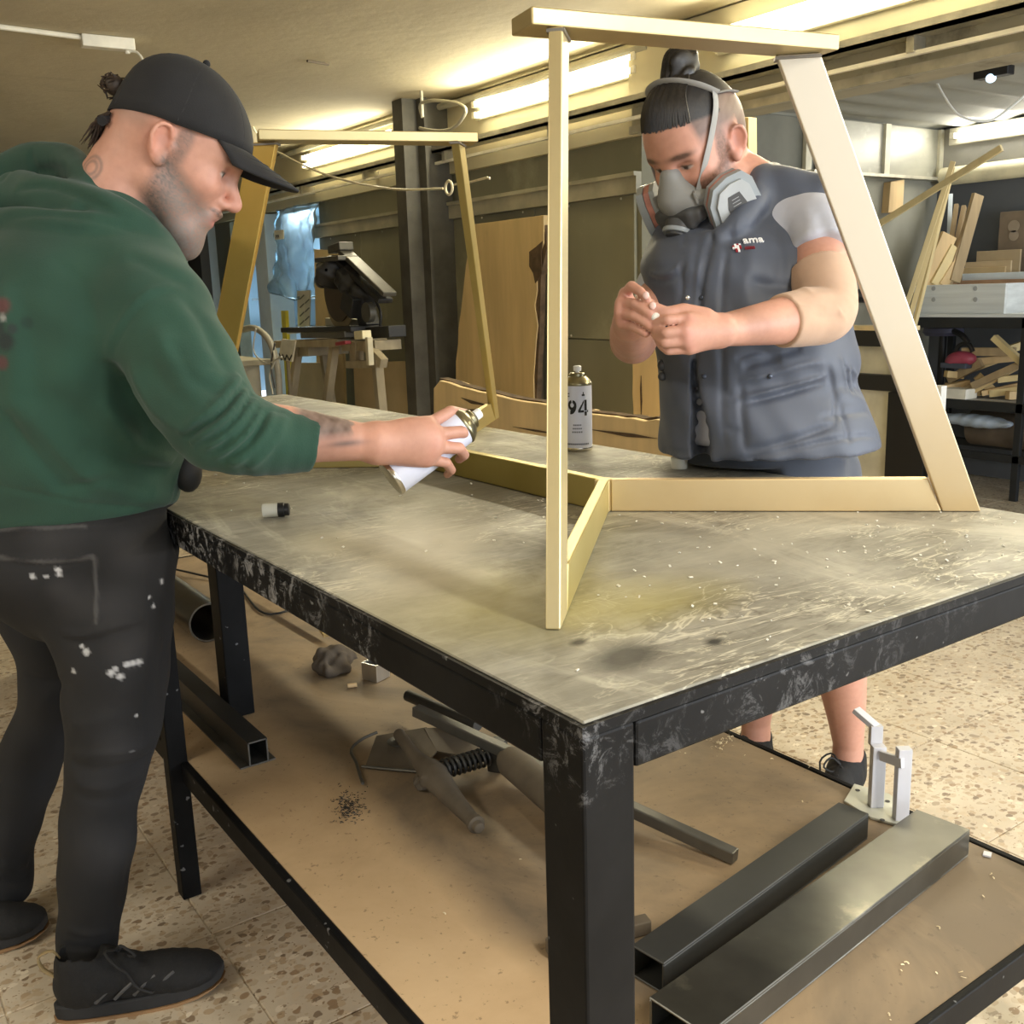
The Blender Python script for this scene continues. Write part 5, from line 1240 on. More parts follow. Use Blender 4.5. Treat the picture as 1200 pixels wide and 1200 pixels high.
# flakes of dried paint and filler on the steel top
r_ = np.random.default_rng(3); fl = MB()
for i in range(190):
    if i < 120: x, y = r_.uniform(.25, .98), abs(r_.normal(.0, .22))+.03
    else: x, y = r_.uniform(.05, .9), r_.uniform(.1, 1.6)
    if x > 1.0 or y > 1.7: continue
    s_ = r_.uniform(.001, .0032); R = rotm(r_.normal(0, .3), r_.normal(0, .3), r_.uniform(0, 6))
    fl.box((x, y, TZ+.0012), (s_*r_.uniform(1, 2.2), s_, .0012), R)
fl.obj('paint_flakes', mat('flake_white', (.72, .70, .62), .7), kind='stuff', label='white flakes of dried paint scattered over the steel bench top', cat='paint flakes')

# ================================================================ things on the lower shelf
S0 = SH+.001
M_gsteel = mat('grey_steel', (.155, .15, .135), .45, .75, .22, 7, bmp=.08, bscale=40)
M_scale = mat('mill_scale', (.062, .060, .055), .45, .5, .2, 5, bmp=.06, bscale=30)
M_rusty = mat('dusty_steel', (.145, .118, .085), .75, .2, .2, 9, bmp=.15, bscale=60)
M_alu = mat('bright_alu', (.62, .62, .62), .3, .95, .15, 12, (1, 1, .1))
# round pipe
p0 = PZ(247, 752, SH); px0 = p0[0]+.0; R_ = .056
pipe = empty('steel_pipe', (px0, p0[1]+.45, S0), 'thick round steel pipe lying on the shelf behind the bench prop', 'pipe')
b = MB(); seg = 36
for (r, y) in (((R_), 0), ((R_), .95), ((R_-.005), .95), ((R_-.005), 0)):
    for k in range(seg): a = 2*math.pi*k/seg; b.v.append((px0+r*math.cos(a), p0[1]+y, S0+R_+r*math.sin(a)))
for i in range(4):
    for k in range(seg): b.f.append((i*seg+k, i*seg+(k+1) % seg, ((i+1) % 4)*seg+(k+1) % seg, ((i+1) % 4)*seg+k)); b.mi.append(0)
b.obj('pipe_wall', mat('pipe_steel', (.17, .155, .125), .28, .8, .12, 4), pipe, smooth=50)
# top-hat profile
e0 = PZ(304, 896, SH); hx, hy = e0[0], e0[1]
hat = empty('hat_profile', (hx, hy+.5, S0), 'long black top-hat steel profile lying along the shelf edge', 'steel profile')
L_ = 1.2
MB().bb(hx-.040, hx+.036, hy, hy+L_, S0, S0+.003).obj('flange', M_gsteel, hat)
MB().bb(hx-.021, hx-.0185, hy, hy+L_, S0+.003, S0+.050).obj('web', M_scale, hat); MB().bb(hx+.0185, hx+.021, hy, hy+L_, S0+.003, S0+.050).obj('web', M_scale, hat)
MB().bb(hx-.021, hx+.021, hy, hy+L_, S0+.050, S0+.053).obj('crown', M_scale, hat)
for x0 in (hx-.021, hx+.018): MB().bb(x0, x0+.003, hy-.0006, hy, S0+.003, S0+.053).obj('cut_edge', M_gsteel, hat)
MB().bb(hx-.021, hx+.021, hy-.0006, hy, S0+.050, S0+.053).obj('cut_edge', M_gsteel, hat)
# crumpled rag
rg = Sdf(); rc = PZ(390, 784, SH)
r_ = np.random.default_rng(12)
rg.ell(rc+V(0, 0, .022), (.050, .045, .034), k=.02)
rg.ell(rc+V(.02, .035, .014), (.045, .035, .020), k=.02); rg.ell(rc+V(-.01, -.035, .012), (.040, .030, .018), k=.02)
for i in range(8):
    a = r_.uniform(0, 3.14); d = V(math.cos(a), math.sin(a), 0); e = V(r_.normal(0, .016), r_.normal(0, .016), 0); z0 = .040+.012*r_.random()
    rg.chain([rc+e+d*.05+V(0, 0, .020), rc+e+d*.02+V(0, 0, z0), rc+e-d*.02+V(0, 0, z0+.004), rc+e-d*.05+V(0, 0, .020)], [.006, .008, .008, .006], k=.010, n=8)
rg.wave(.0025, 160*unit(V(1, .4, .6))).wave(.002, 210*unit(V(-.5, 1, .4)))
rg.box(rc-V(0, 0, .02), (.2, .2, .0215), rd=.0005, k=.002, mode='s')
rg.obj('rag', mat('rag_cloth', (.105, .082, .060), .95, 0, .2, 20, bmp=.4, bscale=300), h=.0035, label='crumpled grey-brown rag lying on the shelf beside the aluminium tube', cat='rag')
# short aluminium box tube
ac = PZ(441, 795, SH); RA = rotm(0, 0, .35); al = empty('aluminium_tube', ac, 'short shiny square aluminium tube standing on the shelf by the rag', 'metal tube')
for dx, dy, sx, sy in ((.023, 0, .003, .049), (-.023, 0, .003, .049), (0, .023, .043, .003), (0, -.023, .043, .003)):
    MB().box(ac+RA@V(dx, dy, .023)+V(0, 0, .001), (sx, sy, .044), RA).obj('tube_wall', M_alu, al)
q = PZ(413, 806, SH)+V(0, 0, .0065); MB().tube([q-HR*.013-V(.0, .004, 0), q+HR*.013+V(.0, .004, 0)], .0055, 10).obj('wood_dowel', mat('dowel_wood', (.60, .42, .22), .7), smooth=True, label='tiny pale wooden dowel on the dusty shelf below the aluminium tube', cat='dowel')
MB().bar(PZ(333, 700, SH)+V(0, 0, .09), PZ(383, 752, SH)+V(0, 0, .018), .016, .010).obj('wood_batten', mat('batten_wood', (.46, .33, .14), .7, 0, .2, 20, (1, 8, 1)), label='thin yellowish batten poking out behind the rag', cat='batten', bevel=.001)
MB().tube(spline([PZ(200, 672, SH)+V(0, 0, .02), PZ(270, 685, SH)+V(0, 0, .006), PZ(330, 720, SH)+V(0, 0, .006), PZ(352, 712, SH)+V(0, 0, .006)], 20), .0035, 6).obj('cable', M_blackp, smooth=True, label='thin black cable trailing over the shelf behind the bench prop', cat='cable')
# dusty mechanism: strut with spring and lever
def sp(x, y, h): return PZ(x, y, SH+h)
st = empty('spring_mechanism', PZ(530, 930, SH), 'dusty old hinge mechanism with a coil spring and tapered lever on the shelf', 'mechanism')
lev = [sp(468, 861, .035), sp(490, 890, .032), sp(508, 908, .032), sp(530, 935, .026), sp(556, 964, .020)]
b = Sdf(); b.chain(lev, [.013, .015, .026, .019, .013], k=.008, n=14); b.box(lev[2], (.03, .022, .012), rotm(0, 0, .9), rd=.005, k=.012); b.obj('lever', M_rusty, st, h=.0035)
MB().lathe(lev[4]-unit(lev[4]-lev[3])*.002, lev[4]-lev[3], [(0, .016), (.010, .0165), (.012, .011), (.022, .010), (.024, .007)], 14).obj('end_nut', M_rusty, st, smooth=True)
MB().lathe(sp(494, 915, .018), V(-.5, -.8, 0), [(-.012, .016), (.012, .016), (.013, .011), (.020, .010)], 6).obj('bolt', M_rusty, st)
s0, s1 = sp(520, 901, .036), sp(578, 884, .036); ax_ = unit(s1-s0); _, sa, sb = frame(ax_); Ls = np.linalg.norm(s1-s0)
hel = [s0+ax_*Ls*t+.017*(sa*math.cos(t*2*math.pi*10)+sb*math.sin(t*2*math.pi*10)) for t in np.linspace(0, 1, 200)]
MB().tube(hel, .0034, 6).obj('coil_spring', M_scale, st, smooth=True)
MB().tube([s0, s1], .009, 10).obj('spring_rod', M_blackp, st, smooth=True)
cyl = [s1-ax_*.01, sp(600, 893, .045), sp(655, 940, .040), sp(700, 985, .035)]
MB().tube([cyl[1]-unit(cyl[2]-cyl[1])*.02, cyl[1], cyl[2], cyl[3]], [.024, .031, .031, .031], 20).obj('cylinder', M_rusty, st, smooth=True)
MB().box(sp(583, 884, .035), (.045, .03, .06), rotm(0, 0, .6)).obj('joint_block', M_scale, st, bevel=.004)
# bent plate with a wire handle
pl = empty('bent_plate', PZ(455, 890, SH), 'thin folded sheet-metal plate with a bent wire handle under the lever', 'metal plate')
P = [sp(441, 862, .020), sp(500, 852, .034), sp(512, 880, .020), sp(490, 905, .005), sp(428, 898, .004)]
MB().prism(P, V(0, 0, -.0025)).obj('sheet', M_rusty, pl)
MB().prism([sp(497, 853, .034), sp(545, 852, .030), sp(570, 890, .012), sp(512, 880, .020)], V(0, 0, -.0025)).obj('sheet_fold', M_rusty, pl)
MB().lathe(sp(467, 869, .022), (0, 0, 1), [(0, .024), (.002, .024), (.003, .020)], 24).obj('washer', M_gsteel, pl, smooth=True)
MB().tube(spline([sp(442, 858, .022), sp(426, 865, .016), sp(414, 874, .010), sp(418, 895, .007), sp(425, 918, .006)], 16), .0032, 8).obj('wire_handle', M_gsteel, pl, smooth=True)
MB().tube([sp(424, 898, .006), sp(455, 901, .006), sp(490, 904, .006)], .0032, 8).obj('lower_wire', M_gsteel, pl, smooth=True)
# long flat bar over the mechanism, and a short dark rod beside it
MB().bar(sp(487, 832, .085), sp(862, 1004, .012), .022, .022).obj('square_bar', M_gsteel, bevel=.002, label='long grey square steel bar slanting across the mechanism on the shelf', cat='steel bar')
MB().tube([sp(478, 815, .05), sp(560, 850, .055)], .013, 12).obj('dark_rod', M_scale, smooth=True, label='short dark round rod behind the grey square bar', cat='steel rod')
# two box sections at the near end
def box_section(c4, h, m, name, label, wall=.004, open_end=False):
    """c4: the four picture corners of the top face (near-left, near-right, far-right, far-left)"""
    P = [PZ(x, y, SH+h) for x, y in c4]; d = unit(((P[3]-P[0])+(P[2]-P[1]))*V(1, 1, 0)); s = np.cross(d, V(0, 0, 1)); o = (P[0]+P[1])/2; Wd = abs((P[1]-P[0])@s); Ln = ((P[2]+P[3])/2-o)@d
    T = empty(name, o*V(1, 1, 0)+d*Ln/2+V(0, 0, S0), label, 'steel tube', 'rectangular steel tubes on the shelf')
    F3 = np.array([s, d, V(0, 0, 1)]).T; mid = o*V(1, 1, 0)+d*Ln/2
    for nm, dx, z0, z1, w_ in (('top_wall', 0, h-wall, h, Wd), ('bottom_wall', 0, .001, wall, Wd), ('side_wall', Wd/2-wall/2, wall, h-wall, wall), ('side_wall', -Wd/2+wall/2, wall, h-wall, wall)):
        MB().box(mid+s*dx+V(0, 0, SH+(z0+z1)/2), (w_, Ln, z1-z0), F3).obj(nm, m, T, bevel=.0012, seg=1)
    return T, s, d, o, Wd, Ln
box_section([(740, 1107), (778, 1129), (1031, 960), (971, 933)], .050, mat('dark_tube', (.060, .060, .055), .5, .45, .15, 4), 'black_tube', 'dark square-edged steel tube on the shelf nearest the mechanism', open_end=False)
M_worn = mat('worn_tube', (.135, .132, .115), .33, .8, .25, 5, dirt=((.36, .34, .27), .56, .12), dscale=4, bmp=.06, bscale=30)
box_section([(742, 1181), (846, 1199), (1150, 974), (1062, 946)], .050, M_worn, 'steel_tube', 'worn bright steel box tube at the front corner of the shelf')
MB().bar(sp(642, 1112, .012), sp(760, 1082, .012), .022, .022).obj('bar_stub', M_rusty, bevel=.002, label='small square bar end peeping out behind the near bench leg', cat='steel bar')
# white welded bracket
M_wpaint = mat('white_primer', (.66, .66, .70), .45, 0, .05, 8); M_prim = mat('primed_plate', (.55, .55, .46), .5, .1, .1, 10)
bc = PZ(1028, 942, SH); wbk = empty('white_bracket', bc, 'small white steel bracket of two posts on a holed base plate', 'bracket')
P = [PZ(x, y, SH+.006) for x, y in ((1001, 918), (989, 938), (1020, 957), (1052, 966), (1062, 950), (1043, 930))]
MB().prism(P, V(0, 0, -.005)).obj('base_plate', M_prim, wbk, bevel=.001)
for x, y in ((1005, 926), (1020, 934), (1040, 939), (1034, 961)): MB().lathe(PZ(x, y, SH+.0062), (0, 0, 1), [(0, .0045), (.0006, .0045)], 12).obj('bolt_hole', M_blackp, wbk)
pA, pB = PZ(1026, 944, SH+.006), PZ(1055, 959, SH+.006)
hA = .118; MB().bar(pA, pA+V(0, 0, hA), .024, .018, up=HF).obj('post', M_wpaint, wbk, bevel=.0012); MB().bar(pB, pB+V(0, 0, .135), .024, .018, up=HF).obj('post', M_wpaint, wbk, bevel=.0012)
MB().bar(pA+V(0, 0, .105)-HF*.012, pB+V(0, 0, .112)-HF*.012-HR*.006, .008, .018).obj('cross_strip', M_wpaint, wbk, bevel=.001)
tA = pA+V(0, 0, hA)+HF*.02; MB().bar(pA+V(0, 0, .112)+HF*.016, pA+V(0, 0, .150)+HF*.016, .022, .014, up=HF).obj('upper_post', M_wpaint, wbk, bevel=.001)
MB().bar(pA+V(0, 0, .146)+HF*.016, pA+V(0, 0, .166)+HF*.05-HR*.026, .018, .010).obj('top_arm', M_wpaint, wbk, bevel=.001)
MB().box(PZ(1157, 1001, SH+.0025), (.014, .012, .003), rotm(0, 0, .4)).obj('white_chip', M_wpaint, label='small white plastic chip at the end of the worn steel tube', cat='chip')
# wood shavings and metal filings
r_ = np.random.default_rng(9); cu_ = MB()
def curl(x, y, s):
    c = PZ(x, y, SH+.002); a = r_.uniform(0, 6.28); pts = []
    for t in np.linspace(0, r_.uniform(.7, 2.2), 6): pts.append(c+s*V(math.cos(a+t)*(.4+.2*t), math.sin(a+t)*(.4+.2*t), .25*abs(math.sin(t*1.3))))
    cu_.tube(pts, s*.18, 4, flat=.3)
for i in range(34): curl(r_.normal(846, 9), r_.normal(870, 3.5), .006)
for x, y in ((802, 882), (806, 883), (798, 881), (841, 886), (868, 867), (948, 897), (952, 899), (947, 899), (940, 940), (1158, 1024), (1162, 1030), (1154, 1050), (1060, 1132), (1058, 1137), (1063, 1130), (1100, 1142), (1124, 1138), (1127, 1144), (1042, 1190), (1046, 1196), (1098, 1088), (870, 885), (612, 1008), (520, 1072), (505, 1080), (905, 890), (842, 1064)): curl(x+r_.normal(0, 1), y, .006)
cu_.obj('wood_shavings', mat('shaving', (.74, .62, .40), .8), kind='stuff', label='pale curled wood shavings strewn over the lower shelf', cat='wood shavings')
fi = MB()
for i in range(260):
    c = PZ(r_.normal(408, 9), r_.normal(945, 9), SH+.0015); fi.box(c, (r_.uniform(.002, .006), .0009, .0009), rotm(r_.normal(0, .5), 0, r_.uniform(0, 6)))
fi.obj('metal_filings', M_scale, kind='stuff', label='small dark heap of metal filings on the brown shelf', cat='metal filings')
# ================================================================ things along the panelled wall
def wood(name, c, var=.22, st=(1, 1, .12), rough=.7, sc=9):
    return mat(name, c, rough, 0, var, sc, st, bmp=.12, bscale=40, bstretch=st, dirt=(tuple(np.array(c)*.62), .62, .12), dscale=2.2)
def slab(px, a, th, m, name, parent=None, bevel=.003, **kw):
    return MB().prism([PA(x, y, a) for x, y in px], V(th, 0, 0)).obj(name, m, parent, bevel=bevel, **kw)
M_oak = wood('slab_wood', (.60, .45, .22), .12); M_oak2 = wood('pale_slab_wood', (.74, .56, .29), .10); M_bark = mat('bark', (.10, .065, .035), .9, 0, .3, 20, bmp=.4, bscale=60)
r_ = np.random.default_rng(21)
def rough_edge(pts, n=6, amp=2.):
    out = []
    for (x0, y0), (x1, y1) in zip(pts[:-1], pts[1:]):
        for k in range(n): t = k/n; out.append((x0+(x1-x0)*t+r_.normal(0, amp)*(k > 0), y0+(y1-y0)*t+r_.normal(0, amp)*(k > 0)))
    return out+[pts[-1]]
S = empty('wood_slab', PA(585, 470, 2.86)*V(1, 1, 0), 'tall live-edge wooden slab leaning on the wall beside the dark column', 'wood slab', 'timber slabs by the wall')
slab([(553, 263), (637, 252)]+rough_edge([(637, 285), (629, 320), (628, 400), (622, 560)], 4, 1.2)+[(528, 575)]+rough_edge([(533, 460), (537, 385), (546, 310)], 4, 1.2), 2.84, .05, M_oak, 'board', S)
slab([(637, 254), (641, 290), (634, 322), (632, 400), (627, 500), (622, 500), (627, 400), (629, 322), (636, 288)], 2.846, .035, M_bark, 'bark_edge', S)
slab(rough_edge([(620, 295), (636, 282), (635, 320), (627, 332), (620, 312), (620, 295)], 2, 1.), 2.838, .003, M_bark, 'knot', S, bevel=0)
S = empty('wood_slab', PA(640, 560, 2.0)*V(1, 1, 0), 'thick live-edge slab set on edge just behind the bench', 'wood slab', 'timber slabs by the wall')
top = rough_edge([(515, 446), (560, 459), (610, 470), (660, 478), (700, 486), (740, 490), (800, 498), (860, 512)], 4, 1.0)
slab([(508, 455)]+top+[(860, 700), (508, 620)], 2.05, .09, M_oak2, 'board', S, bevel=.004)
slab([(x, y-3) for x, y in top]+[(x, y+2) for x, y in top[::-1]], 2.075, .05, M_bark, 'bark_edge', S, bevel=0)
for p in (((520, 478), (560, 480), (572, 484), (535, 482)), ((600, 500), (630, 504), (655, 509), (628, 506)), ((690, 503), (740, 508), (770, 514), (735, 512)), ((640, 498), (680, 506), (664, 504), (650, 503)), ((540, 466), (562, 472), (575, 476), (552, 473))):
    slab(p, 2.046, .004, M_bark, 'crack', S, bevel=0)
S = empty('wood_slab', PA(800, 560, 2.72)*V(1, 1, 0), 'pale live-edge slab standing upright behind the man in the vest', 'wood slab', 'timber slabs by the wall')
slab([(772, 150), (877, 137), (880, 560), (742, 560)]+rough_edge([(742, 480), (741, 425), (756, 404), (771, 385), (772, 260)], 3, .8), 2.70, .05, M_oak2, 'board', S)
slab([(750, 455), (751, 440), (752, 470), (751, 490)], 2.696, .004, M_bark, 'crack', S, bevel=0)
MB().bb(2.9, 2.96, 3.98, 4.03, 0, 1.55).obj('dark_batten', mat('dark_wood', (.07, .055, .035), .8), label='narrow dark batten upright beside the tall slab', cat='batten')

# --- mitre saw on its stand
AS = 2.45
saw = empty('mitre_saw', PA(400, 392, AS), 'black and grey sliding mitre saw with its head raised on a stand', 'mitre saw')
M_sawgrey = mat('saw_grey', (.10, .095, .078), .45, .3, .12, 8); M_sawblack = mat('saw_black', (.018, .018, .018), .5, 0, .2, 10); M_blade = mat('saw_blade', (.34, .26, .15), .35, .8)
def q(x, y, o=0.): return PA(x, y, AS+o)
def bar2(x0, y0, x1, y1, w_, th, m, n, o=0., bev=.006): return MB().bar(q(x0, y0, o), q(x1, y1, o), th, w_, up=(0, 0, 1)).obj(n, m, saw, bevel=bev)
bar2(402, 293, 457, 345, .030, .09, M_sawgrey, 'rail_cover', -.02); bar2(396, 301, 452, 353, .03, .10, M_sawblack, 'rail', -.02)
bar2(392, 293, 406, 288, .05, .10, M_sawgrey, 'cover_cap', -.02); bar2(380, 305, 408, 302, .03, .14, M_sawgrey, 'top_plate', -.05)
b = Sdf(); b.ell(q(392, 320, -.04), (.13, .10, .10), k=.05); b.ell(q(412, 330, -.02), (.10, .10, .10), k=.05); b.ell(q(425, 345, .0), (.10, .10, .10), k=.05); b.cone(q(380, 318, -.06), q(376, 332, -.06), .05, .045, k=.03); b.wave(.008, 60*unit(V(.3, 1, .5))); b.wave(.006, 90*unit(V(.2, -.6, 1))); b.obj('motor_body', M_sawblack, saw, h=.012)
MB().lathe(q(398, 342, -.02), (1, 0, 0), [(-.02, .19), (.02, .19), (.025, .16)], 32).obj('blade_guard', mat('guard_brown', (.09, .065, .04), .4, .3), saw, smooth=True)
MB().lathe(q(398, 350, -.03), (1, 0, 0), [(-.003, .20), (.003, .20)], 40).obj('blade', M_blade, saw, smooth=True)
bar2(408, 350, 420, 362, .13, .10, M_sawblack, 'gear_case', -.06)
bar2(422, 340, 434, 384, .10, .10, M_sawblack, 'arm', .02); MB().lathe(q(432, 366, -.06), (1, 0, 0), [(-.02, .06), (.02, .06)], 16).obj('pivot_knob', M_sawgrey, saw, smooth=True)
MB().tube(spline([q(440, 352), q(446, 366), q(445, 386)], 8), .009, 6).obj('hose', M_sawblack, saw, smooth=True)
bar2(346, 386, 430, 385, .035, .22, M_sawblack, 'base_rail', -.05); bar2(338, 389, 372, 386, .028, .03, M_alu, 'support_tube', -.12); bar2(424, 391, 466, 388, .07, .12, M_sawblack, 'outfeed', .0)
bar2(372, 392, 425, 391, .04, .25, M_sawgrey, 'table_plate', -.05); bar2(384, 377, 424, 379, .055, .04, mat('fence_alu', (.55, .52, .42), .5, .4), 'fence', .05)
# stand
std = empty('saw_stand', PA(390, 470, AS)*V(1, 1, 0), 'tan wooden trestle stand with sloping legs under the mitre saw', 'stand')
M_tan = mat('trestle_wood', (.33, .28, .185), .7, 0, .2, 8, (1, 1, .3))
def bar3(x0, y0, x1, y1, w_, th, n, o=0., m=None, par=None): return MB().bar(q(x0, y0, o), q(x1, y1, o), th, w_).obj(n, m or M_tan, par or std, bevel=.004)
bar3(348, 402, 425, 400, .05, .35, 'top_beam'); bar3(352, 410, 385, 408, .09, .30, 'apron', .02)
for x0, x1, o in ((392, 372, -.12), (378, 402, .12), (350, 330, -.12), (440, 455, -.1)): bar3(x0, 404, x1, 560, .055, .05, 'leg', o)
bar3(415, 405, 455, 404, .06, .18, 'side_shelf', -.05)
vise = empty('bench_vise', q(432, 408, -.1), 'tan wooden clamping jig with a cream block below the saw', 'clamp')
bar3(418, 400, 418, 424, .06, .08, 'jaw', -.12, None, vise); bar3(430, 405, 450, 426, .06, .05, 'brace', -.14, None, vise); bar3(432, 395, 434, 428, .035, .035, 'screw_post', -.2, mat('jig_light', (.55, .50, .36), .6), vise); bar3(420, 393, 430, 392, .05, .06, 'block', -.16, mat('cream_block', (.72, .66, .44), .6), vise); bar3(410, 427, 446, 426, .045, .06, 'foot', -.14, None, vise)
bar3(396, 403, 408, 401, .022, .04, 'red_clamp', -.2, mat('red_plastic', (.30, .03, .04), .4), std)
for px, c, lab, a in ((((414, 428), (445, 426), (442, 470), (414, 462)), (.46, .36, .20), 'brown board leaning below the mitre saw, left of the pair', 2.72), (((447, 424), (478, 423), (478, 474), (444, 471)), (.50, .40, .23), 'brown board leaning below the mitre saw, right of the pair', 2.75),
                      (((368, 292), (398, 294), (396, 384), (362, 384)), (.62, .48, .25), 'tall tan board upright behind the mitre saw', 2.85), (((345, 425), (385, 425), (384, 470), (344, 470)), (.48, .41, .27), 'low tan box panel between the trestle legs', 2.70)):
    p_ = [PA(x, y, a) for x, y in px]; p_[2][2] = min(p_[2][2], .1) if lab.startswith(('brown', 'low')) else p_[2][2]; p_[3][2] = min(p_[3][2], .1) if lab.startswith(('brown', 'low')) else p_[3][2]
    if lab.startswith('tall'): p_[2][2] = p_[3][2] = .003
    elif True: p_[2][2] = p_[3][2] = .003
    MB().prism(p_, V(.02, 0, 0)).obj('board', mat('board_%d' % int(c[0]*1000), c, .75, 0, .08, 4), bevel=.002, label=lab, cat='board', group='boards leaning by the saw')
sh_ = MB().prism([PA(348, 341, 2.9), PA(363, 340, 2.9), PA(362, 385, 2.9), PA(349, 385, 2.9)], V(.012, 0, 0)).obj('printed_panel', mat('white_panel', (.62, .60, .50), .6), label='white insulation panel with dark slanting print beside the tan board', cat='panel')
for i in range(7):
    x0 = 351+(i % 2)*6; y0 = 350+i*5; MB().prism([PA(x0, y0, 2.899), PA(x0+5, y0-5, 2.899), PA(x0+6, y0-4, 2.899), PA(x0+1, y0+1, 2.899)], V(-.001, 0, 0)).obj('print_stripe', mat('panel_ink', (.12, .12, .10), .7), sh_)
MB().prism([PA(329, 364, 2.8), PA(334, 364, 2.8), PA(334, 396, 2.8)*V(1, 1, 0)+V(0, 0, .002), PA(329, 398, 2.8)*V(1, 1, 0)+V(0, 0, .002)], V(.03, 0, 0)).obj('spirit_level', mat('yellow_paint', (.70, .60, .05), .4), label='yellow spirit level upright against the white door post', cat='spirit level', bevel=.003)
nb = MB().prism([PA(330, 397, 2.2), PA(346, 399, 2.2), PA(342, 424, 2.2), PA(326, 421, 2.2)], V(.01, 0, 0)).obj('notice_card', mat('card_white', (.66, .64, .54), .7), label='white card with black marks in front of the saw stand', cat='card')
f0 = PA(334, 423, 2.2); MB().bar(f0*V(1, 1, 0)+V(.02, 0, .001), f0+V(.02, 0, 0), .02, .02).obj('stake', M_tan, nb)
for a_, b_ in (((327, 414), (330, 422)), ((331, 415), (334, 422)), ((334, 422), (336, 416)), ((336, 416), (339, 422)), ((339, 422), (342, 416))): MB().bar(PA(*a_, 2.199), PA(*b_, 2.199), .002, .012).obj('mark', M_ink, nb)
MB().tube(spline([PA(x, y, 2.1) for x, y in ((262, 400), (285, 386), (302, 386), (317, 402), (325, 430), (328, 470))], 24), .022, 10).obj('suction_hose', mat('hose_grey', (.34, .32, .26), .6), smooth=True, label='grey suction hose arching beside the door post', cat='hose')
for k, (pts, c) in enumerate(((((300, 385), (297, 410), (310, 425), (330, 418)), (.5, .5, .45)), (((322, 402), (318, 430), (322, 455)), (.05, .05, .05)), (((318, 400), (322, 420), (316, 440), (320, 462)), (.62, .6, .5)))):
    MB().tube(spline([PA(x, y, 2.05) for x, y in pts], 14), .006, 6).obj('cable', mat('cable_%d' % k, c, .6), smooth=True, label=('thin pale cable looping by the grey hose', 'black cable hanging beside the grey hose', 'white cable dangling below the grey hose')[k], cat='cable')
MB().bb(1.75, 2.15, 6.2, 7.6, .0, .80).bb(1.7, 2.2, 6.1, 7.7, .80, .84).obj('low_cabinet', mat('cabinet_cream', (.42, .39, .28), .6), bevel=.005, label='low cream cabinet beyond the far end of the workbench', cat='cabinet')
# plastic sheet hung over the wall
pc = []; nu, nv = 26, 34
for j in range(nv):
    for i in range(nu):
        u, v = i/(nu-1), j/(nv-1); P = PA(323+(372-323)*u-6*v*(1-u), 246-10*u+(348-236)*v-30*v*max(0, .5-u), 2.93); n_ = .02*math.sin(9*u+4*v+2*math.sin(7*v))+.012*math.sin(21*u-9*v)+.008*math.sin(33*v+14*u); P[0] += n_; pc.append(P)
o = MB().add(pc, [(j*nu+i, j*nu+i+1, (j+1)*nu+i+1, (j+1)*nu+i) for j in range(nv-1) for i in range(nu-1)]).obj('plastic_sheet', mat('plastic_film', (.62, .78, .90), .16, .0, .2, 6, bmp=.6, bscale=9, trans=.75), smooth=True, label='shiny bluish plastic sheet hanging on the wall beside the doorway', cat='plastic sheet')
m_ = o.modifiers.new('thick', 'SOLIDIFY'); m_.thickness = .002
sg = slab([(321, 270), (332, 269), (332, 280), (322, 281)], 2.88, .008, mat('sign_white', (.80, .78, .66), .6), 'open_sign', bevel=.001, label='small white sign reading OPEN on the plastic sheet', cat='sign')
c_ = PA(322, 279, 2.878); text_obj('sign_letters', 'OPEN', .034, c_, np.array([[0, 0, -1], [-1, 0, 0], [0, 1, 0]], float), M_ink, sg, .0006)
# doorway to the lit tool room
y_r, y_l = PA(313, 330, 2.98)[1], PA(243, 300, 2.98)[1]
M_post = mat('post_white', (.62, .68, .68), .5, 0, .08, 4)
d1 = MB().bb(2.94, 3.16, PA(320, 330, 2.98)[1], PA(306, 330, 2.98)[1], 0, 1.955).obj('door_1', M_post, kind='structure', bevel=.004)
MB().bb(2.94, 3.16, PA(250, 300, 2.98)[1], PA(238, 300, 2.98)[1], 0, 1.955).obj('door_post', M_post, d1, bevel=.004)
tr = MB(); tr.bb(4.9, 5.0, 6.5, 13, 0, 2.2); tr.bb(3.15, 5.0, 6.4, 6.5, 0, 2.2); tr.bb(3.15, 5, 12.9, 13, 0, 2.2); tr.bb(3.15, 5, 6.4, 13, 2.2, 2.25)
tr.obj('wall_tool_room', mat('blue_wall', (.30, .43, .52), .7, 0, .06, 2), kind='structure')
area_light('tool_room_lamp', (4.2, 9.6, 2.17), (4.2, 9.6, 0), .4, 1.6, 170, (.72, .88, 1))
sh1 = empty('tool_shelf', PA(305, 395, 4.5), 'grey tool shelf seen through the lit doorway', 'shelf')
for y_, h_ in ((352, .03), (384, .03)): z = PA(300, y_, 4.6)[2]; MB().bb(4.45, 4.9, 8.6, 12.2, z, z+h_).obj('board', mat('shelf_grey', (.25, .32, .36), .5), sh1)
for k in range(3):
    y0 = 9.0+1.2*k; MB().bb(4.46, 4.5, y0, y0+.04, .0, PA(300, 352, 4.6)[2]).obj('upright', mat('shelf_dark', (.10, .13, .15), .5), sh1)
r_ = np.random.default_rng(4)
zt1, zt2 = PA(300, 352, 4.6)[2]+.031, PA(300, 384, 4.6)[2]+.031
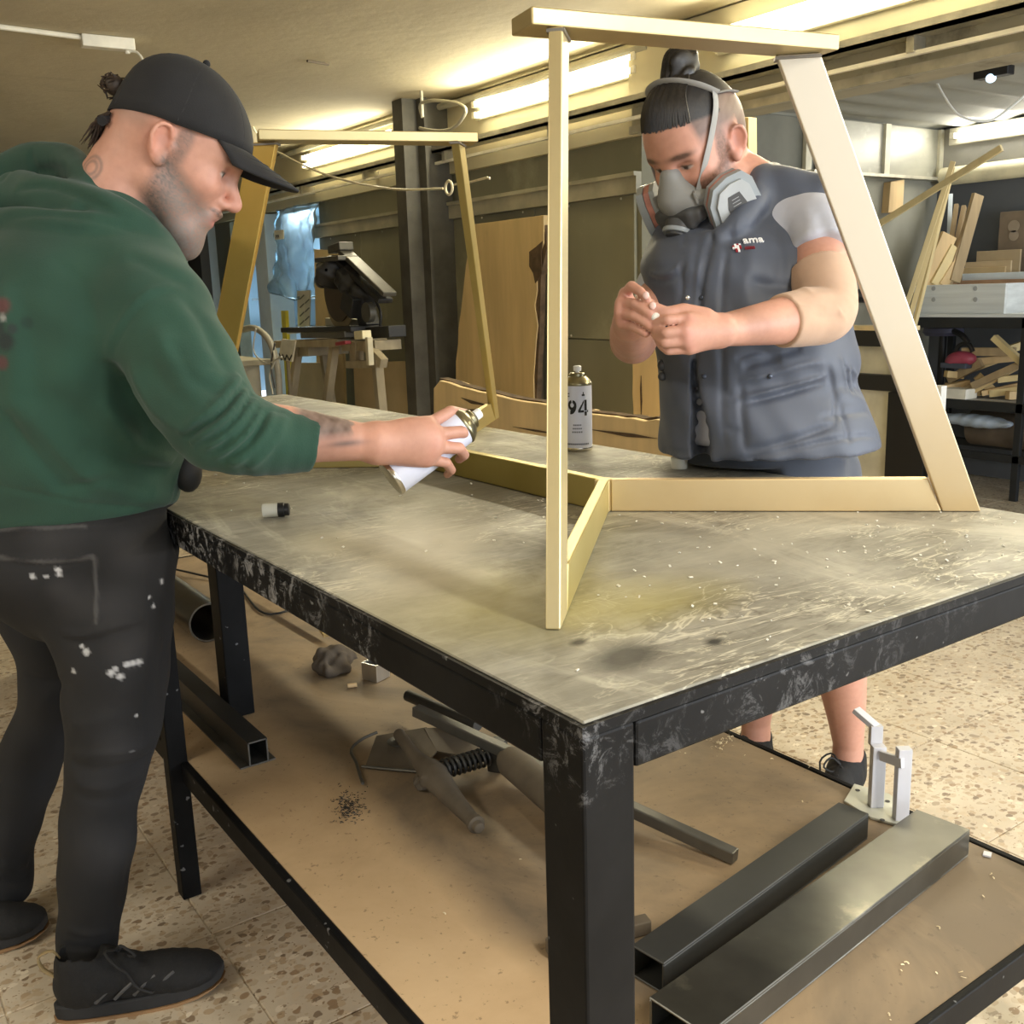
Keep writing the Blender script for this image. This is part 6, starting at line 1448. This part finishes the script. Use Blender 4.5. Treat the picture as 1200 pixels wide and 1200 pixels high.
for k, (y_, z_, lab) in enumerate(((9.3, zt1, 'dark drill with a grip, nearest the white post'), (9.85, zt1, 'dark drill with a grip, middle of the upper shelf'), (10.4, zt1, 'dark drill with a grip, farthest along the upper shelf'), (9.5, zt2, 'dark tool case-like sander on the lower shelf near the post'), (10.2, zt2, 'dark sander farther along the lower shelf'))):
    c = V(4.65, y_, z_+.09); b = MB().ball(c, (.10, .17, .07), 12, 8).bar(c+V(0, .02, -.03), c+V(0, .06, -.09), .05, .06)
    b.bar(c+V(0, -.16, 0), c+V(0, -.26, 0), .02, .02).obj('power_tool', M_sawblack, smooth=True, label=lab+' in the lit doorway', cat='tool', group='tools on the shelf in the doorway')
rd_ = MB()
for k in range(4): rd_.tube(spline([PA(303+2*k, 290, 4.85), PA(298+5*k, 298+3*k, 4.8), PA(303+3*k, 312, 4.82)], 8), .02, 6)
rd_.obj('red_clamps', mat('red_tool', (.30, .08, .07), .5), smooth=True, label='bundle of red clamps hanging on the blue wall in the doorway', cat='clamps')
# behind the man's chin: dark curtain edge, ribbed duct and a white bulb
MB().bb(2.5, 2.58, PA(240, 300, 2.54)[1], PA(180, 300, 2.54)[1], 0, 1.9).obj('dark_screen', mat('dark_fabric', (.02, .02, .02), .8), label='tall black screen left of the lit doorway', cat='screen')
pts = [PA(x, y, 2.3) for x, y in ((206, 282), (210, 310), (222, 345), (240, 375), (250, 470))]; pts[-1][2] = .08; sp_ = spline(pts, 60)
MB().tube(sp_, [.075+.012*math.sin(i*1.7) for i in range(60)], 14).obj('ribbed_duct', mat('duct_white', (.55, .60, .64), .35, .3), smooth=20, label='pale ribbed flexible duct in front of the black screen', cat='duct')
MB().ball(PA(226, 290, 2.35), (.04, .04, .045)).obj('white_float_ball', mat('knob_white', (.85, .86, .88), .4), smooth=True, label='small white float ball hanging at the black screen', cat='ball')
# wire with an eye, strung in front of the column
wr_ = [PZ(296, 148, ZC)]+[PA(x, y, 2.35) for x, y in ((306, 165), (330, 180), (370, 200), (420, 215), (470, 222), (519, 221))]
w1 = MB().tube(spline(wr_, 40), .006, 6); cc = PA(526, 220, 2.35); w1.tube([cc+.033*V(0, math.cos(a), math.sin(a)) for a in np.linspace(0, 2*math.pi, 25)], .007, 6, cap=False); w1.tube([PA(533, 216, 2.35), PA(552, 213, 2.35), PA(571, 208, 2.35), PA(574, 209, 2.35)], .006, 6)
w1.obj('hook_wire', mat('cream_wire', (.72, .66, .48), .5), smooth=True, label='long cream wire with a round eye strung in front of the column', cat='wire')
cl = MB().tube(spline([PA(x, y, 2.692) for x, y in ((495, 137), (492, 125), (505, 118), (515, 118), (545, 133), (540, 141), (500, 152), (492, 150))], 40), .010, 8)
cl.tube([PA(495, 137, 2.692), PA(495, 137, 2.692)*V(1, 1, 0)+V(0, 0, ZC-.001)], .010, 8)
cl.obj('cable_loop', mat('grey_conduit', (.40, .38, .30), .6), smooth=True, label='loop of grey conduit round the head of the dark column', cat='conduit')
MB().tube([PA(330, 183, 2.93), PA(497, 130, 2.93), PA(600, 103, 2.93), PA(760, 54, 2.93)], .02, 8).obj('ceiling_conduit', mat('grey_conduit', (.40, .38, .30), .6), smooth=True, label='grey conduit along the ceiling above the tube lights', cat='conduit')
# ceiling box and conduit above the man in the hoodie
k0, k1 = PZ(94, 40, ZC), PZ(156, 46, ZC); dd = unit(k1-k0); xb = empty('junction_box', (k0+k1)/2, 'small white cable box fixed to the ceiling above the black cap', 'cable box')
MB().box((k0+k1)/2-V(0, 0, .026), (np.linalg.norm(k1-k0), .06, .05), np.array([dd, np.cross(V(0, 0, 1), dd), V(0, 0, 1)]).T).obj('box', mat('box_white', (.80, .77, .66), .5), xb, bevel=.004)
MB().tube([PZ(-60, 20, ZC)-V(0, 0, .012), k0-V(0, 0, .012)], .011, 8).obj('conduit', mat('box_white', (.8, .77, .66), .5), xb, smooth=True)
e_ = k1-dd*.03-V(0, 0, .055); MB().lathe(e_+V(0, 0, .012), (0, 0, -1), [(0, .012), (.02, .010)], 10).tube(spline([e_, PX(158, 60, np.dot(e_-CAM, CF)), PX(172, 78, np.dot(e_-CAM, CF)), PX(185, 95, np.dot(e_-CAM, CF))], 10), .006, 6).obj('lead', mat('box_white', (.8, .77, .66), .5), xb, smooth=True)
MB().tube([PZ(360, 70, ZC)-V(0, 0, .004), PZ(385, 74, ZC)-V(0, 0, .004)], .008, 6).obj('ceiling_hook', M_rusty, smooth=True, label='short rusty wire stub on the ceiling', cat='wire stub')

# ================================================================ side bay on the right
M_pine = wood('pine', (.66, .48, .25), .15); M_pine2 = wood('old_pine', (.40, .30, .17), .2); M_yel = wood('yellow_pine', (.72, .58, .30), .12)
BB = PB(1050, 230, 3.2)
MB().prism([PB(x, y, 3.22) for x, y in ((1044, 213), (1060, 210), (1058, 249), (1041, 249))], V(0, .05, 0)).obj('wood_block', M_pine, bevel=.003, label='small pine block fixed to the bay wall', cat='wood block')
MB().bar(PA(1010, 275, 4.75), PA(1174, 173, 4.75), .02, .035).obj('long_batten', M_yel, bevel=.002, label='long pale batten slanting up to the right across the bay', cat='batten')
for k, (x0, y0, x1, y1, a) in enumerate(((1050, 372, 1117, 189, 4.80), (1058, 372, 1116, 196, 4.84), (1066, 372, 1114, 205, 4.88))):
    f_ = PA(x0, y0, a); t_ = PA(x1, y1, a+.1); g_ = f_+(f_-t_)*((f_[2]-.02)/(t_[2]-f_[2])); g_[1] = min(g_[1], 3.17-.07*k); t_[1] = min(t_[1], 3.19-.02*k); MB().bar(g_, t_, .02, .028).obj('leaning_batten', M_yel, bevel=.002, label=('outermost of three yellow battens leaning in the bay corner', 'middle of three yellow battens leaning in the bay corner', 'innermost of three yellow battens leaning in the bay corner')[k], cat='batten', group='battens leaning in the corner')
rk = empty('storage_rack', (5.15, 1.5, 0), 'black steel rack with two shelves of timber in the bay', 'rack')
zt_, zm_, zb_ = PA(1130, 372, 5.0)[2], PA(1150, 470, 5.0)[2], PA(1160, 531, 5.0)[2]
M_rackb = mat('rack_black', (.018, .020, .022), .5, .2)
RY0, RY1 = .2, PA(1062, 400, 5.0)[1]
for z, th in ((zt_, .06), (zm_, .055), (zb_, .045)): MB().bb(5.0, 5.03, RY0, RY1, z-th, z).obj('front_rail', M_rackb, rk, bevel=.003); MB().bb(5.42, 5.45, RY0, RY1, z-th, z).obj('back_rail', M_rackb, rk, bevel=.003)
for z in (zt_, zm_): MB().bb(5.03, 5.42, RY0, RY1, z-.02, z-.001).obj('shelf_board', mat('rack_board', (.55, .54, .50), .7), rk)
for y in (RY1-.05, PA(1197, 440, 5.0)[1]-.02, .25):
    for x in (5.0, 5.42): MB().bb(x, x+.03, y, y+.04, 0, zt_).obj('post', M_rackb, rk, bevel=.002)
def pa(x, y, a=5.05): return PA(x, y, a)
# white drawer carcass on top
M_wwood = mat('whitewashed', (.68, .72, .72), .6, 0, .1, 7, (1, .2, 4)); dr = empty('drawer_box', pa(1130, 366), 'whitewashed wooden drawer box on the top of the rack', 'drawer box')
yA, yB, yC = pa(1074, 350)[1], pa(1181, 350)[1], pa(1290, 350)[1]; zA, zB = zt_+.001, pa(1130, 333)[2]
MB().bb(5.02, 5.04, yB, yA, zA+.02, zB).obj('front_board', M_wwood, dr, bevel=.002); MB().bb(5.0, 5.36, yC, yA+.04, zA, zA+.02).obj('base_board', M_wwood, dr, bevel=.002)
MB().bb(5.04, 5.36, yA-.02, yA, zA+.02, zB).obj('side_board', M_wwood, dr); MB().bb(5.04, 5.36, yB, yB+.02, zA+.02, zB).obj('side_board', M_wwood, dr); MB().bb(5.34, 5.36, yC, yA, zA+.02, zB+.02).obj('back_board', mat('drawer_inside', (.36, .21, .12), .7), dr)
for x in (1094, 1143):
    for y in (338, 351): MB().lathe(PA(x, y, 5.0195), (-1, 0, 0), [(0, .014), (.002, .013)], 12).obj('screw_plug', mat('plug_grey', (.40, .42, .42), .5), dr, smooth=True)
for k, (x0, x1, y0, y1, a, c) in enumerate(((1127, 1210, 318, 332, 5.365, (.62, .70, .74)), (1122, 1178, 312, 330, 5.383, (.52, .38, .20)), (1130, 1185, 305, 325, 5.401, (.56, .44, .27)), (1143, 1196, 292, 320, 5.419, (.46, .36, .22)))):
    p0, p1 = PA(x0, y1, a), PA(x1, y0, a); MB().bb(a, a+.016, p1[1], p0[1], zt_+.001, p1[2]).obj('stored_panel', mat('stored_%d' % k, c, .7, 0, .1, 4), bevel=.002, label=('pale blue panel', 'tan panel', 'light brown panel', 'brown backmost panel')[k]+' standing behind the drawer box', cat='panel', group='panels standing on the rack')
ps = MB().bb(5.50, 5.52, PA(1230, 250, 5.5)[1], PA(1172, 250, 5.5)[1], PA(1180, 300, 5.5)[2]-.25, PA(1180, 248, 5.5)[2]).obj('brown_board', mat('cardboard', (.22, .17, .12), .8), bevel=.002, label='brown cardboard with a pale round print on the far wall', cat='cardboard')
for y_, r1 in ((265, .035), (276, .03)): MB().lathe(PA(1188, y_, 5.498), (-1, 0, 0), [(0, r1), (.001, r1)], 18).obj('round_print', mat('print_tan', (.34, .28, .21), .8), ps)
# timber leaning behind the drawer box
for k, (x0, y0, x1, y1, w_, m) in enumerate(((1086, 335, 1112, 275, .10, M_pine), (1096, 335, 1120, 290, .085, M_yel), (1104, 335, 1128, 296, .06, M_pine), (1110, 335, 1137, 255, .05, M_pine2), (1118, 330, 1146, 228, .075, M_pine2), (1112, 300, 1121, 240, .03, M_pine2), (1118, 300, 1130, 242, .035, M_pine2), (1112, 280, 1114, 228, .02, mat('white_metal', (.60, .68, .74), .4)))):
    MB().bar(PA(x0, y0, 5.06+.036*k), PA(x1, y1, 5.18+.040*k), .025, w_).obj('leaning_board', m, bevel=.002, label=('widest pale offcut leaning behind the drawer box', 'yellow offcut with a knot leaning behind the drawer box', 'narrow pale offcut leaning behind the drawer box', 'thin grey-brown offcut leaning on the far wall', 'tall grey-brown plank leaning on the far wall', 'short grey stick behind the offcuts', 'second short grey stick nearer the tall plank', 'thin white metal strip standing behind the offcuts')[k], cat='offcut', group='timber leaning behind the drawer box')
# heap of offcuts on the middle shelf
r_ = np.random.default_rng(17)
OFFL = ['short pale offcut lowest at the left end', 'long yellow offcut lying flat at the bottom left', 'grey-brown offcut slanting up from the bottom left', 'broad orange offcut slanting up across the middle', 'pale offcut lying at the right edge of the picture', 'yellow offcut below the pale one at the right edge', 'grey-brown offcut just below the red sander', 'orange offcut crossing behind the red sander', 'long pale offcut running right from the sander', 'yellow offcut standing up steeply at the top right', 'long grey-brown offcut crossing the middle', 'stubby orange offcut under the sander plate', 'pale offcut lowest at the right edge', 'yellow offcut half-way up at the right edge', 'grey-brown offcut lying level at the back', 'orange offcut pointing down to the shelf', 'pale stub on end at the left end', 'yellow offcut highest at the right edge']
heap = [(1105, 455, 1135, 448), (1100, 460, 1150, 462), (1125, 465, 1170, 440), (1135, 468, 1190, 430), (1150, 466, 1200, 450), (1160, 469, 1205, 455), (1112, 445, 1150, 425), (1125, 438, 1175, 420), (1130, 425, 1200, 418), (1165, 395, 1198, 425), (1140, 452, 1200, 425), (1108, 438, 1128, 440), (1180, 468, 1215, 462), (1170, 445, 1215, 440), (1128, 412, 1190, 412), (1145, 440, 1165, 465), (1110, 452, 1122, 466), (1175, 412, 1210, 400)]
for k, (x0, y0, x1, y1) in enumerate(heap):
    a0 = 5.06+.015*(k % 9); p, q_ = PA(x0, y0, a0), PA(x1, y1, a0+r_.uniform(.0, .16)); p[2] = max(p[2], zm_+.03); q_[2] = max(q_[2], zm_+.03)
    MB().bar(p, q_, .045, r_.uniform(.03, .05)).obj('offcut', (M_pine, M_yel, M_pine2, M_oak)[k % 4], bevel=.002, label=OFFL[k]+' in the heap on the rack', cat='offcut', group='heap of offcuts on the rack')
MB().bb(5.0, 5.12, PA(1132, 460, 5.0)[1], PA(1100, 460, 5.0)[1], zm_+.001, zm_+.06).obj('white_block', mat('white_block', (.76, .74, .64), .6), bevel=.003, label='white painted block at the left end of the middle shelf', cat='block')
sn = empty('sander', PA(1128, 428, 5.1), 'red and grey electric sander with a hoop handle on the offcut heap', 'sander')
b = Sdf(); b.ell(PA(1128, 420, 5.12), (.05, .085, .045), k=.03); b.ell(PA(1118, 424, 5.12), (.05, .05, .04), k=.03); b.obj('housing', mat('sander_red', (.36, .06, .10), .4), sn, h=.010)
MB().tube(spline([PA(1119, 414, 5.12), PA(1124, 405, 5.12), PA(1136, 404, 5.12), PA(1140, 412, 5.12)], 12), .014, 8).obj('handle', M_blackp, sn, smooth=True)
MB().box(PA(1122, 428, 5.12), (.10, .16, .03)).obj('sole_plate', mat('sander_base', (.06, .07, .10), .5), sn, bevel=.004)
# stool behind the rack
sl = empty('swivel_stool', PA(1100, 470, 5.75)*V(1, 1, 0), 'dark swivel stool seen between the rack shelves', 'stool')
sl.location = (5.31, PA(1105, 395, 5.31)[1], zm_)
c_ = np.array(sl.location); zs = PA(1105, 384, 5.24)[2]
MB().lathe((c_[0], c_[1], zs-.05), (0, 0, 1), [(0, .105), (.02, .12), (.045, .115), (.055, .09)], 24).obj('seat', mat('stool_seat', (.075, .075, .12), .5), sl, smooth=True)
MB().tube([(c_[0], c_[1], zm_), (c_[0], c_[1], zs-.04)], .022, 10).obj('stem', M_blackp, sl, smooth=True)
MB().tube(spline([(c_[0]-.05, c_[1]-.10, zs-.02), (c_[0]-.06, c_[1]-.17, zs-.05), (c_[0]-.05, c_[1]-.20, zs-.09)], 8), .018, 8).obj('lever', M_blackp, sl, smooth=True)
# brown roll, bag and things at the bottom
MB().tube([(5.22, PA(1128, 506, 5.1)[1], zb_+.11), (5.22, .4, zb_+.11)], .105, 24).obj('brown_roll', mat('roll_brown', (.125, .095, .065), .8, 0, .4, 5), smooth=True, label='thick dusty brown roll lying on the lowest rack rail', cat='roll')
b = Sdf(); c_ = PA(1135, 492, 5.08); b.ell(c_, (.06, .20, .035), k=.03); b.ell(c_+V(0, -.12, -.005), (.06, .15, .03), k=.03); b.wave(.002, 90*unit(V(.3, 1, .5))); b.obj('plastic_bag', mat('blue_bag', (.42, .50, .60), .4), h=.010, label='pale blue plastic bag tucked above the brown roll', cat='bag')
# black bench frame and cream panel between the vest and the slanting leg
bf = empty('side_bench', PA(1040, 600, 3.6)*V(1, 1, 0), 'black steel side bench with a cream panel behind the slanting gold leg', 'bench')
A3 = 3.45
z1_, z2_ = PA(1020, 398, A3)[2], PA(1040, 448, A3)[2]
ya, yb = PA(985, 420, A3)[1], PA(1090, 420, A3)[1]
MB().bb(A3, A3+.10, yb+.12, ya+.2, z1_+.04, z1_+.06).obj('worktop', mat('ply_top', (.62, .50, .28), .6), bf, bevel=.002)
MB().bb(A3, A3+.04, yb+.12, ya+.2, z1_-.03, z1_+.04).obj('top_rail', M_rackb, bf, bevel=.003)
MB().bb(A3, A3+.05, yb+.02, ya+.2, z2_-.04, z2_+.03).obj('lower_rail', M_rackb, bf, bevel=.003)
MB().bb(A3+.05, A3+.07, yb+.12, ya+.2, z2_+.03, z1_-.03).obj('cream_panel', mat('cream_board', (.62, .60, .46), .6), bf)
MB().bb(A3-.02, A3+.05, PA(1086, 520, A3)[1], PA(1041, 520, A3)[1], 0, z2_-.04).obj('black_cabinet_side', mat('matt_black', (.006, .006, .006), .7), bf, bevel=.003)
MB().bb(A3+.02, A3+.04, PA(1041, 520, A3)[1], ya+.2, .0, z2_-.04).obj('lower_panel', mat('cream_board2', (.60, .59, .48), .6), bf)
MB().bb(A3+.0, A3+.03, PA(1052, 430, A3)[1], PA(1045, 430, A3)[1], z2_+.03, z1_-.03).obj('post', M_rackb, bf)
MB().bb(A3-.02, A3+.02, PA(1100, 560, A3)[1], PA(1090, 560, A3)[1], 0, z2_).obj('white_post', mat('post_cream', (.70, .70, .66), .6), bf)
mo = empty('wall_rail', PA(1012, 348, 3.9), 'black rail with a hook on the bay wall beside the elbow', 'rail')
MB().tube([PB(996, 348, 3.15), PB(1040, 350, 3.15)], .03, 8).obj('bar', M_blackp, mo, smooth=True); MB().box(PB(1000, 345, 3.18), (.06, .10, .06)).obj('bracket', M_blackp, mo)
# lamp fitting and lead on the bay ceiling
z_ = ZB-.02; c_ = PZ(1165, 78, ZB); cf = empty('ceiling_fitting', c_, 'small black fitting with a blue-white lens under the bay ceiling', 'lamp fitting')
MB().box(c_-V(0, 0, .025), (.06, .16, .04)).obj('body', M_blackp, cf, bevel=.004); MB().ball(c_-V(.02, 0, .05), (.022, .022, .02)).obj('lens', mat('lens_blue', (.55, .75, 1), .3, emit=2.), cf, smooth=True)
d_ = np.dot(PZ(1100, 95, ZB)-CAM, CF); MB().tube(spline([PX(1094, 88, d_), PX(1105, 110, d_), PX(1126, 136, d_), PX(1160, 141, d_), PX(1185, 125, d_), PX(1205, 108, d_)], 24), .006, 6).obj('hanging_lead', mat('white_lead', (.75, .75, .70), .5), smooth=True, label='white lead looping under the bay ceiling', cat='cable')
